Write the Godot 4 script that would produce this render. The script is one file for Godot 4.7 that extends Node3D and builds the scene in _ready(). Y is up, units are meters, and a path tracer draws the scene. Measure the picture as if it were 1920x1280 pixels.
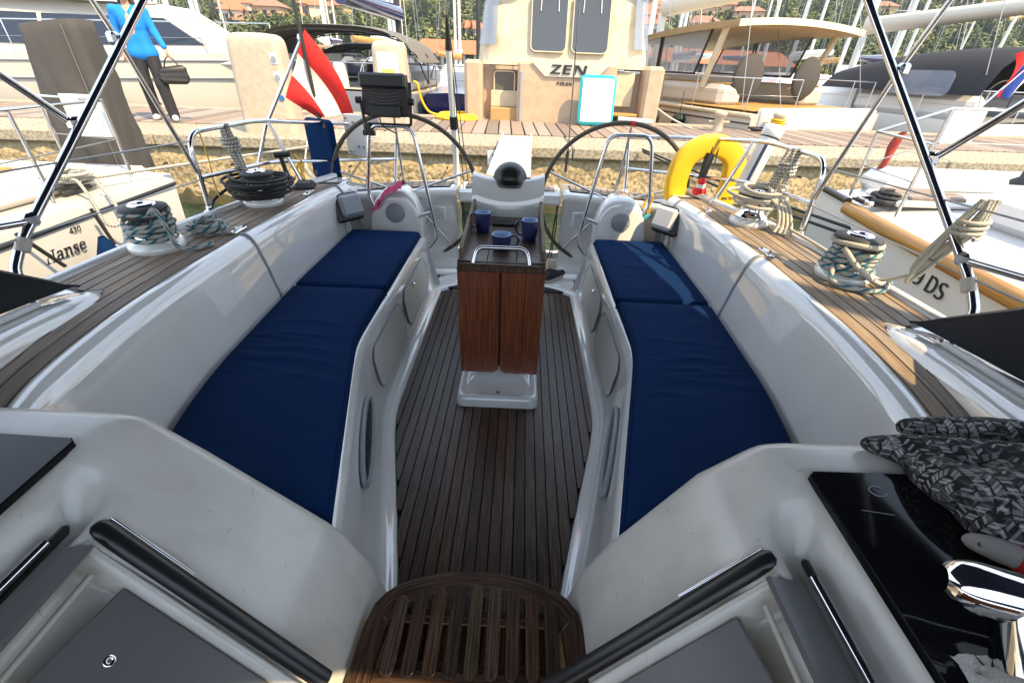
extends Node3D
# A sailing yacht's cockpit seen from its companionway, moored stern-to at a quay.
# x to the right, y up, the stern lies towards -z; y = 0 is the cockpit sole.

var M := {}
var used := {}
var rng := RandomNumberGenerator.new()

# ---------------------------------------------------------------- nodes
func numbered(n: String) -> String:
	if not used.has(n):
		used[n] = 0
		return n
	used[n] += 1
	return "%s_%03d" % [n, used[n]]

func thing(called: String, label: String, category: String, at := Vector3.ZERO, turn := 0.0, group := "") -> Node3D:
	var o := Node3D.new()
	o.name = numbered(called)
	add_child(o)
	o.position = at
	o.rotation.y = turn
	o.set_meta("label", label)
	o.set_meta("category", category)
	if group != "": o.set_meta("group", group)
	return o

func dup(src: Node3D, called: String, at: Vector3, turn: float, label := "") -> Node3D:
	var o: Node3D = src.duplicate()
	o.name = numbered(called)
	add_child(o)
	o.position = at
	o.rotation.y = turn
	if label != "": o.set_meta("label", label)
	return o

func part(par: Node, called: String, st: SurfaceTool, mat: Material, at := Vector3.ZERO) -> MeshInstance3D:
	st.generate_normals()
	var o := MeshInstance3D.new()
	o.mesh = st.commit()
	o.material_override = mat
	o.name = called
	par.add_child(o, true)
	o.position = at
	return o

func inst(par: Node, called: String, mesh: Mesh, mat: Material, xf: Transform3D) -> MeshInstance3D:
	var o := MeshInstance3D.new()
	o.mesh = mesh
	o.material_override = mat
	o.name = called
	par.add_child(o, true)
	o.transform = xf
	return o

func structure(called: String, st: SurfaceTool, mat: Material) -> MeshInstance3D:
	var o := part(self, called, st, mat)
	o.set_meta("kind", "structure")
	return o

# ---------------------------------------------------------------- shapes
func mb() -> SurfaceTool:
	var st := SurfaceTool.new()
	st.begin(Mesh.PRIMITIVE_TRIANGLES)
	return st

func tri(st: SurfaceTool, a: Vector3, b: Vector3, c: Vector3, ua := Vector2.ZERO, ub := Vector2.ZERO, uc := Vector2.ZERO):
	st.set_uv(ua); st.add_vertex(a)
	st.set_uv(ub); st.add_vertex(b)
	st.set_uv(uc); st.add_vertex(c)

func quad(st: SurfaceTool, a: Vector3, b: Vector3, c: Vector3, d: Vector3, flat := true):
	st.set_smooth_group(-1 if flat else 0)
	var w := (b - a).length()
	var h := (d - a).length()
	tri(st, a, b, c, Vector2(0, 0), Vector2(w, 0), Vector2(w, h))
	tri(st, a, c, d, Vector2(0, 0), Vector2(w, h), Vector2(0, h))

# rows of points; u runs inside a row, v from row to row (both in metres)
func grid(st: SurfaceTool, rows: Array, smooth := true, closed := false, uvo := Vector2.ZERO):
	st.set_smooth_group(0 if smooth else -1)
	var us := []
	var vs := [0.0]
	var r0 = rows[rows.size() / 2]
	var acc := 0.0
	us.append(0.0)
	for i in range(1, r0.size()):
		acc += (r0[i] - r0[i - 1]).length()
		us.append(acc)
	for j in range(1, rows.size()):
		var k = rows[j].size() / 2
		vs.append(vs[j - 1] + (rows[j][k] - rows[j - 1][k]).length())
	var n = r0.size()
	for j in range(rows.size() - 1):
		for i in range(n if closed else n - 1):
			var i2 = (i + 1) % n
			var ui2 = us[i + 1] if i + 1 < n else us[n - 1] + 0.02
			var a: Vector3 = rows[j][i]
			var b: Vector3 = rows[j][i2]
			var c: Vector3 = rows[j + 1][i2]
			var d: Vector3 = rows[j + 1][i]
			var ua := Vector2(us[i], vs[j]) + uvo
			var ub := Vector2(ui2, vs[j]) + uvo
			var uc := Vector2(ui2, vs[j + 1]) + uvo
			var ud := Vector2(us[i], vs[j + 1]) + uvo
			if (a - b).length_squared() > 1e-12: tri(st, a, b, c, ua, ub, uc)
			if (c - d).length_squared() > 1e-12: tri(st, a, c, d, ua, uc, ud)

func spline(pts: Array, n := 6, closed := false) -> Array:
	var out := []
	var m := pts.size()
	for i in range(m if closed else m - 1):
		var p0: Vector3 = pts[(i - 1 + m) % m] if closed else pts[max(i - 1, 0)]
		var p1: Vector3 = pts[i]
		var p2: Vector3 = pts[(i + 1) % m]
		var p3: Vector3 = pts[(i + 2) % m] if closed else pts[min(i + 2, m - 1)]
		for k in n:
			out.append(p1.cubic_interpolate(p2, p0, p3, float(k) / n))
	if not closed: out.append(pts[m - 1])
	return out

# a bent pipe: straight runs with rounded corners
func bend(pts: Array, r := 0.06, n := 5) -> Array:
	var out := [pts[0]]
	for i in range(1, pts.size() - 1):
		var p: Vector3 = pts[i]
		var a: Vector3 = pts[i - 1] - p
		var b: Vector3 = pts[i + 1] - p
		var d: float = min(r, min(a.length(), b.length()) * 0.49)
		var pa := p + a.normalized() * d
		var pb := p + b.normalized() * d
		for k in range(n + 1):
			var t := float(k) / n
			out.append(pa.lerp(p, t).lerp(p.lerp(pb, t), t))
	out.append(pts[-1])
	return out

func tube(st: SurfaceTool, pts: Array, r, seg := 8, closed := false):
	var n := pts.size()
	var rows := []
	var t0: Vector3 = (pts[1] - pts[0]).normalized()
	var nrm: Vector3 = t0.cross(Vector3.UP)
	if nrm.length() < 0.01: nrm = t0.cross(Vector3.RIGHT)
	nrm = nrm.normalized()
	for i in n:
		var t: Vector3
		if closed: t = (pts[(i + 1) % n] - pts[(i - 1 + n) % n]).normalized()
		else: t = (pts[min(i + 1, n - 1)] - pts[max(i - 1, 0)]).normalized()
		nrm = (nrm - t * nrm.dot(t)).normalized()
		var bi := t.cross(nrm)
		var rad: float = r[i] if r is Array else r
		var row := PackedVector3Array()
		for k in seg:
			var a := TAU * k / seg
			row.append(pts[i] + (nrm * cos(a) + bi * sin(a)) * rad)
		rows.append(row)
	if closed: rows.append(rows[0])
	grid(st, rows, true, true)
	if not closed:
		for e in [0, n - 1]:
			st.set_smooth_group(-1)
			for k in seg:
				var a: Vector3 = rows[e][k]
				var b: Vector3 = rows[e][(k + 1) % seg]
				if e == 0: tri(st, pts[e], b, a)
				else: tri(st, pts[e], a, b)

func rod(st: SurfaceTool, a: Vector3, b: Vector3, r: float, seg := 8, r2 := -1.0):
	tube(st, [a, b], r if r2 < 0 else [r, r2], seg)

# profile: Vector2(radius, height) from bottom to top
func lathe(st: SurfaceTool, prof: Array, seg := 20, at := Vector3.ZERO, b := Basis.IDENTITY, smooth := true):
	var rows := []
	for p in prof:
		var row := PackedVector3Array()
		for k in seg:
			var a := TAU * k / seg
			row.append(at + b * Vector3(cos(a) * p.x, p.y, -sin(a) * p.x))
		rows.append(row)
	grid(st, rows, smooth, true)

func box(st: SurfaceTool, c: Vector3, s: Vector3, bev := 0.004, b := Basis.IDENTITY):
	var h := s * 0.5
	bev = min(bev, min(h.x, min(h.y, h.z)) * 0.9)
	st.set_smooth_group(-1)
	var P := func(sx, sy, sz, ax):
		var v := Vector3(sx * h.x, sy * h.y, sz * h.z)
		for k in 3:
			if k != ax: v[k] -= sign(v[k]) * bev
		return c + b * v
	for ax in 3:
		var u := (ax + 1) % 3
		var w := (ax + 2) % 3
		for sg in [-1, 1]:
			var q := []
			for e in [[-1, -1], [1, -1], [1, 1], [-1, 1]]:
				var s3 := [0, 0, 0]
				s3[ax] = sg; s3[u] = e[0]; s3[w] = e[1]
				q.append(P.call(s3[0], s3[1], s3[2], ax))
			quad(st, q[0], q[1], q[2], q[3])
	if bev <= 0: return
	for ax in 3:
		var u := (ax + 1) % 3
		var w := (ax + 2) % 3
		for su in [-1, 1]:
			for sw in [-1, 1]:
				var l := [0, 0, 0]; l[ax] = -1; l[u] = su; l[w] = sw
				var r := [0, 0, 0]; r[ax] = 1; r[u] = su; r[w] = sw
				quad(st, P.call(l[0], l[1], l[2], u), P.call(r[0], r[1], r[2], u), P.call(r[0], r[1], r[2], w), P.call(l[0], l[1], l[2], w))
	for sx in [-1, 1]:
		for sy in [-1, 1]:
			for sz in [-1, 1]:
				tri(st, P.call(sx, sy, sz, 0), P.call(sx, sy, sz, 1), P.call(sx, sy, sz, 2))

# a flat plate with outline poly (x, y), thickness along z, placed by xf
func plate(st: SurfaceTool, poly: Array, th: float, xf: Transform3D, bev := 0.0):
	var pv := PackedVector2Array(poly)
	if Geometry2D.is_polygon_clockwise(pv): pv.reverse()
	var n := pv.size()
	var ins := PackedVector2Array()
	for i in n:
		var e1 := (pv[i] - pv[(i - 1 + n) % n]).normalized()
		var e2 := (pv[(i + 1) % n] - pv[i]).normalized()
		var nn := Vector2(-e1.y - e2.y, e1.x + e2.x).normalized()
		ins.append(pv[i] + nn * bev)
	var idx := Geometry2D.triangulate_polygon(ins)
	st.set_smooth_group(-1)
	for sd in [-1.0, 1.0]:
		for i in range(0, idx.size(), 3):
			var q := []
			for k in 3:
				var p := ins[idx[i + k]]
				q.append(xf * Vector3(p.x, p.y, sd * th * 0.5))
			tri(st, q[0], q[1], q[2], ins[idx[i]], ins[idx[i + 1]], ins[idx[i + 2]])
	for i in n:
		var j := (i + 1) % n
		var zz := th * 0.5 - bev
		quad(st, xf * Vector3(pv[i].x, pv[i].y, -zz), xf * Vector3(pv[j].x, pv[j].y, -zz), xf * Vector3(pv[j].x, pv[j].y, zz), xf * Vector3(pv[i].x, pv[i].y, zz))
		if bev > 0:
			for sd in [-1.0, 1.0]:
				quad(st, xf * Vector3(pv[i].x, pv[i].y, sd * zz), xf * Vector3(pv[j].x, pv[j].y, sd * zz), xf * Vector3(ins[j].x, ins[j].y, sd * th * 0.5), xf * Vector3(ins[i].x, ins[i].y, sd * th * 0.5))

func rrect(w: float, h: float, r: float, n := 4, c := Vector2.ZERO) -> Array:
	var out := []
	for q in 4:
		var sx: float = [1, -1, -1, 1][q]
		var sy: float = [1, 1, -1, -1][q]
		for k in range(n + 1):
			var a := PI / 2 * (q + float(k) / n)
			out.append(c + Vector2(sx * (w / 2 - r) + cos(a) * r, sy * (h / 2 - r) + sin(a) * r))
	return out

func lut(t: Array, z: float) -> float:     # table of [z, value], z falling
	if z >= t[0][0]: return t[0][1]
	for i in range(t.size() - 1):
		if z <= t[i][0] and z >= t[i + 1][0]:
			return lerpf(t[i][1], t[i + 1][1], (t[i][0] - z) / (t[i][0] - t[i + 1][0]))
	return t[-1][1]

func slut(t: Array, z: float) -> float:     # the same, smoothed
	var s := 0.0
	for k in range(-3, 4): s += lut(t, z + k * 0.035)
	return s / 7.0

func writing(par: Node, called: String, txt: String, w: float, mat: Material, xf: Transform3D, bold := false, slant := 0.0, serif := false):
	var tm := TextMesh.new()
	var f := SystemFont.new()
	f.font_names = PackedStringArray(["Droid Serif" if serif else "Droid Sans"])
	if bold: f.font_weight = 700
	tm.font = f
	tm.font_size = 48
	tm.pixel_size = 0.01
	tm.depth = 0.02
	tm.text = txt
	var aw: float = max(tm.get_aabb().size.x, 0.01)
	var s := w / aw
	var o := MeshInstance3D.new()
	o.mesh = tm
	o.material_override = mat
	o.name = called
	par.add_child(o, true)
	var b := Basis(Vector3(s, 0, 0), Vector3(slant * s, s, 0), Vector3(0, 0, s))
	o.transform = xf * Transform3D(b, Vector3.ZERO)

# ---------------------------------------------------------------- colours
func lin(r: float, g: float, b: float) -> Color:
	return Color(r, g, b).linear_to_srgb()

func mat(c: Color, rough := 0.5, metal := 0.0) -> StandardMaterial3D:
	var m := StandardMaterial3D.new()
	m.albedo_color = c
	m.roughness = rough
	m.metallic = metal
	return m

# a seamless noise picture between colours; fx, fy features across the tile
func noise_img(seed_: int, w: int, h: int, fx: float, fy: float, cols: Array, contrast := 1.0, oct := 4) -> ImageTexture:
	var n := FastNoiseLite.new()
	n.seed = seed_
	n.noise_type = FastNoiseLite.TYPE_SIMPLEX
	n.frequency = 1.0
	n.fractal_octaves = oct
	var im := Image.create(w, h, false, Image.FORMAT_RGB8)
	var g := Gradient.new()
	var off := PackedFloat32Array()
	var pc := PackedColorArray()
	for i in cols.size():
		off.append(float(i) / (cols.size() - 1))
		pc.append(cols[i])
	g.offsets = off
	g.colors = pc
	for y in h:
		var v := float(y) / h
		for x in w:
			var u := float(x) / w
			var a := n.get_noise_2d(u * fx, v * fy)
			var b := n.get_noise_2d((u - 1.0) * fx, v * fy)
			var c := n.get_noise_2d(u * fx, (v - 1.0) * fy)
			var s := lerpf(a, b, smoothstep(0.75, 1.0, u))
			s = lerpf(s, c, smoothstep(0.75, 1.0, v))
			im.set_pixel(x, y, g.sample(clampf(0.5 + s * contrast * 1.3, 0, 1)))
	im.generate_mipmaps()
	return ImageTexture.create_from_image(im)

func normal_of(tex: ImageTexture, k: float) -> ImageTexture:
	var im := tex.get_image().duplicate()
	im.clear_mipmaps()
	im.convert(Image.FORMAT_RGBA8)
	im.bump_map_to_normal_map(k)
	im.generate_mipmaps()
	return ImageTexture.create_from_image(im)

func textured(tex: Texture2D, scale_: Vector3, rough: float, tint := Color.WHITE, tri_ := false) -> StandardMaterial3D:
	var m := StandardMaterial3D.new()
	m.albedo_texture = tex
	m.albedo_color = tint
	m.uv1_scale = scale_
	m.roughness = rough
	m.uv1_triplanar = tri_
	if tri_: m.uv1_world_triplanar = true
	return m

func make_materials():
	var gel := noise_img(11, 256, 256, 5, 5, [lin(.715, .71, .68), lin(.74, .735, .71), lin(.75, .748, .725)], .7)
	M.gel = textured(gel, Vector3(.7, .7, .7), .07, Color.WHITE, true)
	M.gel.metallic_specular = .8; M.gel.clearcoat_enabled = true; M.gel.clearcoat = 1.0; M.gel.clearcoat_roughness = .02
	M.gel_worn = textured(scuffed(noise_img(12, 512, 512, 7, 7, [lin(.60, .58, .525), lin(.645, .625, .57), lin(.66, .645, .59)], .8)), Vector3(1.1, 1.1, 1.1), .3, Color.WHITE, true)
	M.gel_worn.clearcoat_enabled = true; M.gel_worn.clearcoat = .35; M.gel_worn.clearcoat_roughness = .15
	M.cream = textured(noise_img(13, 256, 256, 40, 40, [lin(.56, .54, .48), lin(.64, .62, .56)], 1.0), Vector3(2, 2, 2), .55, Color.WHITE, true)
	var tk := noise_img(21, 256, 512, 22, 3.2, [lin(.15, .115, .085), lin(.27, .21, .155), lin(.33, .265, .20), lin(.22, .17, .125)], .75, 5)
	M.teak = []
	for t in [Color(1, 1, 1), Color(.9, .89, .88), Color(1.0, .96, .9), Color(.84, .82, .8)]:
		var m := textured(tk, Vector3(5, .8, 1), .62, t)
		m.normal_enabled = true
		m.normal_texture = normal_of(tk, 3.0)
		m.normal_scale = .5
		M.teak.append(m)
	var sk := noise_img(22, 256, 512, 26, 4, [lin(.030, .0145, .0075), lin(.060, .032, .018), lin(.080, .047, .028), lin(.120, .082, .056)], .75, 5)
	M.sole = []
	for t in [Color(1, 1, 1), Color(.86, .82, .8), Color(1, .93, .86), Color(.76, .74, .74), Color(.95, .98, .92)]:
		var m := textured(sk, Vector3(5, 1.1, 1), .38, t)
		m.normal_enabled = true
		m.normal_texture = normal_of(sk, 3.0)
		m.normal_scale = .6
		M.sole.append(m)
	var mh := noise_img(23, 256, 512, 14, 2.2, [lin(.13, .030, .010), lin(.18, .046, .015), lin(.23, .066, .022)], .8, 5)
	M.mahog = textured(mh, Vector3(5, 1.2, 1), .28)
	M.mahog.clearcoat_enabled = true; M.mahog.clearcoat = .5; M.mahog.clearcoat_roughness = .2
	M.darkwood = textured(sk, Vector3(5, 1.1, 1), .4)
	M.greywood = textured(tk, Vector3(6, 1, 1), .6, Color(.72, .68, .64))
	M.caulk = mat(lin(.012, .012, .013), .6)
	M.steel = mat(lin(.62, .62, .63), .12, 1.0)
	M.chrome = mat(lin(.72, .72, .73), .06, 1.0)
	M.black = mat(lin(.010, .010, .011), .35)
	M.rubber = mat(lin(.014, .013, .012), .28)
	M.acryl = mat(lin(.006, .006, .007), .06)
	M.acryl.metallic_specular = .3
	M.greyplex = mat(lin(.13, .127, .124), .3)
	M.charcoal = mat(lin(.03, .03, .032), .6)
	var fab := noise_img(31, 256, 256, 60, 60, [lin(.0022, .017, .066), lin(.0035, .024, .090)], 1.0, 2)
	M.navy = textured(fab, Vector3(3, 3, 3), .85, Color.WHITE, true)
	M.navy.metallic_specular = .2
	M.canvas = textured(noise_img(32, 128, 128, 40, 40, [lin(.006, .012, .045), lin(.010, .018, .062)], 1.0, 2), Vector3(3, 3, 3), .9, Color.WHITE, true)
	M.blackcanvas = mat(lin(.008, .009, .014), .85)
	M.mug = mat(lin(.006, .012, .085), .12)
	M.mug.clearcoat_enabled = true
	M.mugin = mat(lin(.30, .42, .62), .15)
	M.white = mat(lin(.72, .72, .70), .35)
	M.yellow = mat(lin(.80, .47, .01), .45)
	M.red = mat(lin(.62, .02, .02), .7)
	M.flagred = mat(lin(.62, .02, .02), .8)
	M.flagwhite = mat(lin(.74, .72, .70), .8)
	M.flagblue = mat(lin(.03, .08, .35), .8)
	M.magenta = mat(lin(.42, .012, .09), .6)
	M.stone = textured(noise_img(41, 512, 512, 34, 34, [lin(.25, .18, .09), lin(.35, .265, .145), lin(.41, .32, .185), lin(.46, .38, .25)], .9, 6), Vector3(.35, .35, .35), .9, Color.WHITE, true)
	var rel := noise_img(42, 256, 256, 22, 22, [Color.BLACK, Color.WHITE], 1.2, 4)
	M.stone.normal_enabled = true
	M.stone.normal_texture = normal_of(rel, 3.0)
	M.stone.normal_scale = .35
	M.coping = textured(noise_img(43, 256, 256, 16, 16, [lin(.22, .18, .12), lin(.32, .275, .205), lin(.37, .33, .26)], 1.1, 5), Vector3(.9, .9, .9), .85, Color.WHITE, true)
	var dk := noise_img(44, 256, 512, 16, 3, [lin(.18, .14, .11), lin(.28, .225, .185), lin(.34, .285, .24)], 1.0, 5)
	M.dock = []
	for t in [Color(1, 1, 1), Color(.9, .88, .88), Color(.96, .92, .88), Color(.82, .8, .8)]: M.dock.append(textured(dk, Vector3(4, .6, 1), .8, t))
	M.ped = textured(noise_img(45, 128, 128, 9, 9, [lin(.42, .345, .26), lin(.48, .40, .31)], 1.0), Vector3(.8, .8, .8), .5, Color.WHITE, true)
	M.beige = textured(noise_img(46, 128, 128, 6, 6, [lin(.44, .31, .21), lin(.49, .35, .24)], 1.0), Vector3(.5, .5, .5), .35, Color.WHITE, true)
	M.tent = textured(noise_img(47, 128, 128, 6, 6, [lin(.52, .44, .31), lin(.58, .50, .36)], 1.0), Vector3(.7, .7, .7), .85, Color.WHITE, true)
	M.hullwhite = mat(lin(.62, .61, .59), .12)
	M.hullwhite.clearcoat_enabled = true
	M.offwhite = mat(lin(.50, .465, .40), .4)
	M.greyhull = mat(lin(.20, .215, .25), .3)
	M.bluehull = mat(lin(.008, .014, .075), .12)
	M.tintglass = mat(lin(.018, .026, .045), .05)
	M.tintgreen = mat(lin(.03, .045, .04), .05)
	M.clearglass = StandardMaterial3D.new()
	M.clearglass.albedo_color = Color(.75, .8, .85, .25)
	M.clearglass.transparency = BaseMaterial3D.TRANSPARENCY_ALPHA
	M.clearglass.roughness = .03
	M.vinyl = StandardMaterial3D.new()
	M.vinyl.albedo_color = Color(.55, .6, .68, .45)
	M.vinyl.transparency = BaseMaterial3D.TRANSPARENCY_ALPHA
	M.vinyl.roughness = .06
	M.greycanvas = mat(lin(.13, .125, .115), .85)
	M.darkcanvas = mat(lin(.055, .052, .05), .85)
	M.goldteak = textured(noise_img(48, 128, 256, 14, 3, [lin(.36, .19, .045), lin(.48, .27, .075)], 1.0), Vector3(3, .6, 1), .6)
	M.honey = textured(noise_img(49, 128, 256, 10, 2, [lin(.33, .16, .035), lin(.45, .235, .06)], 1.0), Vector3(6, .8, 1), .4)
	M.mastm = mat(lin(.58, .58, .57), .35, .3)
	M.wire = mat(lin(.32, .32, .32), .3, .8)
	M.plastic = mat(lin(.62, .63, .64), .35)
	M.greyplastic = mat(lin(.26, .28, .31), .4)
	M.aqua = mat(lin(.02, .50, .55), .5)
	M.terracotta = textured(noise_img(50, 128, 128, 24, 24, [lin(.34, .10, .04), lin(.50, .18, .075)], 1.0), Vector3(.3, .3, .3), .85, Color.WHITE, true)
	M.oldtile = textured(noise_img(51, 128, 128, 24, 24, [lin(.22, .10, .06), lin(.36, .19, .12)], 1.0), Vector3(.3, .3, .3), .85, Color.WHITE, true)
	M.rope_bw = rope_tex(lin(.52, .50, .44), lin(.03, .03, .035), 1)
	M.rope_teal = rope_tex(lin(.42, .41, .37), lin(.02, .14, .19), 2)
	M.rope_white = rope_tex(lin(.56, .53, .44), lin(.38, .35, .28), 0)
	M.rope_yellow = mat(lin(.72, .42, .02), .7)
	M.rope_black = mat(lin(.012, .012, .013), .6)
	M.zenglass = mat(lin(.065, .075, .09), .1)
	M.ink = mat(lin(.015, .016, .02), .5)

func rope_tex(a: Color, b: Color, kind: int) -> StandardMaterial3D:
	var im := Image.create(64, 64, false, Image.FORMAT_RGB8)
	for y in 64:
		for x in 64:
			var p := (x / 8 + y / 8) % 2
			var q := (x - y + 128) % 16 < 3
			var c := a
			if kind == 1 and p == 1 and (x / 8) % 2 == 0: c = b
			elif kind == 2 and ((x + y) % 64 < 20): c = b
			elif kind == 0 and (x + y) % 12 < 3: c = b
			if q: c = c.darkened(.18)
			im.set_pixel(x, y, c)
	im.generate_mipmaps()
	return textured(ImageTexture.create_from_image(im), Vector3(22, 16, 1), .85)

# short dark rub marks and specks left by feet and gear
func scuffed(tex: ImageTexture) -> ImageTexture:
	var im := tex.get_image().duplicate()
	im.clear_mipmaps()
	var g := RandomNumberGenerator.new()
	g.seed = 5
	for k in 26:
		var p := Vector2(g.randf() * 500 + 5, g.randf() * 500 + 5)
		var d := Vector2.from_angle(g.randf() * TAU)
		var n := int(g.randf_range(1, 14))
		for i in n:
			var q := p + d * i
			var x := posmod(int(q.x), 512)
			var y := posmod(int(q.y), 512)
			var c: Color = im.get_pixel(x, y)
			im.set_pixel(x, y, c.lerp(Color(.30, .27, .23), .55 * sin(PI * (i + .5) / n)))
	im.generate_mipmaps()
	return ImageTexture.create_from_image(im)

func _ready():
	rng.seed = 77
	# camera: wide lens held in the companionway, looking aft and down
	var cam := Camera3D.new()
	cam.name = "camera"
	add_child(cam)
	cam.fov = 75.94
	cam.near = .02
	cam.far = 3000
	cam.position = Vector3(.086, 1.55, 0)
	cam.rotation_order = EULER_ORDER_YXZ
	cam.rotation_degrees = Vector3(-32.5, .35, 2.3)
	cam.current = true
	# daylight
	var we := WorldEnvironment.new()
	we.name = "environment"
	add_child(we)
	var env := Environment.new()
	we.environment = env
	var sky := Sky.new()
	var sm := ProceduralSkyMaterial.new()
	sm.sky_top_color = Color(.57, .62, .69)
	sm.sky_horizon_color = Color(.80, .82, .82)
	sm.sky_curve = .12
	sm.ground_horizon_color = Color(.5, .5, .47)
	sm.ground_bottom_color = Color(.22, .22, .2)
	sm.sky_energy_multiplier = 1.45
	sm.sun_angle_max = 0.0
	sm.sky_cover = clouds()
	sm.sky_cover_modulate = Color(1, 1, 1, 1)
	sky.sky_material = sm
	env.background_mode = Environment.BG_SKY
	env.sky = sky
	env.tonemap_mode = Environment.TONE_MAPPER_LINEAR
	env.tonemap_exposure = 2.2
	env.sdfgi_enabled = true
	env.ssao_enabled = true
	env.ssil_enabled = true
	env.fog_enabled = true
	env.fog_density = .0003
	env.fog_light_color = Color(.80, .86, .92)
	var sun := DirectionalLight3D.new()
	sun.name = "sun"
	add_child(sun)
	sun.light_color = Color(1.0, .89, .70)
	sun.light_energy = 1.35
	sun.light_angular_distance = .5
	sun.shadow_enabled = true
	sun.look_at_from_position(Vector3(.62, 1.0, .50) * 10, Vector3.ZERO)
	make_materials()
	build_quay()
	var y := add_yacht()
	for s in [-1.0, 1.0]:
		add_helm(y, s)
		add_surround(y, s)
		winch(y, Vector3(s * 1.545, DECK + .008, -1.86), .085, .20)
		winch(y, Vector3(s * 1.45, DECK + .008, -2.62), .085, .19)
	add_table(y)
	add_step(y)
	add_rails(y)
	add_bimini(y)
	build_loose()
	build_neighbours()
	build_across()
	build_hill()
	build_people()

# scattered fair-weather clouds, the same all round
func clouds() -> ImageTexture:
	var n := FastNoiseLite.new()
	n.seed = 19
	n.noise_type = FastNoiseLite.TYPE_SIMPLEX
	n.frequency = 1.0
	n.fractal_octaves = 5
	var w := 768
	var h := 384
	var im := Image.create(w, h, false, Image.FORMAT_RGBA8)
	for y in h:
		var el := PI / 2 - PI * (y + .5) / h
		for x in w:
			var az := TAU * x / w
			var a := 0.0
			if el > 0:
				var d := Vector3(cos(el) * cos(az), sin(el), cos(el) * sin(az))
				var p := d / (d.y + .25) * 1.5
				a = smoothstep(.02, .42, n.get_noise_3d(p.x, 3.0, p.z)) * smoothstep(0.0, .12, el)
			im.set_pixel(x, y, Color(a * .42, a * .41, a * .40, a))
	return ImageTexture.create_from_image(im)

# ---------------------------------------------------------------- the yacht's plan, half-breadths by z
const SOLE := [[-.40, .19], [-.65, .25], [-.85, .295], [-1.62, .503], [-1.72, .517], [-3.40, .52]]
const SEAT := [[-.50, .33], [-.70, .385], [-1.55, .60], [-1.68, .627], [-3.40, .632]]
const CUSH := [[-.62, .90], [-.76, .97], [-.9, 1.02], [-1.1, 1.08], [-1.4, 1.125], [-2.15, 1.16], [-3.40, 1.16]]
const COAM := [[-.55, .98], [-.66, 1.05], [-.8, 1.14], [-1.0, 1.20], [-1.3, 1.245], [-1.6, 1.256], [-2.05, 1.256], [-2.9, 1.22], [-3.1, 1.175], [-3.2, 1.15]]
const SHEER := [[1.2, 1.66], [-.3, 1.72], [-1.5, 1.70], [-1.8, 1.685], [-2.25, 1.655], [-2.64, 1.585], [-2.95, 1.49], [-3.15, 1.42], [-3.4, 1.33]]
const TEAKOUT := [[-.3, 1.14], [-.5, 1.20], [-.9, 1.32], [-1.15, 1.39], [-1.38, 1.42], [-1.46, 1.655], [-1.8, 1.64], [-2.25, 1.61], [-2.64, 1.54], [-2.95, 1.445], [-3.15, 1.375], [-3.4, 1.28]]
const DECK := .78

func add_yacht() -> Node3D:
	var y := thing("sailing_yacht", "white sailing yacht with open teak cockpit, twin steering wheels and folding wooden table", "yacht")
	# hull shell: topsides down to the water
	var st := mb()
	for s in [-1.0, 1.0]:
		var rows := []
		var z := 1.2
		while z >= -3.41:
			var x := slut(SHEER, z)
			rows.append(PackedVector3Array([Vector3(s * (x - .045), DECK + .004, z), Vector3(s * (x - .04), DECK + .026, z), Vector3(s * (x - .012), DECK + .03, z), Vector3(s * x, DECK + .015, z), Vector3(s * (x + .004), DECK - .05, z), Vector3(s * (x - .02), .3, z), Vector3(s * (x - .10), -.2, z), Vector3(s * (x - .22), -.6, z)]))
			z -= .1
		grid(st, rows)
		# quarter and outer transom face
		var o := [[1.33, -3.40, .78], [1.30, -3.47, .74], [1.17, -3.56, .70], [.95, -3.68, .70], [.70, -3.78, .70], [.43, -3.85, .70]]
		var r2 := []
		for q in o: r2.append(PackedVector3Array([Vector3(s * q[0], q[2], q[1]), Vector3(s * q[0] * .99, .3, q[1] - .03), Vector3(s * q[0] * .95, -.6, q[1] + .1)]))
		grid(st, r2)
	part(y, "hull", st, M.hullwhite)
	# sea platform behind the open transom
	st = mb()
	box(st, Vector3(0, -.08, -4.0), Vector3(1.7, .08, .55), .03)
	part(y, "swim_platform", st, M.gel)
	for s in [-1.0, 1.0]: add_side(y, s)
	add_sole(y)
	add_transom(y)
	return y

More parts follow.
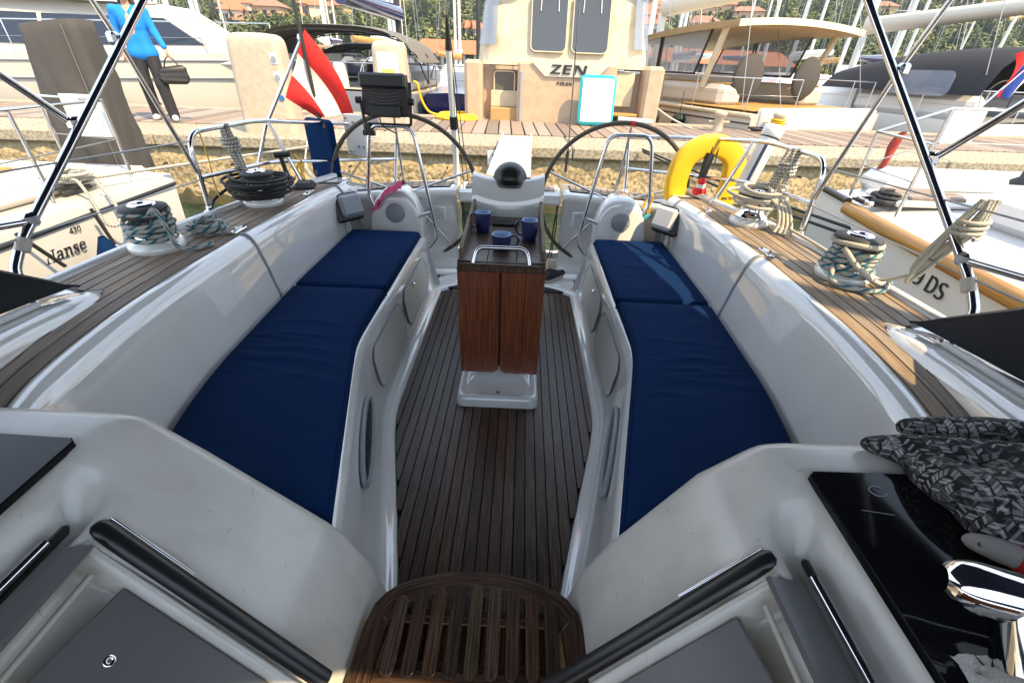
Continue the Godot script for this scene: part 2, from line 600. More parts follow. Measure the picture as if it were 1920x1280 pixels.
func add_side(y: Node3D, s: float):
	# bench, backrest and coaming in one moulding
	var st := mb()
	var rows := []
	var zs := []
	var z := -.70
	while z > -3.20:
		zs.append(z)
		z -= .05
	zs.append(-3.20)
	for zz in zs:
		var a := slut(SOLE, zz)
		var b := slut(SEAT, zz)
		var c := slut(CUSH, zz)
		var d := slut(COAM, zz)
		var r := PackedVector3Array()
		for p in [[a - .006, -.012], [a, .004], [a + .02, .012], [a + .042, .022], [a + .056, .05], [lerpf(a + .056, b, .55), .22], [b - .012, .385], [b - .004, .412], [b + .012, .428], [b + .035, .432],
				[c - .04, .432], [c - .008, .437], [c + .008, .455], [c + .014, .49], [lerpf(c, d, .25) + .002, .55], [lerpf(c, d, .5) - .012, .62], [lerpf(c, d, .78) - .022, .69], [d - .034, .735], [d - .018, .768], [d + .002, .787], [d + .022, .792], [d + .038, .789], [d + .042, .775]]:
			r.append(Vector3(s * p[0], p[1], zz))
		rows.append(r)
	grid(st, rows)
	var bench := part(y, "cockpit_bench", st, M.gel)
	# aft end of the coaming: a rounded cheek going down to the helm's footwell
	st = mb()
	var ch := []
	for k in 9:
		var t := k / 8.0
		var r := PackedVector3Array()
		for p in [[1.15, .785], [1.142, .77], [1.125, .72], [1.10, .55], [1.09, .40], [1.09, .0]]:
			var px: float = p[0]
			var zz := -3.20 - .22 * t
			px += .06 * sin(t * PI) - .12 * t * t
			r.append(Vector3(s * px, min(p[1], .785 - .085 * t), zz))
		ch.append(r)
	grid(st, ch)
	var top := []
	for k in 9:
		var t := k / 8.0
		var zz := -3.20 - .22 * t
		var xi := 1.15 + .06 * sin(t * PI) - .12 * t * t
		top.append(PackedVector3Array([Vector3(s * xi, .785 - .085 * t, zz), Vector3(s * (xi + .05), .79 - .085 * t, zz), Vector3(s * (slut(SHEER, zz) - .04), .785 - .04 * t, zz)]))
	grid(st, top)
	# end wall of the bench under the pod
	quad(st, Vector3(s * .52, 0, -3.2), Vector3(s * 1.16, 0, -3.2), Vector3(s * 1.16, .432, -3.2), Vector3(s * .632, .432, -3.2))
	quad(st, Vector3(s * 1.16, .43, -3.201), Vector3(s * 1.16, 0, -3.201), Vector3(s * 1.15, 0, -3.201), Vector3(s * 1.15, .78, -3.201))
	part(y, "coaming_end", st, M.gel)
	# rubber beads between the coaming mouldings
	for zz in [-2.06, -3.08]:
		st = mb()
		var pts := []
		for p in [[0.012, .45, 0], [.016, .49, 0], [.004, .55, .25], [-.010, .62, .5], [-.020, .69, .78], [-.032, .737, 1], [-.016, .770, 1], [.002, .789, 1], [.03, .793, 1]]:
			var c := slut(CUSH, zz)
			var d := slut(COAM, zz)
			pts.append(Vector3(s * (lerpf(c, d, p[2]) + p[0]), p[1], zz))
		tube(st, spline(pts, 3), .0095, 6)
		part(bench, "seam_bead", st, M.greyplastic)
	# side deck: base sheet and planks
	st = mb()
	rows = []
	var dz := 1.0
	while dz >= -3.41:
		rows.append(PackedVector3Array([Vector3(s * (slut(COAM, max(dz, -3.2)) + .03), DECK - .002, dz), Vector3(s * (slut(SHEER, dz) - .03), DECK - .002, dz)]))
		dz -= .1
	grid(st, rows)
	var deck := part(y, "side_deck", st, M.gel)
	st = mb()
	rows = []
	dz = -.3
	while dz >= -3.2:
		rows.append(PackedVector3Array([Vector3(s * (slut(COAM, dz) + .044), DECK + .003, dz), Vector3(s * (lut(TEAKOUT, dz) - .004), DECK + .003, dz)]))
		dz -= .04
	grid(st, rows)
	part(deck, "caulking", st, M.caulk)
	var pw := .047
	for j in 12:
		var pr := []
		var run := []
		dz = -.30
		while dz >= -3.18:
			var xi := slut(COAM, dz) + .05 + j * (pw + .005)
			var xo := xi + pw
			var lim := lut(TEAKOUT, dz)
			if j == 0: xi = slut(COAM, dz) + .046
			if xo > lim: xo = lim
			if xo - xi > .008:
				run.append(PackedVector3Array([Vector3(s * xi, DECK, dz), Vector3(s * (xi + .0015), DECK + .008, dz), Vector3(s * (xo - .0015), DECK + .008, dz), Vector3(s * xo, DECK, dz)]))
			elif run.size() > 1:
				pr.append(run)
				run = []
			dz -= .04
		if run.size() > 1: pr.append(run)
		for q in pr:
			st = mb()
			grid(st, q, false, false, Vector2(rng.randf(), rng.randf() * 3))
			part(deck, "plank", st, M.teak[rng.randi() % 4])
	# wedge of the cabin side running out on deck, with the sprayhood's foot
	st = mb()
	rows = []
	for q in [[-1.43, 1.44, 1.445, .785], [-1.36, 1.40, 1.50, .80], [-1.25, 1.385, 1.60, .815], [-1.1, 1.37, 1.68, .83], [-.9, 1.32, 1.70, .85], [-.6, 1.22, 1.70, .90], [-.2, 1.12, 1.69, .98], [.6, 1.10, 1.68, 1.08]]:
		rows.append(PackedVector3Array([Vector3(s * q[1], DECK, q[0]), Vector3(s * (q[1] + .012), lerpf(DECK, q[3], .7), q[0]), Vector3(s * (q[1] + .035 * clampf((q[2] - q[1]) * 4, 0, 1)), q[3], q[0]), Vector3(s * (q[2] - .02 * clampf((q[2] - q[1]) * 4, 0, 1)), q[3] + .008, q[0]), Vector3(s * q[2], DECK, q[0])]))
	grid(st, rows)
	part(y, "cabin_side", st, M.gel)
	# bench front: recessed locker doors, oval port, latch
	var zpan := [[-1.74, -2.30], [-2.38, -3.02]]
	for q in zpan:
		st = mb()
		var pr := []
		for k in 13:
			var zz := lerpf(q[0], q[1], k / 12.0)
			var a := slut(SOLE, zz) + .056
			var b := slut(SEAT, zz)
			var row := PackedVector3Array()
			var cut: float = .05 * (1.0 if (k == 0 or k == 12) else 0.0)
			for e in 6:
				var h := lerpf(.10 + cut, .345 - cut, e / 5.0)
				var t := (h - .05) / .35
				row.append(Vector3(s * (lerpf(a, b - .012, t) - .004), h, zz))
			pr.append(row)
		grid(st, pr)
		var lp := part(bench, "locker_panel", st, M.cream)
		st = mb()
		var rim := []
		for k in 13: rim.append(pr[k][5])
		for k in range(4, -1, -1): rim.append(pr[12][k])
		for k in range(11, -1, -1): rim.append(pr[k][0])
		for k in range(1, 5): rim.append(pr[0][k])
		tube(st, rim, .0028, 5, true)
		part(lp, "gasket", st, M.greyplastic)
	st = mb()
	var zl := -2.62
	var xl := lerpf(slut(SOLE, zl) + .056, slut(SEAT, zl) - .012, .66)
	rod(st, Vector3(s * xl, .30, zl), Vector3(s * (xl - .014), .30, zl), .014, 12)
	box(st, Vector3(s * (xl - .016), .30, zl), Vector3(.006, .006, .022), .001)
	part(bench, "latch", st, M.chrome)
	# oval port of the aft cabin
	st = mb()
	var fr := mb()
	var cz := -1.27
	var ring := []
	var gl := []
	for k in 24:
		var a := TAU * k / 24
		var zz := cz + cos(a) * .235 * (1.0 if absf(cos(a)) < .9 else 1.0)
		var hh := .255 + sin(a) * .062
		var t := (hh - .05) / .35
		var xx := lerpf(slut(SOLE, zz) + .056, slut(SEAT, zz) - .012, t) - .006
		ring.append(Vector3(s * xx, hh, zz))
	tube(fr, ring, .011, 6, true)
	part(bench, "port_frame", fr, M.greyplastic)
	var cc := Vector3.ZERO
	for p in ring: cc += p / 24.0
	st.set_smooth_group(-1)
	for k in 24: tri(st, cc, ring[k], ring[(k + 1) % 24])
	part(bench, "port_glass", st, M.acryl)
	# small deck fittings: flush pads on the coaming and on the deck
	for zz in [-2.12, -2.88]:
		st = mb()
		box(st, Vector3(s * (slut(COAM, zz) + .075), DECK + .012, zz), Vector3(.035, .012, .11), .004)
		rod(st, Vector3(s * (slut(COAM, zz) + .075), DECK + .02, zz - .03), Vector3(s * (slut(COAM, zz) + .075), DECK + .028, zz + .03), .008, 8)
		part(deck, "pad_eye", st, M.chrome)

func add_sole(y: Node3D):
	var st := mb()
	quad(st, Vector3(-.7, -.016, -.2), Vector3(.7, -.016, -.2), Vector3(.7, -.016, -3.5), Vector3(-.7, -.016, -3.5))
	var sole := part(y, "cockpit_sole", st, M.caulk)
	var pw := .0455
	for j in range(-12, 13):
		var pts := []
		var run := []
		var z := -.42
		while z >= -3.27:
			var lim := slut(SOLE, z) - .006
			if z < -3.02: lim -= .16 * pow((-3.02 - z) / .25, 2)
			var xa = max(j * pw - pw / 2 + .0016, -lim)
			var xb = min(j * pw + pw / 2 - .0016, lim)
			if xb - xa > .006:
				run.append(PackedVector3Array([Vector3(xa, -.012, z), Vector3(xa + .001, 0, z), Vector3(xb - .001, 0, z), Vector3(xb, -.012, z)]))
			z -= .05
		if run.size() > 1:
			st = mb()
			grid(st, run, false, false, Vector2(rng.randf(), rng.randf() * 4))
			part(sole, "plank", st, M.sole[rng.randi() % 5])
	# white sill between the cockpit and the helm's footwell, then the aft boards
	st = mb()
	var rows := []
	for k in 21:
		var x := lerpf(-.56, .56, k / 20.0)
		var zf: float = -3.30 + .20 * pow(absf(x) / .56, 3)
		rows.append(PackedVector3Array([Vector3(x, -.012, zf), Vector3(x, .012, zf - .008), Vector3(x, .022, zf - .03), Vector3(x, .026, -3.44), Vector3(x, .018, -3.46), Vector3(x, -.01, -3.462)]))
	grid(st, rows)
	part(y, "sole_sill", st, M.gel)
	st = mb()
	box(st, Vector3(0, .0, -3.62), Vector3(2.3, .02, .86), .004)
	var aft := part(y, "helm_sole", st, M.caulk)
	for j in range(-22, 23):
		st = mb()
		var x := j * .05
		var z1 := -3.92 + .34 * pow(absf(x) / 1.1, 2)
		var z0: float = -3.47 if absf(x) < .56 else -3.24
		box(st, Vector3(x, .012, (z0 + z1) / 2), Vector3(.0455, .016, z0 - z1), .0015)
		part(aft, "plank", st, M.teak[rng.randi() % 4])

func tpt(t: float, inner: bool) -> Vector2:    # the transom's curved plan, t from the opening to the quarter
	var xs := [.42, .60, .80, 1.0, 1.15, 1.24]
	var zi := [-3.53, -3.485, -3.42, -3.35, -3.27, -3.20]
	var zo := [-3.84, -3.79, -3.72, -3.62, -3.50, -3.40]
	var xo := [.42, .62, .84, 1.05, 1.22, 1.33]
	var f: float = t * 5.0
	var i: int = min(int(f), 4)
	var q := f - i
	if inner: return Vector2(lerpf(xs[i], xs[i + 1], q), lerpf(zi[i], zi[i + 1], q))
	return Vector2(lerpf(xo[i], xo[i + 1], q), lerpf(zo[i], zo[i + 1], q))

func add_transom(y: Node3D):
	for s in [-1.0, 1.0]:
		var st := mb()
		var rows := []
		for k in 25:
			var t := k / 24.0
			var a := tpt(t, true)
			var b := tpt(t, false)
			var ht := .70 + .05 * smoothstep(.8, 1.0, t)
			var bot := .02 + .05 * t
			rows.append(PackedVector3Array([Vector3(s * (a.x - .05), bot, a.y + .10), Vector3(s * a.x, bot + .03, a.y + .04), Vector3(s * a.x, bot + .12, a.y), Vector3(s * a.x, ht - .06, a.y - .012), Vector3(s * a.x, ht - .055, a.y + .012), Vector3(s * a.x, ht - .012, a.y + .012), Vector3(s * a.x, ht, a.y), Vector3(s * b.x, ht, b.y + .015), Vector3(s * b.x, ht - .03, b.y), Vector3(s * b.x, -.2, b.y)]))
		grid(st, rows)
		# cheek of the walk-through
		quad(st, Vector3(s * .42, 0, -3.52), Vector3(s * .42, 0, -3.84), Vector3(s * .42, .70, -3.84), Vector3(s * .42, .70, -3.53))
		var tr := part(y, "transom_locker", st, M.gel)
		st = mb()
		rows = []
		for k in 20:
			var t := lerpf(.06, .90, k / 19.0)
			var a := tpt(t, true)
			var b := tpt(t, false)
			rows.append(PackedVector3Array([Vector3(s * lerpf(a.x, b.x, .16), .7035 + .05 * smoothstep(.8, 1., t), lerpf(a.y, b.y, .16)), Vector3(s * lerpf(a.x, b.x, .86), .7035 + .05 * smoothstep(.8, 1., t), lerpf(a.y, b.y, .86))]))
		grid(st, rows)
		part(tr, "caulking", st, M.caulk)
		var n := 17
		for k in n:
			var t0 := lerpf(.068, .895, (k + .05) / n)
			var t1 := lerpf(.068, .895, (k + .95) / n)
			st = mb()
			var qa := tpt(t0, true).lerp(tpt(t0, false), .19)
			var qb := tpt(t0, true).lerp(tpt(t0, false), .83)
			var qc := tpt(t1, true).lerp(tpt(t1, false), .83)
			var qd := tpt(t1, true).lerp(tpt(t1, false), .19)
			var h := .709 + .05 * smoothstep(.8, 1., (t0 + t1) / 2)
			var r1 := PackedVector3Array()
			for e in [[qa, -.006], [qa, 0.], [qd, 0.], [qd, -.006]]: r1.append(Vector3(s * e[0].x, h + e[1], e[0].y))
			var r2 := PackedVector3Array()
			for e in [[qb, -.006], [qb, 0.], [qc, 0.], [qc, -.006]]: r2.append(Vector3(s * e[0].x, h + e[1], e[0].y))
			grid(st, [r1, r2], false, false, Vector2(rng.randf(), rng.randf()))
			part(tr, "slat", st, M.teak[rng.randi() % 4])
		# louvred vent: a frame with tilted blades standing off the wall
		st = mb()
		var vb := Basis(Vector3.UP, s * .30)
		var vc := Vector3(s * .60, .52, -3.470)
		for e in [[0, .05, .21, .016], [0, -.05, .21, .016], [.098, 0, .014, .085], [-.098, 0, .014, .085]]:
			box(st, vc + vb * Vector3(e[0], e[1], 0), Vector3(e[2], e[3], .016), .003, vb)
		for k in 4: box(st, vc + vb * Vector3(0, -.033 + k * .022, 0), Vector3(.182, .016, .003), .001, vb * Basis(Vector3.RIGHT, .7))
		var ve := part(tr, "vent", st, M.plastic)
		for q in [[-.095, .045], [.095, .045], [0, .05], [-.095, -.045], [.095, -.045], [0, -.05]]:
			st = mb()
			rod(st, vc + vb * Vector3(q[0], q[1], .006), vc + vb * Vector3(q[0], q[1], .0105), .004, 6)
			part(ve, "screw", st, M.steel)
	# gate seat bridging the opening
	var g := mb()
	box(g, Vector3(0, .645, -3.68), Vector3(.82, .10, .30), .02)
	var gate := part(y, "transom_gate", g, M.gel)
	for k in range(-7, 8):
		g = mb()
		box(g, Vector3(k * .048, .70, -3.68), Vector3(.044, .008, .19), .0015)
		part(gate, "slat", g, M.teak[rng.randi() % 4])
	# stays of the gate hanging in the opening
	for s in [-1.0, 1.0]:
		g = mb()
		tube(g, spline([Vector3(s * .40, .6, -3.60), Vector3(s * .375, .42, -3.62), Vector3(s * .37, .2, -3.66), Vector3(s * .33, .05, -3.7)], 5), .006, 6)
		tube(g, spline([Vector3(s * .38, .6, -3.65), Vector3(s * .40, .4, -3.68), Vector3(s * .38, .1, -3.7)], 5), .005, 6)
		part(gate, "gate_line", g, M.black)

func add_helm(y: Node3D, s: float):
	# pod behind the bench
	var st := mb()
	var rows := []
	var cx := s * .825
	for j in 9:
		var t := j / 8.0
		var z := -3.17 - .30 * t
		var row := PackedVector3Array()
		var hw := .195 - .02 * t
		var top := .745 + .03 * sin(t * PI) - .10 * t * t
		for k in 25:
			var a := PI * k / 24.0
			var ex := .75
			var px := cx + hw * signf(cos(a)) * pow(absf(cos(a)), ex)
			var py := .40 + (top - .40) * pow(sin(a), .8)
			row.append(Vector3(px, py, z + .05 * (1.0 - t) * -((py - .4) / .35)))
		rows.append(row)
	# rounded front lip
	var f0 := PackedVector3Array()
	var f1 := PackedVector3Array()
	for p in rows[0]:
		f1.append(Vector3(cx + (p.x - cx) * .95, .40 + (p.y - .40) * .95, p.z + .016))
		f0.append(Vector3(cx + (p.x - cx) * .86, .40 + (p.y - .40) * .87, p.z + .02))
	var fc := PackedVector3Array()
	for p in rows[0]: fc.append(Vector3(cx + (p.x - cx) * .02, .40, -3.15))
	grid(st, [fc, f0, f1] + rows)
	var back := PackedVector3Array()
	for p in rows[8]: back.append(Vector3(cx, .40, -3.47))
	grid(st, [rows[8], back])
	box(st, Vector3(cx, .20, -3.34), Vector3(.34, .42, .26), .03)
	var pod := part(y, "helm_pod", st, M.gel)
	st = mb()
	var fb := Basis(Vector3.RIGHT, PI / 2 - .14)
	lathe(st, [Vector2(0, .008), Vector2(.062, .008), Vector2(.068, .004), Vector2(.068, -.02)], 28, Vector3(cx, .595, -3.172), fb)
	for k in 4:
		var a := TAU * k / 4 + .3
		rod(st, Vector3(cx, .595, -3.172) + fb * Vector3(cos(a) * .052, .006, sin(a) * .052), Vector3(cx, .595, -3.172) + fb * Vector3(cos(a) * .052, .011, sin(a) * .052), .006, 8)
	part(pod, "cover_plate", st, M.greyplastic)
	# guard rail round the pod
	st = mb()
	var r := []
	var xin := s * .525
	var xout := s * 1.02
	r = bend([Vector3(s * .60, .33, -3.20), Vector3(xin, .42, -3.20), Vector3(s * .665, 1.165, -3.24), Vector3(s * .955, 1.165, -3.24), Vector3(xout, .72, -3.22), Vector3(s * .955, .60, -3.20)], .075, 6)
	tube(st, r, .0135, 10)
	rod(st, Vector3(s * .575, .60, -3.20), Vector3(s * .655, .575, -3.20), .0125, 8)
	var rail := part(y, "guard_rail", st, M.steel)
	st = mb()
	rod(st, Vector3(s * .65, .575, -3.20), Vector3(s * .66, .572, -3.20), .022, 10)
	part(rail, "foot", st, M.steel)
	# wheel: thin leather-bound rim, spokes, hub
	var wc := Vector3(s * .80, .675, -3.45)
	var wb := Basis(Vector3.RIGHT, .13)
	var wheel := Node3D.new()
	wheel.name = "steering_wheel"
	y.add_child(wheel, true)
	wheel.transform = Transform3D(wb, wc)
	st = mb()
	var ring := []
	for k in 72:
		var a := TAU * k / 72
		ring.append(Vector3(cos(a) * .555, sin(a) * .555, 0))
	tube(st, ring, .0155, 8, true)
	part(wheel, "rim", st, mat(lin(.075, .062, .042), .65))
	for k in 5:
		st = mb()
		var a := TAU * k / 5 + (.35 if s < 0 else .25)
		rod(st, Vector3(cos(a) * .05, sin(a) * .05, .02), Vector3(cos(a) * .545, sin(a) * .545, 0), .0085, 8)
		part(wheel, "spoke", st, M.steel)
	st = mb()
	lathe(st, [Vector2(0, -.03), Vector2(.05, -.03), Vector2(.06, 0), Vector2(.05, .05), Vector2(.035, .09), Vector2(0, .09)], 20, Vector3.ZERO, Basis(Vector3.RIGHT, PI / 2))
	part(wheel, "hub", st, M.steel)
	if s > 0:
		st = mb()
		var mk := []
		for k in 6:
			var a := PI / 2 - .10 + k * .012
			mk.append(Vector3(cos(a) * .555, sin(a) * .555, 0))
		tube(st, mk, .0175, 8)
		part(wheel, "king_spoke_mark", st, M.red)
	# instrument pocket set in the coaming's end
	st = mb()
	var pc := Vector3(s * 1.12, .66, -3.05)
	var pb := Basis(Vector3.UP, s * -.9) * Basis(Vector3.RIGHT, -.35)
	box(st, pc, Vector3(.20, .19, .045), .014, pb)
	var pocket := part(y, "helm_pocket", st, M.black)
	st = mb()
	box(st, pc + pb * Vector3(s * -.012, .006, .03), Vector3(.165, .15, .05), .02, pb)
	part(pocket, "cover", st, M.greyplastic if s < 0 else M.plastic)

func add_table(y: Node3D):
	var t := Node3D.new()
	t.name = "cockpit_table"
	y.add_child(t, true)
	t.position = Vector3(.008, 0, 0)
	# moulded foot with an upturned rim
	var st := mb()
	var rows := []
	for q in [[.0, .222, -1.772], [.035, .217, -1.778], [.055, .208, -1.79], [.058, .198, -1.80], [.05, .19, -1.815], [.042, .18, -1.83], [.046, .165, -1.90], [.06, .15, -1.995], [.70, .15, -2.01]]:
		var r := PackedVector3Array()
		var hw: float = q[1]
		var zf: float = q[2]
		var rad := .045
		for p in rrect(hw * 2, (zf + 2.75), rad, 5): r.append(Vector3(p.x, q[0], (zf - 2.75) / 2 + p.y))
		rows.append(r)
	grid(st, rows, true, true)
	part(t, "foot", st, M.gel)
	st = mb()
	lathe(st, [Vector2(0, .002), Vector2(.006, .002), Vector2(.008, 0)], 10, Vector3(.0, .046, -1.845))
	part(t, "drain_hole", st, M.black)
	# forward boards (the folded leaves' ends)
	for q in [[-.2145, -.008], [.004, .119], [.1205, .2145]]:
		st = mb()
		var w: float = q[1] - q[0]
		var poly := [Vector2(q[0], .70), Vector2(q[1], .70)]
		if q[0] < -.1: poly += [Vector2(q[1], .115), Vector2(q[1] - .012, .10), Vector2(q[1] - .03, .092), Vector2(q[0] + .012, .092), Vector2(q[0] + .004, .10)]
		elif q[0] < .1: poly += [Vector2(q[1], .090), Vector2(q[0] + .03, .090), Vector2(q[0] + .012, .098), Vector2(q[0], .113)]
		else: poly += [Vector2(q[1] - .004, .098), Vector2(q[1] - .012, .090), Vector2(q[0], .090)]
		plate(st, poly, .022, Transform3D(Basis(), Vector3(0, 0, -1.968)), .002)
		part(t, "leaf", st, M.mahog)
	st = mb()
	box(st, Vector3(0, .41, -1.988), Vector3(.40, .58, .014), .002)
	for s in [-1, 1]: box(st, Vector3(s * .195, .44, -2.37), Vector3(.022, .52, .74), .003)
	part(t, "carcass", st, M.darkwood)
	# tray
	st = mb()
	for k in 3: box(st, Vector3(-.143 + k * .143, .722, -2.35), Vector3(.1415, .02, .78), .002)
	box(st, Vector3(0, .71, -1.968), Vector3(.43, .026, .05), .008)
	part(t, "tray", st, M.darkwood)
	st = mb()
	var lip := []
	for k in 13:
		var x := lerpf(-.213, .213, k / 12.0)
		var h := .735 + .008 * pow(absf(x) / .213, 4)
		lip.append(PackedVector3Array([Vector3(x, .72, -1.972), Vector3(x, h, -1.98), Vector3(x, h, -1.998), Vector3(x, .725, -2.006)]))
	grid(st, lip)
	part(t, "front_fiddle", st, M.darkwood)
	for s in [-1, 1]:
		st = mb()
		var poly := [Vector2(2.04, .725), Vector2(2.74, .725), Vector2(2.74, .835), Vector2(2.70, .835), Vector2(2.10, .785), Vector2(2.05, .775)]
		plate(st, poly, .02, Transform3D(Basis(Vector3(0, 0, -1), Vector3.UP, Vector3(1, 0, 0)), Vector3(s * .204, 0, 0)), .003)
		part(t, "side_fiddle", st, M.greywood)
	st = mb()
	tube(st, bend([Vector3(-.135, .73, -1.975), Vector3(-.12, .80, -2.005), Vector3(.12, .80, -2.005), Vector3(.135, .73, -1.975)], .07, 6), .0105, 10)
	part(t, "handle", st, M.steel)
	# binnacle behind the tray
	st = mb()
	rows = []
	for k in 17:
		var x := lerpf(-.222, .222, k / 16.0)
		var u := absf(x) / .222
		var top := .935 + .035 * u * u
		var scoop: float = .80 + .055 * u * u
		rows.append(PackedVector3Array([Vector3(x, .70, -2.735), Vector3(x, scoop, -2.725 - .01 * u), Vector3(x, lerpf(scoop, top, .5), -2.765), Vector3(x, top - .015, -2.795), Vector3(x, top, -2.815), Vector3(x, top - .005, -2.92), Vector3(x, top - .06, -2.99), Vector3(x, .3, -3.02), Vector3(x, .0, -3.04)]))
	grid(st, rows)
	for s in [-1.0, 1.0]:
		var rr: PackedVector3Array = rows[0] if s < 0 else rows[16]
		var c := Vector3(rr[0].x, .6, -2.9)
		st.set_smooth_group(-1)
		for k in range(rr.size() - 1): tri(st, c, rr[k], rr[k + 1])
		tri(st, c, rr[8], Vector3(rr[0].x, 0, -2.735)); tri(st, c, Vector3(rr[0].x, 0, -2.735), rr[0])
	var bin := part(t, "binnacle", st, M.gel)
	st = mb()
	var dome := []
	for k in 9:
		var a := PI / 2 * k / 8
		dome.append(Vector2(.108 * cos(a), .93 + .105 * sin(a)))
	lathe(st, [Vector2(.112, .90), Vector2(.112, .93)] + dome, 28, Vector3(.008, 0, -2.87))
	part(t, "compass_cover", st, mat(lin(.012, .014, .010), .32))
	st = mb()
	for k in 3: tube(st, [Vector3(.008 - .05 + k * .05, .94, -2.762), Vector3(.008 - .045 + k * .045, .99, -2.785)], .004, 5)
	rod(st, Vector3(.115, .94, -2.84), Vector3(.135, .94, -2.84), .012, 10)
	part(t, "compass_trim", st, M.charcoal)

func winch(y: Node3D, at: Vector3, r: float, h: float):
	var n := Node3D.new()
	n.name = "winch"
	y.add_child(n, true)
	n.position = at
	var st := mb()
	lathe(st, [Vector2(0, 0), Vector2(r * 1.30, 0), Vector2(r * 1.32, .02), Vector2(r * 1.22, .035), Vector2(r * .9, .04)], 28)
	part(n, "base", st, M.gel)
	st = mb()
	lathe(st, [Vector2(r * 1.0, .036), Vector2(r * 1.08, .045), Vector2(r * 1.06, h * .28), Vector2(r * .80, h * .36), Vector2(r * .74, h * .55), Vector2(r * .80, h * .68), Vector2(r * 1.02, h * .74)], 32)
	part(n, "drum", st, M.chrome)
	st = mb()
	lathe(st, [Vector2(r * 1.02, h * .74), Vector2(r * 1.10, h * .77), Vector2(r * .9, h * .80), Vector2(r * .86, h * .84), Vector2(r * 1.08, h * .88), Vector2(r * 1.04, h * .93), Vector2(r * .6, h * .97)], 32)
	part(n, "self_tailer", st, M.charcoal)
	st = mb()
	lathe(st, [Vector2(r * .62, h * .96), Vector2(r * .58, h * 1.0), Vector2(r * .22, h * 1.0), Vector2(r * .2, h * .97), Vector2(0, h * .97)], 24)
	part(n, "cap", st, M.chrome)

func pipe(par: Node, called: String, pts: Array, r: float, m: Material = null, rad := .06):
	var st := mb()
	tube(st, bend(pts, rad), r, 8)
	return part(par, called, st, m if m else M.steel)

func add_rails(y: Node3D):
	# pushpits on the two quarters
	for s in [-1.0, 1.0]:
		var p := Node3D.new()
		p.name = "pushpit"
		y.add_child(p, true)
		pipe(p, "top_rail", [Vector3(s * 1.64, .80, -2.40), Vector3(s * 1.645, 1.19, -2.42), Vector3(s * 1.60, 1.19, -3.0), Vector3(s * 1.33, 1.13, -3.55), Vector3(s * .92, 1.09, -3.80)], .0135, null, .10)
		pipe(p, "mid_rail", [Vector3(s * 1.645, .97, -2.41), Vector3(s * 1.55, .95, -3.0), Vector3(s * 1.31, .88, -3.50), Vector3(s * .92, .86, -3.76)], .0115, null, .10)
		pipe(p, "post", [Vector3(s * 1.42, .78, -3.10), Vector3(s * 1.56, 1.18, -3.08)], .0125)
		pipe(p, "post", [Vector3(s * .93, .70, -3.66), Vector3(s * .92, 1.09, -3.80)], .0125)
		for q in [Vector3(1.64, .79, -2.40), Vector3(1.42, .785, -3.10), Vector3(.93, .70, -3.66)]:
			var st := mb()
			lathe(st, [Vector2(.032, 0), Vector2(.032, .008), Vector2(.016, .014), Vector2(.016, .04)], 14, Vector3(s * q.x, q.y, q.z))
			part(p, "foot", st, M.steel)
		# lifelines running forward
		pipe(y, "lifeline", [Vector3(s * 1.645, 1.15, -2.42), Vector3(s * 1.69, 1.22, -.4), Vector3(s * 1.68, 1.3, 1.0)], .0035, M.wire)
		pipe(y, "lifeline", [Vector3(s * 1.645, .96, -2.40), Vector3(s * 1.70, .98, -.4), Vector3(s * 1.69, 1.04, 1.0)], .0035, M.wire)
	# backstays: one with a long white adjuster sleeve
	var st := mb()
	rod(st, Vector3(-.46, .68, -3.88), Vector3(-.455, 1.62, -3.62), .024, 12)
	var b := part(y, "backstay_sleeve", st, M.plastic)
	st = mb()
	rod(st, Vector3(-.458, 1.10, -3.765), Vector3(-.457, 1.19, -3.74), .030, 12)
	part(b, "joint", st, M.black)
	st = mb()
	rod(st, Vector3(-.455, 1.61, -3.623), Vector3(-.454, 1.80, -3.57), .026, 12, .008)
	part(b, "end_cone", st, M.black)
	pipe(y, "backstay", [Vector3(-.454, 1.78, -3.575), Vector3(-.30, 4.2, -2.9)], .006, M.wire)
	pipe(y, "backstay", [Vector3(.45, .72, -3.86), Vector3(.452, .98, -3.79), Vector3(.30, 4.2, -2.9)], .005, M.wire)
	st = mb()
	rod(st, Vector3(.45, .80, -3.838), Vector3(.451, .90, -3.811), .012, 8)
	rod(st, Vector3(.45, .88, -3.815), Vector3(.451, .97, -3.79), .017, 8, .012)
	part(y, "turnbuckle", st, M.charcoal)
	pipe(y, "topping_line", [Vector3(-.36, .70, -3.80), Vector3(-.44, 1.7, -3.60)], .004, M.charcoal)
	pipe(y, "topping_line", [Vector3(-.40, .70, -3.82), Vector3(-.448, 1.7, -3.60)], .004, M.charcoal)

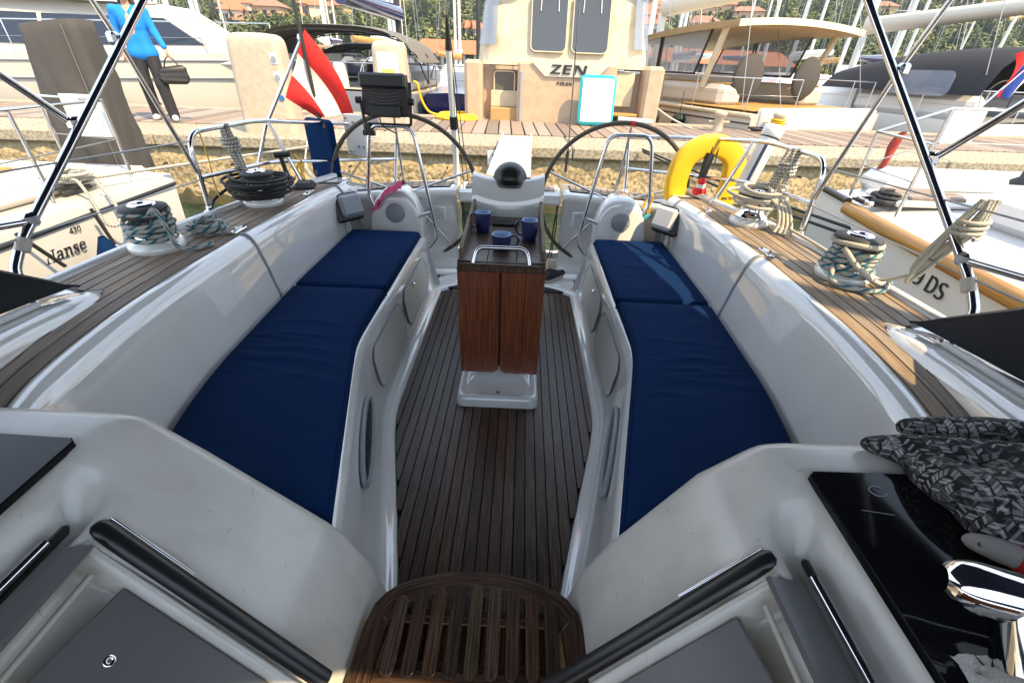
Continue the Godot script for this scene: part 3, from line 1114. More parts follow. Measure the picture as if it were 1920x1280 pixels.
func add_bimini(y: Node3D):
	var b := Node3D.new()
	b.name = "bimini"
	y.add_child(b, true)
	var st := mb()
	var rows := []
	for j in 15:
		var t := j / 14.0
		var z := lerpf(.45, -3.02, t)
		var row := PackedVector3Array()
		for k in 21:
			var u := lerpf(-1, 1, k / 20.0)
			var hw := lut([[.5, 1.9], [-.9, 1.96], [-1.37, 1.88], [-2.4, 1.67], [-3.1, 1.56]], z)
			var sag := .018 * absf(sin(t * PI * 3))
			row.append(Vector3(u * hw, 2.16 - .22 * pow(absf(u), 2.6) - sag - .05 * pow(absf(t - .5) * 2, 3), z))
		rows.append(row)
	grid(st, rows)
	part(b, "canopy", st, M.canvas)
	for s in [-1.0, 1.0]:
		# valance pocket hanging at the edge
		st = mb()
		var r2 := []
		for j in 15:
			var t := j / 14.0
			var z := lerpf(.45, -3.02, t)
			var hw := lut([[.5, 1.9], [-.9, 1.96], [-1.37, 1.88], [-2.4, 1.67], [-3.1, 1.56]], z)
			r2.append(PackedVector3Array([Vector3(s * hw, 1.935, z), Vector3(s * (hw + .005), 1.885, z)]))
		grid(st, r2)
		part(b, "valance", st, M.canvas)
	for s in [-1.0, 1.0]:
		var xb := -1.665 if s < 0 else 1.665
		pipe(b, "main_hoop", [Vector3(s * 1.64, .80, -1.36), Vector3(xb, .87, -1.36), Vector3(xb + s * .01, .95, -1.44), Vector3(xb - s * .045, 1.90, -2.62)], .0165, null, .05)
		pipe(b, "main_hoop_brace", [Vector3(xb + s * .012, 1.01, -1.51), Vector3(xb + s * .05, 1.10, -.75), Vector3(xb + s * .05, 1.9, -.62)], .0135)
		pipe(b, "hoop", [Vector3(xb + s * .02, 1.29, -1.86), Vector3(xb + s * .03, 1.92, -1.18)], .0135)
		pipe(b, "stay", [Vector3(s * 1.64, .95, -2.42), Vector3(xb + s * .01, 1.58, -2.235), Vector3(xb + s * .03, 1.92, -2.10)], .0105)
		var a := mb()
		rod(a, Vector3(xb, .93, -1.425), Vector3(xb + s * .002, .965, -1.455), .022, 12)
		part(b, "tape_band", a, M.offwhite)
		for q in [[1.015, -1.515], [1.29, -1.86], [1.58, -2.22]]:
			a = mb()
			box(a, Vector3(xb + s * .012, q[0], q[1]), Vector3(.045, .05, .05), .012)
			part(b, "clamp", a, M.steel)
	# sprayhood over the companionway
	var h := Node3D.new()
	h.name = "sprayhood"
	y.add_child(h, true)
	# folded down: a canvas roll lying in an arc across the cabin top
	st = mb()
	tube(st, spline([Vector3(-1.55, 1.0, .1), Vector3(-1.35, 1.22, .75), Vector3(-.7, 1.30, 1.0), Vector3(0, 1.32, 1.05), Vector3(.7, 1.30, 1.0), Vector3(1.35, 1.22, .75), Vector3(1.55, 1.0, .1)], 6), .10, 12)
	part(h, "hood", st, M.canvas)
	for s in [-1.0, 1.0]:
		st = mb()
		# the hood's aft skirt; its unseen upper part is added to darken panel reflections
		var sk := []
		for q in [[-1.37, 1.56, .84, .85], [-1.14, 1.60, .845, 1.03], [-.9, 1.61, .86, 1.21], [-.6, 1.62, .90, 1.44], [-.2, 1.62, .98, 1.72], [.4, 1.60, 1.05, 1.86]]:
			sk.append(PackedVector3Array([Vector3(s * (q[1] - .10), q[2], q[0] + .02), Vector3(s * (q[1] - .05), q[3] - .02, q[0]), Vector3(s * q[1], q[3], q[0]), Vector3(s * (q[1] + .02), q[2], q[0])]))
		grid(st, sk)
		part(h, "shading_curtain", st, M.blackcanvas)
		pipe(h, "track", [Vector3(s * 1.47, .835, -1.22), Vector3(s * 1.42, .875, -.75), Vector3(s * 1.36, .96, -.25)], .011, M.plastic)

# the moulding on either side of the companionway, with its dark panels
func add_surround(y: Node3D, s: float):
	var bx := .765 if s < 0 else .665       # where the flat top ends
	var ax := .968 if s < 0 else .888
	var ox := 1.30
	var st := mb()
	var rows := []
	# cross-sections from outboard to inboard, walking from the bulkhead's aft edge towards the hatch
	var zs := [-.735, -.728, -.715, -.70, -.67, -.64, -.615, -.60, -.58, -.55, -.52, -.495, -.48, -.465, -.45, -.435, -.42, -.405, -.39, -.375, -.36, -.345, -.33, -.28, -.18, -.05, .1]
	for i in zs.size():
		var z: float = zs[i]
		var k := smoothstep(-.61, -.49, z)      # 0 on the flat top, 1 in the trough
		var drop := 0.0
		if i == 0: drop = .03
		elif i == 1: drop = .012
		elif i == 2: drop = .003
		var r := PackedVector3Array()
		var m := bx
		for p in [[ox, .86, .86], [ax + .05, .86, .855], [m + .06, .858, .845], [m + .035, .857, .825], [m + .02, .855, .775], [m + .005, .853, .745], [m - .012, .848, .738], [m - .028, .838, .742], [m - .044, .824, .765], [m - .06, .808, .785], [m - .078, .790, .788], [m - .096, .772, .776], [m - .125, .744, .748]]:
			var cut := .075 * smoothstep(-.452, -.436, z) if p[0] < m - .085 else 0.0
			r.append(Vector3(s * (p[0] + cut * .9), lerpf(p[1], p[2], k) - drop - cut * .6, z))
		# the long slope down to the sole
		var e0 := Vector2(m - .125, .744)
		var e1 := Vector2(.385, .47)
		var e2 := Vector2(.315, .30)
		var e3 := Vector2(.285, .14)
		var e4 := Vector2(.27, -.02)
		var tt := 0.05
		for q in [e0.lerp(e1, .33), e0.lerp(e1, .66), e0.lerp(e1, .93), e1 + Vector2(-.012, -.02), e2, e3, e4]:
			tt += .22
			var zc := lerpf(-.452, -.352, min(tt, 1.1))
			var cut := .085 * smoothstep(zc, zc + .016, z)
			r.append(Vector3(s * (q.x + cut * .75), q.y - drop - cut * .7, z))
		rows.append(r)
	grid(st, rows)
	# aft face of the bulkhead down to the bench
	var lo := PackedVector3Array()
	for p in rows[0]: lo.append(Vector3(p.x, min(p.y, .40), -.737))
	grid(st, [lo, rows[0]])
	var sur := part(y, "companionway_surround", st, M.gel_worn)
	# glossy black panel on the bulkhead top
	st = mb()
	var pi := .803 if s < 0 else .695
	plate(st, [Vector2(s * pi, -.617), Vector2(s * (pi + .012), -.627), Vector2(s * 1.02, -.632), Vector2(s * 1.12, -.40), Vector2(s * 1.12, .15), Vector2(s * (pi - .03), .15)], .018, Transform3D(Basis(Vector3.RIGHT, Vector3(0, 0, 1), Vector3(0, -1, 0)), Vector3(0, .862, 0)), .002)
	var pan := part(sur, "instrument_panel", st, M.acryl)
	if s > 0:
		st = mb()
		var arc := []
		for k in 15:
			var a := TAU * .82 * k / 14 + .4
			arc.append(Vector3(.805 + cos(a) * .016, .8722, -.58 + sin(a) * .012))
		tube(st, arc, .0012, 5)
		rod(st, Vector3(.745, .8720, -.535), Vector3(.80, .8720, -.527), .0007, 4)
		part(pan, "engraved_mark", st, M.greyplastic)
	# dark grab strip lying on the slope, and the groove under it
	var d0 := Vector3(s * (bx - .076), .792, -.487)
	var d1 := Vector3(s * (bx - .50), .392, -.385)
	var ax3 := (d1 - d0).normalized()
	var nz := Vector3(s * -.68, -.0, .0)
	var up := Vector3(s * -.69, .725, 0).normalized()
	var sd := ax3.cross(up).normalized()
	st = mb()
	var gr := []
	for q in [[0.0, .008, .004], [.006, .015, .009], [.02, .0195, .013], [.05, .0205, .014], [.56, .0205, .014]]:
		var c: Vector3 = d0 + ax3 * q[0]
		var r := PackedVector3Array()
		for k in 10:
			var a := PI * k / 9.0
			r.append(c + sd * cos(a) * q[1] + up * (sin(a) * q[2] + .002))
		gr.append(r)
	grid(st, gr)
	part(sur, "grab_strip", st, M.rubber)
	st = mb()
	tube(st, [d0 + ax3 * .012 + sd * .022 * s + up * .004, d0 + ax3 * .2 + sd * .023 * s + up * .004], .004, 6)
	part(sur, "strip_highlight", st, M.chrome)  # short chrome line standing in for the highlight beside the grab strip
	# inner rebate: raised ledge, then the grey hatch runners
	st = mb()
	var u := ax3
	var w := Vector3(0, .0, 1.0)
	var base := d0 + up * -.012 + Vector3(s * -.004, -.01, .028)
	var lr := []
	for q in [0.0, .04, .3, .6]:
		var c: Vector3 = base + u * q
		lr.append(PackedVector3Array([c + up * -.03, c + up * .016, c + up * .022 + w * .006, c + up * .020 + w * .016, c + up * .008 + w * .021, c + up * -.05 + w * .022]))
	grid(st, lr)
	part(sur, "ledge", st, M.gel_worn)
	# grey sliding-hatch boards: one flat strip on top, one down the slope
	st = mb()
	var c0 := base + w * .026 + Vector3(s * .006, .004, 0)
	box(st, c0 + Vector3(s * -.012, .012, .22), Vector3(.078, .012, .46), .003, Basis(Vector3.BACK, s * -.25))
	part(sur, "hatch_runner", st, M.greyplex)
	st = mb()
	rod(st, c0 + Vector3(s * .028, .030, -.005), c0 + Vector3(s * .028, .030, .46), .008, 8)
	part(sur, "runner_edge", st, M.steel)
	st = mb()
	var bb := Basis(u, up, u.cross(up))
	box(st, c0 + u * .30 + up * .012 + Vector3(0, -.012, .232), Vector3(.48, .012, .46), .003, bb)
	part(sur, "hatch_board", st, M.greyplex)
	st = mb()
	rod(st, c0 + u * .052 + up * .014 + Vector3(0, .0, .01), c0 + u * .052 + up * .014 + Vector3(0, 0.0, .46), .006, 6)
	part(sur, "board_joint", st, M.offwhite)
	st = mb()
	lathe(st, [Vector2(.010, 0), Vector2(.009, .003), Vector2(.004, .003), Vector2(.003, .0015), Vector2(0, .0015)], 14, c0 + u * .16 + up * .012 + Vector3(0, -.006, .09), Basis(bb.x, up, bb.z))
	part(sur, "screw", st, M.chrome)
	# second dark seal standing in the trough
	st = mb()
	var q0 := bx - .012 if s < 0 else bx - .01
	box(st, Vector3(s * (q0 - .004), .775, -.24), Vector3(.014, .03, .50), .006, Basis(Vector3.BACK, s * .5))
	part(sur, "side_seal", st, M.rubber)

func add_step(y: Node3D):
	var n := Node3D.new()
	n.name = "companionway_step"
	y.add_child(n, true)
	n.position = Vector3(.012, .262, 0)
	# frame with one large opening, outline walked round
	var out := []
	var inn := []
	var N := 24
	for k in range(N + 1):
		var x := lerpf(-.284, .284, float(k) / N)
		var u := absf(x) / .284
		out.append(Vector2(x, -.735 + .072 * u * u + .03 * pow(u, 12)))
		var xi := lerpf(-.235, .235, float(k) / N)
		var ui := absf(xi) / .235
		inn.append(Vector2(xi, -.672 + .045 * ui * ui + .045 * pow(ui, 8)))
	out += [Vector2(.30, -.60), Vector2(.305, -.40), Vector2(.305, -.20), Vector2(-.305, -.20), Vector2(-.305, -.40), Vector2(-.30, -.60)]
	var st := mb()
	var top := .0
	var bot := -.028
	var F := func(p: Vector2, h: float): return Vector3(p.x, h, p.y)
	# aft rail as a strip between the two arcs
	var rows := []
	for k in range(N + 1): rows.append(PackedVector3Array([F.call(out[k], bot), F.call(out[k], top - .004), F.call(out[k] + Vector2(0, .004), top), F.call(inn[k], top), F.call(inn[k] , bot)]))
	grid(st, rows, false)
	part(n, "aft_rail", st, M.sole[1])
	for s in [-1.0, 1.0]:
		st = mb()
		plate(st, [Vector2(s * .236, -.58), Vector2(s * .284, -.634), Vector2(s * .300, -.56), Vector2(s * .305, -.40), Vector2(s * .305, -.20), Vector2(s * .245, -.20), Vector2(s * .245, -.50)], .027, Transform3D(Basis(Vector3.RIGHT, Vector3(0, 0, 1), Vector3(0, -1, 0)), Vector3(0, -.0145, 0)), .002)
		part(n, "side_rail", st, M.sole[1])
	st = mb()
	box(st, Vector3(0, -.0145, -.338), Vector3(.488, .027, .275), .003)
	part(n, "tread", st, M.sole[1])
	for k in 9:
		st = mb()
		var x := lerpf(-.208, .208, k / 8.0)
		var u := absf(x) / .235
		var zf := -.69 + .05 * u * u
		var zb := -.455
		var poly := []
		for j in 9:
			var a := PI * j / 8
			poly.append(Vector2(x + cos(a) * .0175, zf + .016 - sin(a) * .016))
		for j in 9:
			var a := PI + PI * j / 8
			poly.append(Vector2(x + cos(a) * .0175, zb - .016 - sin(a) * .016))
		plate(st, poly, .02, Transform3D(Basis(Vector3.RIGHT, Vector3(0, 0, 1), Vector3(0, -1, 0)), Vector3(0, .001, 0)), .0025)
		part(n, "slat", st, M.sole[k % 5])
	st = mb()
	for q in [-.49, -.62]: box(st, Vector3(0, -.024, q), Vector3(.47, .014, .022), .002)
	part(n, "cleat", st, M.sole[1])
	# moulded well under the step
	st = mb()
	quad(st, Vector3(-.4, -.30, -.75), Vector3(.4, -.30, -.75), Vector3(.4, -.30, .2), Vector3(-.4, -.30, .2))
	quad(st, Vector3(-.32, -.262, -.70), Vector3(.32, -.262, -.70), Vector3(.32, -.03, -.60), Vector3(-.32, -.03, -.60))
	part(n, "step_well", st, M.gel_worn)
	# cabin behind the lens: front of the companionway, so the hatch is not open to the sky
	st = mb()
	quad(st, Vector3(-1.7, -.6, 1.25), Vector3(1.7, -.6, 1.25), Vector3(1.7, 1.1, 1.25), Vector3(-1.7, 1.1, 1.25))
	quad(st, Vector3(-1.2, -.6, -.15), Vector3(1.2, -.6, -.15), Vector3(1.2, -.6, 1.25), Vector3(-1.2, -.6, 1.25))
	part(y, "cabin_interior", st, M.mahog)

# ---------------------------------------------------------------- water, quay, dock
func build_quay():
	var st := mb()
	quad(st, Vector3(-400, -.47, 60), Vector3(400, -.47, 60), Vector3(400, -.47, -420), Vector3(-400, -.47, -420))
	var wm := mat(lin(.012, .035, .022), .04)
	wm.metallic_specular = .6
	var wn := noise_img(61, 256, 256, 10, 14, [Color.BLACK, Color.WHITE], 1.0, 3)
	wm.normal_enabled = true
	wm.normal_texture = normal_of(wn, 4.0)
	wm.normal_scale = .35
	wm.uv1_triplanar = true
	wm.uv1_world_triplanar = true
	wm.uv1_scale = Vector3(.45, .45, .45)
	structure("water", st, wm)
	# the quay: rough wall, coping blocks, boarded walkway
	var q := Node3D.new()
	q.name = "quay"
	add_child(q)
	q.position = Vector3(0, 0, -7.05)
	q.rotation.y = deg_to_rad(2.4)
	q.set_meta("kind", "structure")
	st = mb()
	var n := FastNoiseLite.new()
	n.seed = 5
	n.frequency = 1.6
	n.fractal_octaves = 4
	var rows := []
	for j in 13:
		var row := PackedVector3Array()
		var h := lerpf(-1.2, .38, j / 12.0)
		for i in 181:
			var x := lerpf(-16, 16, i / 180.0)
			row.append(Vector3(x, h, n.get_noise_2d(x, h * 1.3) * .10 + (-.05 if j == 12 else 0.0)))
		rows.append(row)
	grid(st, rows)
	part(q, "wall", st, M.stone)
	# weed growing along the waterline, ragged at its upper edge
	st = mb()
	var weed := []
	for i in 361:
		var wx := lerpf(-16, 16, i / 360.0)
		var up := -.30 + n.get_noise_2d(wx * 2.5, 40.0) * .16
		var fz := n.get_noise_2d(wx, -.4) * .10 + .012
		weed.append(PackedVector3Array([Vector3(wx, -.9, fz + .03), Vector3(wx, lerpf(-.5, up, .5), fz + .035), Vector3(wx, up, n.get_noise_2d(wx, up * 1.3) * .10 + .004)]))
	grid(st, weed)
	part(q, "weed_band", st, textured(noise_img(62, 128, 128, 20, 20, [lin(.025, .03, .012), lin(.075, .06, .025)], 1.1), Vector3(1.2, 1.2, 1.2), .8, Color.WHITE, true))
	st = mb()
	box(st, Vector3(0, -.2, -1.9), Vector3(60, 1.3, 3.6), 0)
	part(q, "core", st, M.coping)
	var x := -15.8
	while x < 15.8:
		var w := rng.randf_range(2.2, 3.1)
		st = mb()
		box(st, Vector3(x + w / 2, .44, -.48), Vector3(w - .015, .16 + rng.randf() * .006, 1.12 + rng.randf() * .02), .02)
		part(q, "coping_block", st, M.coping)
		x += w
	# boards laid across the walkway
	var shapes := []
	for v in 4:
		var b := mb()
		box(b, Vector3.ZERO, Vector3(.205, .04, 2.15), .006)
		b.generate_normals()
		shapes.append(b.commit())
	var px := -15.0
	var k := 0
	while px < 15.0:
		inst(q, "plank", shapes[k % 4], M.dock[rng.randi() % 4], Transform3D(Basis(Vector3.UP, rng.randf_range(-.004, .004)), Vector3(px, .515 + rng.randf_range(-.003, .003), -2.15)))
		px += .228
		k += 1
	st = mb()
	box(st, Vector3(0, .46, -3.42), Vector3(60, .17, .36), .02)
	part(q, "rear_kerb", st, M.coping)
	st = mb()
	for i in 14: rod(st, Vector3(-5.2 + i * .85 + sin(i * 7.0) * .2, .12 + .1 * sin(i * 3.0), .06), Vector3(-5.2 + i * .85 + sin(i * 7.0) * .2, .12 + .1 * sin(i * 3.0), .14), .014, 6)
	part(q, "iron_pin", st, M.black)

# ---------------------------------------------------------------- things lying about on the yacht
func cushion(label: String, s: float, z0: float, z1: float, seed_: int):
	var o := thing("seat_cushion", label, "cushion", Vector3(0, .433, 0), 0, "navy cushions on the cockpit benches")
	var n := FastNoiseLite.new()
	n.seed = seed_
	n.frequency = 1.0
	var st := mb()
	var rows := []
	var under := []
	var th := .055
	var e := .028
	var js := []
	for k in 5: js.append(e * (1 - cos(PI / 2 * k / 4.0)))
	var L := z0 - z1
	var N := 130
	for k in range(1, N): js.append(lerpf(e, L - e, float(k) / N))
	for k in range(4, -1, -1): js.append(L - e * (1 - cos(PI / 2 * k / 4.0)))
	for dz in js:
		var z: float = z0 - dz
		var xi := slut(SEAT, z) + .004
		var xo := slut(CUSH, z) - .012
		var w := xo - xi
		var us := []
		for k in 5: us.append(e * (1 - cos(PI / 2 * k / 4.0)))
		for k in range(1, 20): us.append(lerpf(e, w - e, k / 20.0))
		for k in range(4, -1, -1): us.append(w - e * (1 - cos(PI / 2 * k / 4.0)))
		var row := PackedVector3Array()
		for du in us:
			var d1: float = min(du, w - du) / e
			var d2: float = min(dz, L - dz) / e
			var q1: float = 1.0 - clampf(d1, 0, 1)
			var q2: float = 1.0 - clampf(d2, 0, 1)
			var q: float = sqrt(min(1.0, q1 * q1 + q2 * q2))
			var h: float = th * (.35 + .65 * sqrt(max(0.0, 1.0 - q * q)))
			var x: float = xi + du
			var mid: float = smoothstep(0, .12, min(du, w - du)) * smoothstep(0, .12, min(dz, L - dz))
			h += .010 * mid
			var fold: float = exp(-pow((z + 1.50) / .20, 2))
			h += mid * fold * .008 * n.get_noise_2d(x * 2.2 + 3, (z + x * .12) * 21)
			for rz in [[-1.32, .68, .15], [-1.42, .86, .22], [-1.50, .80, .26], [-1.60, .90, .20], [-1.72, .84, .22], [-2.62, .86, .12]]:
				var zc: float = rz[0] + .02 * sin(x * 9 + seed_) + .012 * seed_ - .05
				h += mid * .006 * exp(-pow((z - zc) / .013, 2)) * exp(-pow((x - rz[1]) / rz[2], 4))
			h += mid * .005 * n.get_noise_2d(x * 4, z * 5)
			row.append(Vector3(s * x, h, z))
		rows.append(row)
	grid(st, rows)
	# skirt round the edge
	var a := []
	for r in rows: a.append(PackedVector3Array([Vector3(r[0].x + s * .008, 0, r[0].z), r[0]]))
	grid(st, a)
	a = []
	for r in rows: a.append(PackedVector3Array([Vector3(r[-1].x - s * .008, 0, r[-1].z), r[-1]]))
	grid(st, a)
	for r in [rows[0], rows[-1]]:
		a = []
		for p in r: a.append(PackedVector3Array([Vector3(p.x, 0, p.z), p]))
		grid(st, a)
	part(o, "cover", st, M.navy)
	# piping along the top edge on the footwell side
	st = mb()
	var pp := []
	for k in range(3, rows.size() - 3, 3): pp.append(rows[k][2] + Vector3(-s * .001, .002, 0))
	tube(st, pp, .003, 5)
	part(o, "piping", st, M.navy)

func mug(label: String, at: Vector3, r: float, h: float, turn: float):
	var o := thing("coffee_mug", label, "mug", at, turn, "blue mugs on the cockpit table")
	var st := mb()
	lathe(st, [Vector2(0, .002), Vector2(r * .78, .0), Vector2(r * .86, .006), Vector2(r * .97, h * .35), Vector2(r, h * .97)], 32)
	part(o, "body", st, M.mug)
	st = mb()
	lathe(st, [Vector2(r, h * .97), Vector2(r * .985, h), Vector2(r * .95, h), Vector2(r * .93, h * .95), Vector2(r * .88, h * .3), Vector2(r * .7, h * .12), Vector2(0, h * .10)], 32)
	part(o, "lining", st, M.mugin)
	st = mb()
	tube(st, spline([Vector3(r * .9, h * .82, 0), Vector3(r * 1.45, h * .86, 0), Vector3(r * 1.78, h * .58, 0), Vector3(r * 1.5, h * .27, 0), Vector3(r * .9, h * .2, 0)], 6), .0065, 8)
	part(o, "handle", st, M.mug)

# rope wound round a drum, then lying in loose turns
func coil_pts(c: Vector3, r: float, turns: float, rise: float, seed_: int, wob := .1, squash := 1.0, rot := 0.0) -> Array:
	var out := []
	var g := RandomNumberGenerator.new()
	g.seed = seed_
	var n := int(turns * 16)
	var ph := g.randf() * TAU
	for k in n:
		var a := TAU * k / 16.0
		var rr := r * (1.0 + wob * sin(a * .37 + ph) + wob * .4 * sin(a * 1.7 + ph * 2))
		var p := Vector3(cos(a) * rr, rise * k / n + .004 * sin(a * 2.3 + ph), sin(a) * rr * squash)
		out.append(c + p.rotated(Vector3.UP, rot))
	return out

func rope(par: Node, called: String, pts: Array, r: float, m: Material, n := 3, seg := 7):
	var st := mb()
	tube(st, spline(pts, n), r, seg)
	return part(par, called, st, m)

# a gathered hank hanging from a rail
func hank(o: Node3D, top: Vector3, len_: float, m: Material, seed_: int, lean: Vector3, r := .009, loops := 5):
	var g := RandomNumberGenerator.new()
	g.seed = seed_
	for k in loops:
		var sp := g.randf_range(-.022, .022)
		var l := len_ * g.randf_range(.82, 1.02)
		var wd := g.randf_range(.010, .026)
		var side := Vector3(1, 0, .3).normalized()
		var pts := [top + side * (sp - .01) + Vector3(0, .01, 0), top + side * (sp - wd) + Vector3(0, -.08, g.randf_range(-.02, .02)) + lean * .15, top + side * (sp - wd) + lean * .7 + Vector3(0, -l * .75, 0), top + side * sp + lean + Vector3(0, -l, 0), top + side * (sp + wd) + lean * .75 + Vector3(0, -l * .78, 0), top + side * (sp + wd * .8) + Vector3(0, -.10, g.randf_range(-.02, .02)) + lean * .15, top + side * (sp + .012) + Vector3(0, .012, 0)]
		rope(o, "loop", pts, r, m, 5)
	var w := []
	for k in 40:
		var a := TAU * k / 12.0
		w.append(top + Vector3(cos(a) * .045, -.06 - k * .0016, sin(a) * .035) + lean * .12)
	rope(o, "lashing", w, r, m, 1)

func build_loose():
	cushion("long navy cushion on the bench beside the oval port, under the teal roped winch", -1, -.74, -2.16, 3)
	cushion("short navy cushion on the bench beneath the pod with the magenta cloth", -1, -2.17, -3.12, 4)
	cushion("long navy cushion on the bench beside the knitted sweater", 1, -.74, -2.13, 5)
	cushion("short navy cushion crossed by a bright sun patch", 1, -2.14, -3.12, 6)
	mug("short wide blue mug standing by the steel table handle", Vector3(-.002, .733, -2.17), .050, .082, .1)
	mug("tall blue mug by the table rim with its handle turned outward", Vector3(-.118, .733, -2.44), .044, .112, PI * .97)
	mug("tall blue mug with its handle towards the other two mugs", Vector3(.142, .733, -2.33), .044, .112, PI * .93)
	var st := mb()
	var o := thing("mobile_phone", "dark mobile phone lying flat on the table tray behind the mugs", "phone", Vector3(.0, .736, -2.58))
	box(st, Vector3(0, .004, 0), Vector3(.15, .009, .078), .004)
	part(o, "case", st, M.black)
	st = mb()
	box(st, Vector3(0, .009, 0), Vector3(.138, .0012, .068), .0005)
	part(o, "screen", st, M.acryl)
	# shoe
	o = thing("canvas_shoe", "dark shoe with thick white sole on the teak by the table foot", "shoe", Vector3(.40, .022, -3.42), -.75)
	st = mb()
	var pr := []
	var up := []
	for k in 13:
		var t := k / 12.0
		var w: float = .046 * (.72 + .32 * sin(t * PI * .8 + .5)) * (1 if k > 0 and k < 12 else .55)
		var z := lerpf(.14, -.14, t)
		pr.append(PackedVector3Array([Vector3(-w, .0, z), Vector3(-w * 1.04, .015, z), Vector3(-w, .03, z), Vector3(w, .03, z), Vector3(w * 1.04, .015, z), Vector3(w, 0, z)]))
		var hh: float = lerpf(.105, .055, smoothstep(.25, .75, t)) * (1 if k > 0 and k < 12 else .5)
		up.append(PackedVector3Array([Vector3(-w * .97, .03, z), Vector3(-w * .9, hh * .6, z), Vector3(-w * .5, hh * .95, z), Vector3(0, hh if t > .42 else hh * .62, z), Vector3(w * .5, hh * .95, z), Vector3(w * .9, hh * .6, z), Vector3(w * .97, .03, z)]))
	grid(st, pr)
	part(o, "sole", st, M.offwhite)
	st = mb()
	grid(st, up)
	part(o, "upper", st, M.charcoal)
	for k in 4:
		st = mb()
		tube(st, [Vector3(-.022, .083 - k * .006, -.0 - k * .018), Vector3(0, .092 - k * .008, -.004 - k * .018), Vector3(.022, .083 - k * .006, -.0 - k * .018)], .003, 5)
		part(o, "lace", st, M.offwhite)
	# magenta cloth on the left pod
	o = thing("magenta_cloth", "crumpled magenta cloth draped over the helm pod by the plotter", "cloth", Vector3(-.86, .70, -3.19))
	st = mb()
	var rows := []
	var n := FastNoiseLite.new()
	n.seed = 9
	n.frequency = 14
	for i in 13:
		var row := PackedVector3Array()
		for j in 7:
			var u := lerpf(-1, 1, i / 12.0)
			var v := lerpf(-1, 1, j / 6.0)
			var c := Vector3(u * .115, .045 + u * .06 - .07 * smoothstep(.0, -1., u) + .012 * cos(v * 3.0), .03 + v * .055 * (1 + .35 * u))
			row.append(c + Vector3(n.get_noise_2d(u, v) * .016, (1 - v * v) * .018 + n.get_noise_2d(u + 5, v) * .02, n.get_noise_2d(u, v + 7) * .016))
		rows.append(row)
	grid(st, rows)
	part(o, "cloth", st, M.magenta)
	add_plotter()
	add_stern_gear()
	add_ropes()
	add_companion_things()

func add_plotter():
	var o := thing("chart_plotter", "black chart plotter seen from behind, clamped above the guard rail", "plotter", Vector3(-.83, 1.17, -3.24))
	var st := mb()
	plate(st, [Vector2(-.145, .29), Vector2(.145, .29), Vector2(.165, .06), Vector2(.12, .045), Vector2(-.12, .045), Vector2(-.165, .06)], .05, Transform3D(Basis(Vector3.RIGHT, -.1), Vector3(0, 0, -.02)), .012)
	part(o, "housing", st, M.charcoal)
	st = mb()
	box(st, Vector3(0, .255, .012), Vector3(.30, .085, .055), .014, Basis(Vector3.RIGHT, -.1))
	part(o, "hood", st, M.black)
	for k in 4:
		st = mb()
		tube(st, spline([Vector3(-.10, .19 - k * .018, .014), Vector3(0, .178 - k * .018, .018), Vector3(.10, .19 - k * .018, .014)], 4), .003, 5)
		part(o, "rib", st, M.greyplex)
	st = mb()
	box(st, Vector3(0, .08, .012), Vector3(.20, .07, .03), .006)
	part(o, "socket_block", st, M.black)
	for s in [-1.0, 1.0]:
		st = mb()
		rod(st, Vector3(s * .16, .14, .0), Vector3(s * .19, .14, .0), .022, 10)
		part(o, "knob", st, M.black)
	pipe(o, "bracket", [Vector3(-.165, .16, 0), Vector3(-.15, .0, 0), Vector3(.16, .0, 0), Vector3(.172, .25, 0)], .010, M.charcoal, .02)
	rope(o, "cable", [Vector3(-.04, .06, .02), Vector3(-.03, .0, .03), Vector3(.02, -.03, .03), Vector3(.06, -.05, .02)], .004, M.black)
	st = mb()
	box(st, Vector3(-.135, -.03, .0), Vector3(.05, .08, .05), .012)
	rod(st, Vector3(-.17, -.055, 0), Vector3(-.09, -.055, 0), .018, 8)
	part(o, "rail_clamp", st, M.black)

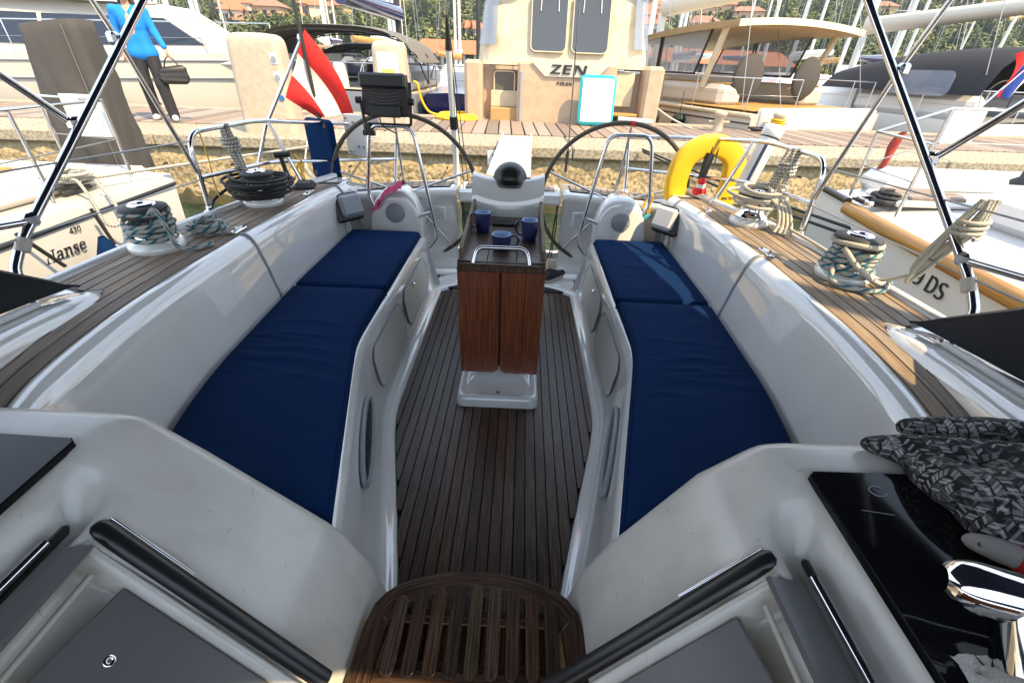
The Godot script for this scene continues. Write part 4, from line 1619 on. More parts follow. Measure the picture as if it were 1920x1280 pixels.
func add_stern_gear():
	var st := mb()
	# throttle lever on the quarter
	var o := thing("throttle_control", "black engine throttle lever on the coaming by the cable wrapped winch", "throttle", Vector3(-1.40, .755, -3.02), .25)
	box(st, Vector3(0.02, .035, 0), Vector3(.13, .075, .15), .022)
	part(o, "base", st, M.charcoal)
	st = mb()
	tube(st, [Vector3(-.055, .06, .01), Vector3(-.075, .15, .01), Vector3(-.085, .235, .01)], [.020, .014, .014], 8)
	part(o, "lever", st, M.black)
	st = mb()
	rod(st, Vector3(-.12, .24, .01), Vector3(-.03, .247, .01), .019, 10)
	part(o, "grip", st, M.black)
	# navy padded board on the pushpit
	o = thing("rail_cushion", "navy padded board strapped upright to the stern rail below the flag", "cushion", Vector3(-1.41, .73, -3.50), -.55)
	st = mb()
	plate(st, rrect(.30, .43, .04, 4, Vector2(0, .215)), .05, Transform3D(), .014)
	part(o, "pad", st, M.navy)
	for s in [-1.0, 1.0]:
		st = mb()
		box(st, Vector3(s * .10, .395, 0), Vector3(.045, .05, .058), .01)
		part(o, "strap", st, M.black)
		st = mb()
		box(st, Vector3(s * .10, .045, 0), Vector3(.045, .05, .058), .01)
		part(o, "strap", st, M.black)
	# white outboard bracket
	o = thing("outboard_bracket", "white board with bolts fixed on the stern rail beside the wheel", "bracket", Vector3(-1.18, .90, -3.60), -.45)
	st = mb()
	box(st, Vector3(0, .145, 0), Vector3(.20, .285, .025), .005)
	part(o, "board", st, M.white)
	for q in [[-.07, .26], [.0, .235], [-.06, .03], [.03, .07], [.075, .07]]:
		st = mb()
		rod(st, Vector3(q[0], q[1], .01), Vector3(q[0], q[1], .02), .010, 8)
		part(o, "bolt", st, M.greyplastic)
	# flag on its staff
	o = thing("flag_staff", "slanting steel flag staff with white cap on the stern rail", "flagstaff", Vector3(-1.86, .78, -3.30))
	st = mb()
	tube(st, [Vector3(.0, .0, 0), Vector3(.11, .33, -.1), Vector3(.42, .84, -.22)], .012, 8)
	part(o, "pole", st, M.steel)
	st = mb()
	lathe(st, [Vector2(0, -.02), Vector2(.016, -.02), Vector2(.022, .0), Vector2(.016, .02), Vector2(0, .026)], 12, Vector3(.425, .86, -.222))
	part(o, "cap", st, M.white)
	o = thing("ensign_pole", "thin dark pole rising from the stern rail in front of the flag", "pole", Vector3(-1.40, 1.02, -3.52))
	st = mb()
	rod(st, Vector3.ZERO, Vector3(-.04, 1.3, .03), .013, 8, .011)
	part(o, "shaft", st, M.charcoal)
	st = mb()
	rod(st, Vector3(0, -.02, 0), Vector3(-.002, .07, 0), .02, 8, .014)
	part(o, "socket", st, M.black)
	o = thing("ensign_flag", "red white red flag hanging limp from the slanting staff", "flag", Vector3(-1.46, 1.62, -3.53))
	# three stripes hanging in folds from the hoist at the top
	var strip := [[0.0, .34, M.flagred], [.34, .66, M.flagwhite], [.66, 1.0, M.flagred]]
	for q in strip:
		st = mb()
		var rows := []
		for i in 19:
			var t := i / 18.0
			var row := PackedVector3Array()
			for j in 7:
				var u := lerpf(q[0], q[1], j / 6.0)
				# hoist edge slopes down along the staff, fly hangs to the lower right
				var h0 := Vector3(.06, .07, 0).lerp(Vector3(-.13, -.33, .07), u)
				var h1 := Vector3(.29, -.42, -.06).lerp(Vector3(.03, -.46, .02), u)
				var p := h0.lerp(h1, t)
				p.x += .05 * sin(t * PI) * (1 - u)
				p.z += .035 * sin(u * 9.0 + t * 2.0) * (.25 + .75 * t)
				p.x += .012 * sin(u * 14 + 1) * t
				row.append(p)
			rows.append(row)
		grid(st, rows)
		part(o, "stripe", st, q[2])
	# horseshoe lifebuoy
	o = thing("horseshoe_lifebuoy", "yellow horseshoe lifebuoy with short black lettering hung on the stern rail", "lifebuoy", Vector3(1.42, .72, -3.36), .15)
	st = mb()
	var out := []
	var core := []
	for k in 33:
		var t := k / 32.0
		var p: Vector3
		if t < .3: p = Vector3(-.205 + .025 * (1 - t / .3) - .02 * sin(t / .3 * PI), lerpf(.0, .23, t / .3), 0)
		elif t > .7: p = Vector3(.205 - .025 * (t - .7) / .3 + .02 * sin((t - .7) / .3 * PI), lerpf(.23, -.03, (t - .7) / .3), 0)
		else:
			var a := PI * (1 - (t - .3) / .4)
			p = Vector3(cos(a) * .205, .23 + sin(a) * .16, 0)
		core.append(p)
	var rws := []
	for k in 33:
		var tg: Vector3 = (core[min(k + 1, 32)] - core[max(k - 1, 0)]).normalized()
		var nn := Vector3(-tg.y, tg.x, 0)
		var row := PackedVector3Array()
		var f := 1.0 if k > 0 and k < 32 else .82
		for j in 16:
			var a := TAU * j / 16
			row.append(core[k] + nn * signf(cos(a)) * pow(absf(cos(a)), .45) * .076 * f + Vector3(0, 0, signf(sin(a)) * pow(absf(sin(a)), .45) * .04 * f))
		rws.append(row)
	grid(st, rws, true, true)
	for e in [0, 32]:
		st.set_smooth_group(-1)
		for j in 16: tri(st, core[e], rws[e][j], rws[e][(j + 1) % 16])
	part(o, "body", st, M.yellow)
	writing(o, "lettering", "BALTIC", .085, M.ink, Transform3D(Basis(), Vector3(.195, .035, .0415)), true, .15)
	for s in [-1.0, 1.0]:
		st = mb()
		rod(st, Vector3(s * .028, .44, .03), Vector3(s * .018, .28, .05), .004, 6)
		part(o, "cord", st, M.charcoal)
	# light and drogue hanging inside the horseshoe
	o = thing("rescue_light", "red and white rescue lamp hanging inside the yellow lifebuoy", "lamp", Vector3(1.37, .72, -3.27))
	st = mb()
	lathe(st, [Vector2(0, 0), Vector2(.026, .0), Vector2(.028, .05), Vector2(.022, .07), Vector2(0, .075)], 14)
	part(o, "handle", st, M.charcoal)
	st = mb()
	lathe(st, [Vector2(.024, .065), Vector2(.045, .075), Vector2(.05, .10), Vector2(.036, .12), Vector2(0, .125)], 16)
	part(o, "float", st, M.red)
	st = mb()
	lathe(st, [Vector2(.03, .118), Vector2(.032, .145), Vector2(0, .15)], 14)
	part(o, "collar", st, M.white)
	st = mb()
	lathe(st, [Vector2(.024, .145), Vector2(.028, .17), Vector2(.012, .19), Vector2(0, .19)], 14)
	part(o, "lens", st, M.red)
	st = mb()
	tube(st, [Vector3(0, .18, -.02), Vector3(.03, .34, -.05)], [.026, .034], 10)
	part(o, "drogue", st, M.charcoal)
	# danbuoy canister
	o = thing("danbuoy_canister", "white tubular canister with blue lettering leaning on the stern rail", "canister", Vector3(1.585, .86, -3.10))
	var bs := Basis(Vector3.BACK, -.27) * Basis(Vector3.RIGHT, -.10)
	st = mb()
	lathe(st, [Vector2(0, 0), Vector2(.048, .0), Vector2(.056, .01), Vector2(.056, .355)], 24, Vector3.ZERO, bs)
	part(o, "tube", st, M.white)
	st = mb()
	lathe(st, [Vector2(.0575, .355), Vector2(.062, .36), Vector2(.064, .42), Vector2(.052, .425), Vector2(0, .425)], 24, Vector3.ZERO, bs)
	part(o, "lid", st, M.white)
	st = mb()
	lathe(st, [Vector2(.0585, .348), Vector2(.059, .352), Vector2(.0585, .357)], 24, Vector3.ZERO, bs)
	part(o, "band", st, M.black)
	var navyprint := mat(lin(.02, .03, .10), .5)
	st = mb()
	var stripe := []
	for k in 2:
		var r := PackedVector3Array()
		for j in 4:
			var a := PI * .5 + .25 + j * .12
			r.append(bs * Vector3(cos(a) * .0568, .06 + k * .245, sin(a) * .0568))
		stripe.append(r)
	grid(st, stripe)
	part(o, "printed_stripe", st, navyprint)
	st = mb()
	for k in 7:
		var a := PI * .5 + .62 - k * .15
		box(st, bs * Vector3(cos(a) * .0565, .318, sin(a) * .0565), Vector3(.0062, .022 - .004 * (k % 3), .002), 0, bs * Basis(Vector3.UP, PI / 2 - a))
	part(o, "printed_band", st, navyprint).set_meta("kind", "stuff")
	# yellow whipping twine by each wheel
	for q in [[Vector3(-1.47, .76, -3.20), "tangle of thin yellow line hanging beside the throttle lever"], [Vector3(1.03, .60, -3.30), "knotted yellow line with blue clip at the helm by the lifebuoy"]]:
		o = thing("yellow_lashing", q[1], "rope", q[0])
		for k in 4:
			var g := 1.0 + k * .3
			rope(o, "strand", [Vector3(.01 * k, 0, 0), Vector3(.02 * sin(g * 5), .06, .01), Vector3(.03 * cos(g * 3), .11, 0), Vector3(.012 * g, .17, .01), Vector3(-.02 + .015 * k, .205 - .02 * k, 0)], .0055, M.rope_yellow, 5, 6)
	st = mb()
	box(st, Vector3(.0, .01, .02), Vector3(.07, .035, .03), .008, Basis(Vector3.BACK, .4))
	part(o, "clip", st, mat(lin(.05, .30, .42), .4))
	# gangway resting on the quay
	o = thing("gangway_board", "white folding gangway board reaching from the stern to the quay", "gangway", Vector3(-.03, .58, -5.75), -.015)
	st = mb()
	for q in [[-1.05, 1.5], [.55, 1.5]]: box(st, Vector3(0, .0 - q[0] * .02, -q[0] * 1.0 - .28), Vector3(.42, .035, 1.56), .008, Basis(Vector3.RIGHT, .02))
	part(o, "deck_board", st, M.white)
	for s in [-1.0, 1.0]:
		st = mb()
		box(st, Vector3(s * .215, .01, -.02), Vector3(.02, .06, 3.1), .005, Basis(Vector3.RIGHT, .02))
		part(o, "side_rail", st, M.plastic)
	o = thing("berth_plate", "white berth number plate with black letter B on the quay wall", "sign", Vector3(-.29, .27, -6.80), deg_to_rad(2.4))
	st = mb()
	box(st, Vector3(0, .10, 0), Vector3(.26, .20, .015), .003)
	part(o, "plate", st, M.white)
	writing(o, "letter", "B-", .13, M.ink, Transform3D(Basis(), Vector3(0, .10, .011)), true)

func add_ropes():
	# left: black cable piled on the aft winch, teal sheet on the forward one
	var w := Vector3(-1.45, DECK, -2.62)
	var o := thing("black_cable_coil", "black shore power cable coiled over the winch beside the throttle lever", "cable", w)
	for k in 3: rope(o, "turn", coil_pts(Vector3(0, .06 + k * .03, 0), .145 + .012 * k, 2.6, .05, 20 + k, .10), .0085, M.rope_black, 2)
	rope(o, "tail", [Vector3(-.13, .12, .05), Vector3(-.20, .06, .14), Vector3(-.17, .02, .26), Vector3(-.19, .01, .40)], .0085, M.rope_black, 5)
	w = Vector3(-1.545, DECK + .008, -1.86)
	o = thing("teal_sheet", "grey and teal rope wound on the winch with loose turns on deck", "rope", w)
	rope(o, "drum_turns", coil_pts(Vector3(0, .055, 0), .088, 4.2, .085, 31, .05), .0095, M.rope_teal, 2)
	rope(o, "tail_over_drum", [Vector3(.07, .17, .07), Vector3(.10, .19, .06), Vector3(.12, .12, .06), Vector3(.13, .03, .05), Vector3(.18, .012, .02), Vector3(.22, .012, -.05)], .0095, M.rope_teal, 5)
	for k in 3: rope(o, "loose_turn", coil_pts(Vector3(.10, .012 + k * .016, -.21), .075 - k * .008, 1.15, .02, 41 + k, .24, .75, k * .8), .0095, M.rope_teal, 2)
	rope(o, "tailer_turn", coil_pts(Vector3(0, .165, 0), .088, 1.1, .004, 36, .01), .009, M.rope_teal, 2)
	# right: white-teal sheet wound up the forward winch, beige bundle on the aft one
	w = Vector3(1.545, DECK + .008, -1.86)
	o = thing("striped_sheet", "cream and teal rope wound thickly on the sunlit winch", "rope", w)
	for k in 5: rope(o, "drum_turn", coil_pts(Vector3(.004 * k, .04 + k * .021, 0), .098 - .004 * k, 1.15, .026, 50 + k, .07), .0115, M.rope_teal, 2)
	rope(o, "tail", [Vector3(-.09, .07, .05), Vector3(-.12, .03, .11), Vector3(-.05, .012, .16), Vector3(.06, .012, .17), Vector3(.12, .03, .12)], .0115, M.rope_teal, 5)
	rope(o, "tail_over_drum", [Vector3(-.08, .15, .05), Vector3(-.05, .10, .11), Vector3(.02, .05, .125), Vector3(.09, .02, .13)], .0115, M.rope_white, 5)
	rope(o, "tailer_turn", coil_pts(Vector3(0, .165, 0), .09, 1.15, .004, 56, .01), .011, M.rope_white, 2)
	w = Vector3(1.45, DECK + .008, -2.62)
	o = thing("beige_rope_bundle", "beige and grey mooring rope bundled over the winch by the canister", "rope", w)
	for k in 5: rope(o, "turn", coil_pts(Vector3(.02 * sin(k * 2.0), .12 + k * .018, .02 * cos(k * 1.4)), .11 + .012 * sin(k * 1.3), 1.3, .03, 60 + k, .14), .0095, M.rope_white, 2)
	for k in 4: rope(o, "hanging_part", [Vector3(.02 + .02 * k, .18, .08), Vector3(.06 + .02 * k, .14, .14), Vector3(.08 + .018 * k, .06, .17 + .01 * k), Vector3(.06 + .02 * k, .012, .19 + .02 * k)], .0095, M.rope_white, 5)
	rope(o, "lead", [Vector3(.09, .05, .06), Vector3(.16, .03, .4), Vector3(.17, .02, .68)], .0085, M.rope_white, 4)
	# hanks on the pushpits
	o = thing("black_white_hank", "black and white dock line in a hank on the rail by the flag staff", "rope", Vector3(-1.62, 1.19, -2.72))
	hank(o, Vector3.ZERO, .34, M.rope_bw, 71, Vector3(.06, 0, .02))
	o = thing("black_white_hank", "black and white dock line in a hank on the rail beside the white canister", "rope", Vector3(1.60, 1.19, -2.66))
	hank(o, Vector3.ZERO, .42, M.rope_bw, 72, Vector3(-.07, 0, -.02))
	o = thing("cream_hank", "cream rope hank hung on the bimini tube above the wooden rubbing strake", "rope", Vector3(1.69, 1.20, -1.56))
	hank(o, Vector3.ZERO, .34, M.rope_white, 73, Vector3(-.02, 0, -.10), .0075, 6)
	rope(o, "lead", [Vector3(-.02, -.32, -.12), Vector3(-.05, -.38, -.2), Vector3(-.10, -.40, -.32)], .007, M.rope_white, 4)
	o = thing("orange_cord", "thin orange cord hanging down from the stern rail post", "cord", Vector3(-1.63, .80, -2.50))
	rope(o, "strand", [Vector3(0, .40, 0), Vector3(.012, .25, .01), Vector3(-.006, .12, 0), Vector3(.006, 0, 0)], .0035, M.rope_yellow, 4, 5)
	# stern lines to the quay
	o = thing("stern_line", "grey stern line running from the flag side quarter to the quay", "mooring line", Vector3(-1.42, .76, -3.3))
	rope(o, "line", [Vector3.ZERO, Vector3(-.9, -.22, -1.8), Vector3(-1.7, -.24, -3.75)], .010, M.rope_white, 8)
	o = thing("stern_line", "double black stern line running from the quay past the canister", "mooring line", Vector3(1.5, .76, -3.3))
	rope(o, "line", [Vector3(1.55, -.28, .2), Vector3(.9, -.26, -1.6), Vector3(.35, -.22, -3.7)], .013, M.rope_black, 8)
	rope(o, "line", [Vector3(1.57, -.34, .2), Vector3(.92, -.33, -1.6), Vector3(.36, -.25, -3.7)], .013, M.rope_black, 8)

func knit_material() -> StandardMaterial3D:
	var im := Image.create(256, 256, false, Image.FORMAT_RGB8)
	var g := RandomNumberGenerator.new()
	g.seed = 8
	var flecks := []
	for k in 32 * 16: flecks.append(g.randf())
	for yy in 256:
		for xx in 256:
			var cx := xx / 16
			var ux := (xx % 16) / 16.0
			var slant: float = ux if cx % 2 == 0 else 1.0 - ux
			var vy := fposmod(yy / 8.0 + slant * 1.2, 32.0)
			var row := int(vy)
			var e := fposmod(vy, 1.0)
			var f: float = flecks[(row % 32) * 16 + cx]
			var c := lin(.012, .012, .014)
			if f > .50: c = lin(.46, .45, .44) if f > .66 else lin(.10, .10, .10)
			if e < .22 or ux < .1 or ux > .9: c = lin(.008, .008, .009)
			im.set_pixel(xx, yy, c)
	im.generate_mipmaps()
	var t := ImageTexture.create_from_image(im)
	var m := textured(t, Vector3(4.6, 4.6, 4.6), .95, Color.WHITE, true)
	m.normal_enabled = true
	m.normal_texture = normal_of(t, 6.0)
	return m

func add_companion_things():
	var knit := knit_material()
	var o := thing("knitted_sweater", "black and white chunky knitted sweater heaped beside the black panel", "sweater", Vector3(1.02, .865, -.58))
	var n := FastNoiseLite.new()
	n.seed = 17
	n.frequency = 1.0
	# thick rolls of knit: each a fat bent tube with its own folds
	var rolls := [
		[[Vector3(-.155, .012, -.125), Vector3(-.09, .03, -.09), Vector3(-.02, .045, -.05), Vector3(.10, .06, -.01), Vector3(.30, .05, .02)], [.014, .032, .044, .056, .05]],
		[[Vector3(-.055, .03, -.165), Vector3(.0, .045, -.14), Vector3(.08, .06, -.11), Vector3(.20, .06, -.07), Vector3(.34, .05, -.05)], [.016, .028, .038, .05, .05]],
		[[Vector3(-.10, .025, -.055), Vector3(-.085, .045, .02), Vector3(-.03, .065, .055), Vector3(.06, .075, .05), Vector3(.20, .07, .06), Vector3(.34, .06, .08)], [.03, .044, .05, .056, .06, .06]],
		[[Vector3(-.08, .02, .06), Vector3(-.05, .03, .11), Vector3(.03, .04, .14), Vector3(.16, .045, .15), Vector3(.32, .04, .18)], [.03, .042, .05, .056, .056]],
		[[Vector3(-.02, .05, .02), Vector3(.06, .09, .0), Vector3(.16, .10, .01), Vector3(.28, .08, .03)], [.035, .045, .05, .05]]]
	var caps := []
	for q in rolls:
		var pts := spline(q[0], 4)
		for k in range(pts.size() - 1):
			var f: float = float(k) / (pts.size() - 1) * (q[1].size() - 1)
			var i: int = min(int(f), q[1].size() - 2)
			var ra: float = lerpf(q[1][i], q[1][i + 1], f - i) * (1 + .16 * n.get_noise_2d(k * .9, q[1][0] * 99))
			caps.append([pts[k], pts[k + 1], ra, ra])
	var kst := mb()
	blob(kst, caps, .009, .012)
	part(o, "knit", kst, knit)
	# fish-shaped pouch beside it
	o = thing("fish_pouch", "grey scaly fish shaped pouch with red stripes by the steel fitting", "pouch", Vector3(.90, .875, -.455), -.6)
	var st2 := mb()
	tube(st2, spline([Vector3(-.035, .012, 0), Vector3(0, .018, 0), Vector3(.05, .02, .0), Vector3(.12, .018, .0)], 5), [.004, .010, .014, .016, .018, .019, .02, .02, .02, .02, .02, .02, .02, .02, .02, .02], 12)
	var sock := mat(lin(.32, .30, .28), .95)
	part(o, "body", st2, sock)
	st2 = mb()
	rod(st2, Vector3(-.018, .022, .010), Vector3(-.018, .025, .0125), .004, 8)
	part(o, "eye", st2, M.ink)
	for k in 2:
		st2 = mb()
		tube(st2, [Vector3(.03 + k * .022, .0195, 0), Vector3(.042 + k * .022, .0197, 0)], .0215, 12)
		part(o, "stripe", st2, M.red)
	# polished steel hand rail post standing on the panel
	o = thing("steel_handrail", "polished steel handrail with flared foot on the glossy black panel", "handrail", Vector3(.735, .872, -.31))
	var st := mb()
	tube(st, spline([Vector3(-.02, .075, -.055), Vector3(.03, .078, -.035), Vector3(.12, .075, -.01), Vector3(.30, .07, .05)], 5), [.018, .027, .032, .035, .036, .036, .036, .036, .036, .036, .036, .036, .036, .036, .036, .036], 16)
	part(o, "tube", st, M.chrome)
	st = mb()
	tube(st, [Vector3(.055, .0, .045), Vector3(.055, .035, .02), Vector3(.058, .075, -.015)], [.036, .034, .032], 18)
	part(o, "foot", st, M.chrome)
	# fleece edge
	o = thing("white_fleece", "corner of a fluffy white fleece lying beside the steel handrail foot", "fleece", Vector3(.80, .872, -.215))
	st = mb()
	var rows := []
	for i in 15:
		var row := PackedVector3Array()
		for j in 15:
			var u := lerpf(-1, 1, i / 14.0)
			var v := lerpf(-1, 1, j / 14.0)
			var d := sqrt(u * u + v * v)
			row.append(Vector3(u * .085 + n.get_noise_2d(u * 4, v * 4) * .008, max(0.0, .05 * (1 - pow(d, 3))) + .006 * n.get_noise_2d(u * 9, v * 9), v * .085))
		rows.append(row)
	grid(st, rows)
	var fl := textured(noise_img(88, 128, 128, 26, 26, [lin(.36, .34, .31), lin(.56, .54, .50)], 1.2, 3), Vector3(9, 9, 9), 1.0, Color.WHITE, true)
	part(o, "pile", st, fl)

# ---------------------------------------------------------------- other boats
# a hull shell: stern at z = 0, bow towards -z, y = 0 at the water
func hull_rows(L: float, B: float, F: float, stern := .88, n := 22) -> Array:
	var rows := []
	for k in range(n + 1):
		var t := float(k) / n
		var hb := B / 2 * (stern + (1 - stern) * sin(min(t / .45, 1.0) * PI / 2)) * (1 - pow(max(t - .4, 0.0) / .6, 2.4))
		hb = max(hb, .01)
		var sh := F * (1 + .18 * t * t)
		var z := -t * L
		var rake := .35 * F * pow(t, 6)
		var row := PackedVector3Array()
		for q in [[1.0, 1.0], [1.005, .96], [.99, .5], [.93, .1], [.8, -.15], [.45, -.5], [0, -.6], [-.45, -.5], [-.8, -.15], [-.93, .1], [-.99, .5], [-1.005, .96], [-1.0, 1.0]]:
			row.append(Vector3(hb * q[0], sh * q[1] if q[1] > 0 else q[1], z - rake * max(q[1], 0.0)))
		rows.append(row)
	return rows

func hull_shell(st: SurfaceTool, rows: Array):
	grid(st, rows)
	st.set_smooth_group(-1)
	var r: PackedVector3Array = rows[0]
	for k in range(r.size() - 1): tri(st, Vector3(0, r[0].y * .5, r[0].z), r[k], r[k + 1])
	tri(st, Vector3(0, r[0].y * .5, r[0].z), r[-1], r[0])

func deck_sheet(st: SurfaceTool, rows: Array, camber := .05):
	var g := []
	for r in rows:
		var a: Vector3 = r[0]
		var b: Vector3 = r[-1]
		var row := PackedVector3Array()
		for k in 9:
			var u := k / 8.0
			row.append(a.lerp(b, u) + Vector3(0, camber * (1 - pow(2 * u - 1, 2)) * min(1.0, a.x) - .01, 0))
		g.append(row)
	grid(st, g)

# tapered block with a slanted front: cabins, coamings, doghouses; z0 nearest the stern
func cabin(st: SurfaceTool, w0: float, w1: float, h: float, z0: float, z1: float, y0: float, rake0 := .1, rake1 := .4, tuck := .1):
	var rows := []
	for q in [[0.0, 0.0], [.8, .0], [.95, .015], [1.0, .06], [1.0, .5]]:
		var t: float = q[0]
		var ins: float = tuck * t + q[1] * w0 * .8
		var za: float = z0 - rake0 * t - q[1] * .3
		var zb: float = z1 + rake1 * t + q[1] * .3
		rows.append(PackedVector3Array([Vector3(-w0 / 2 + ins, y0 + h * t, za), Vector3(w0 / 2 - ins, y0 + h * t, za), Vector3(w1 / 2 - ins, y0 + h * t, zb), Vector3(-w1 / 2 + ins, y0 + h * t, zb)]))
	grid(st, rows, false, true)
	var r: PackedVector3Array = rows[4]
	quad(st, r[0], r[1], r[2], r[3])

func rail_set(par: Node, pts: Array, h: float, r := .012):
	# posts, top tube and one wire between them
	var top := []
	var mid := []
	for p in pts:
		var st := mb()
		rod(st, p, p + Vector3(0, h, 0), r, 6)
		part(par, "stanchion", st, M.steel)
		top.append(p + Vector3(0, h, 0))
		mid.append(p + Vector3(0, h * .5, 0))
	for l in [[top, "top_rail", r], [mid, "lifeline", .005]]:
		var st := mb()
		tube(st, l[0], l[2], 6)
		part(par, l[1], st, M.steel if l[1] == "top_rail" else M.wire)

func fender(par: Node3D, called: String, at: Vector3, m: Material, r := .11, h := .5):
	var st := mb()
	var prof := [Vector2(0, 0)]
	for k in 7:
		var a := PI / 2 * k / 6
		prof.append(Vector2(r * sin(a), r * (1 - cos(a))))
	prof.append(Vector2(r, h - r))
	for k in 7:
		var a := PI / 2 * k / 6
		prof.append(Vector2(r * cos(a) + .012, h - r + r * sin(a)))
	lathe(st, prof, 16, at)
	part(par, called, st, m)
	st = mb()
	rod(st, at + Vector3(0, h, 0), at + Vector3(0, h + .45, 0), .008, 5)
	part(par, "fender_line", st, M.rope_black)

func build_neighbours():
	# left: white hull with dark sheer stripe; stern to the quay, bow towards +z
	var o := thing("neighbour_yacht", "white sailing yacht with black sheer stripe moored on the flag side", "yacht", Vector3(-4.78, -.47, -3.95), PI)
	var rows := hull_rows(12.0, 3.95, 1.10, .90)
	var st := mb()
	hull_shell(st, rows)
	part(o, "hull", st, M.hullwhite)
	st = mb()
	deck_sheet(st, rows)
	part(o, "deck", st, M.offwhite)
	for s in [0, 12]:
		st = mb()
		var p := []
		for k in range(0, 20): p.append(rows[k][s] * Vector3(1.004, 1, 1) + Vector3(0, -.085, 0))
		tube(st, p, .016, 6)
		part(o, "sheer_stripe", st, M.ink)
	# local -x is the side towards us (turned by 180 degrees)
	for s in [-1.0, 1.0]:
		st = mb()
		box(st, Vector3(s * 1.38, 1.17, -1.75), Vector3(.42, .12, 2.6), .04)
		part(o, "coaming", st, M.hullwhite)
		for k in 7:
			st = mb()
			box(st, Vector3(s * (.92 - k * .062), 1.20, -1.55), Vector3(.058, .03, 2.1), .003)
			part(o, "bench_slat", st, M.goldteak)
	for k in 14:
		st = mb()
		box(st, Vector3(-.42 + k * .064, 1.125, -1.6), Vector3(.06, .02, 2.4), .003)
		part(o, "sole_plank", st, M.dock[k % 4])
	st = mb()
	box(st, Vector3(0, 1.0, -.06), Vector3(3.2, .30, .26), .06)
	part(o, "stern_seat", st, M.hullwhite)
	rail_set(o, [Vector3(-1.70, 1.12, -1.75), Vector3(-1.68, 1.12, -1.0), Vector3(-1.62, 1.12, -.22), Vector3(-.95, 1.12, -.05)], .55)
	st = mb()
	box(st, Vector3(-1.40, 1.55, -.16), Vector3(.30, .30, .02), .004)
	part(o, "rail_board", st, M.white)
	st = mb()
	tube(st, bend([Vector3(-1.72, 1.15, -2.3), Vector3(-1.66, 2.3, -2.2), Vector3(0, 2.5, -2.2), Vector3(1.66, 2.3, -2.2), Vector3(1.72, 1.15, -2.3)], .3), .014, 8)
	part(o, "bimini_hoop", st, M.steel)
	st = mb()
	rod(st, Vector3(0, 1.1, -5.2), Vector3(0, 15, -5.2), .09, 12)
	part(o, "mast", st, M.mastm)
	st = mb()
	cabin(st, 2.3, 1.4, .5, -3.3, -7.2, 1.12, .1, 1.0)
	part(o, "cabin", st, M.hullwhite)
	# stern mooring cleat
	st = mb()
	box(st, Vector3(-1.62, 1.13, -.75), Vector3(.04, .03, .24), .008)
	rod(st, Vector3(-1.62, 1.17, -.93), Vector3(-1.62, 1.17, -.57), .012, 8)
	part(o, "cleat", st, M.charcoal)

	# hull lettering on the side facing us, read along the hull
	writing(o, "name_lettering", "Hanse", .30, M.ink, Transform3D(Basis(Vector3(0, .0, 1), Vector3(0, 1, 0), Vector3(-1, 0, 0)), Vector3(-1.851, .86, -1.25)), false, .28, true)
	writing(o, "number_lettering", "430", .085, M.ink, Transform3D(Basis(Vector3(0, 0, 1), Vector3.UP, Vector3(-1, 0, 0)), Vector3(-1.851, .965, -1.12)), false, .2)
	for k in 2:
		st = mb()
		rod(st, Vector3(-1.93, 1.08, -1.02 - k * .52), Vector3(-1.96, .82, -1.0 - k * .40), .012, 6)
		part(o, "fender_strap", st, M.rope_black)
	o = thing("covered_fender", "navy and green covered fender hanging on the hull with the black stripe", "fender", Vector3(-2.80, .02, -2.86))
	st = mb()
	lathe(st, [Vector2(.02, .42), Vector2(.045, .36), Vector2(.07, .30), Vector2(.12, .16)], 16)
	part(o, "neck", st, M.navy)
	st = mb()
	lathe(st, [Vector2(.125, .16), Vector2(.14, .10), Vector2(.14, -.25), Vector2(.08, -.36), Vector2(0, -.38)], 16)
	part(o, "body", st, mat(lin(.035, .075, .035), .8))
	# dock line bunched on its cleat
	o = thing("bunched_dock_line", "black and white dock line bunched on the striped yacht's cleat", "rope", Vector3(-3.17, .70, -3.2))
	for k in 4: rope(o, "turn", coil_pts(Vector3(.02 * k - .05, .02 + .015 * k, 0), .10 + .01 * k, 1.2, .02, 90 + k, .2, .6, k * .5), .0105, M.rope_bw, 2)
	rope(o, "bight", [Vector3(.06, .04, .06), Vector3(.17, .05, .12), Vector3(.25, -.08, .16), Vector3(.29, -.22, .18), Vector3(.33, -.24, .12), Vector3(.31, -.12, .06), Vector3(.20, .04, .02)], .0105, M.rope_bw, 6)
	o = thing("dock_line", "taut black and white dock line from the striped yacht to the quay", "mooring line", Vector3(-3.15, .72, -3.25))
	rope(o, "line", [Vector3.ZERO, Vector3(.45, -.05, -1.4), Vector3(1.1, -.16, -3.8)], .013, M.rope_bw, 8)
	o = thing("covered_pedestal", "tall wheel pedestal wrapped in a dark grey canvas cover", "cover", Vector3(-4.22, .45, -4.75), .1)
	st = mb()
	rows = []
	var n := FastNoiseLite.new()
	n.seed = 3
	n.frequency = 2.2
	for k in 15:
		var t := k / 14.0
		var row := PackedVector3Array()
		for p in rrect_dense(lerpf(.64, .50, t), lerpf(.42, .30, t), .07):
			var w := n.get_noise_3d(p.x * 3, t * 1.5, p.y * 3) * .12 * (1 - t * .5) + .025 * sin(p.x * 26 + t * 2.0) * (1.1 - t)
			row.append(Vector3(p.x * (1 + w) + .05 * t, t * 1.27 + .03 * sin(p.x * 5) * t, p.y * (1 + w * 2)))
		rows.append(row)
	var cap := PackedVector3Array()
	for p in rows[14]: cap.append(Vector3(.05, 1.29, 0))
	rows.append(cap)
	grid(st, rows, true, true)
	part(o, "canvas", st, M.darkcanvas)
	st = mb()
	var seam := []
	for k in 14: seam.append(Vector3(lerpf(.22, .20, k / 13.0), .02 + k * .095, lerpf(.216, .165, k / 13.0)))
	tube(st, seam, .005, 5)
	part(o, "seam", st, M.greycanvas)

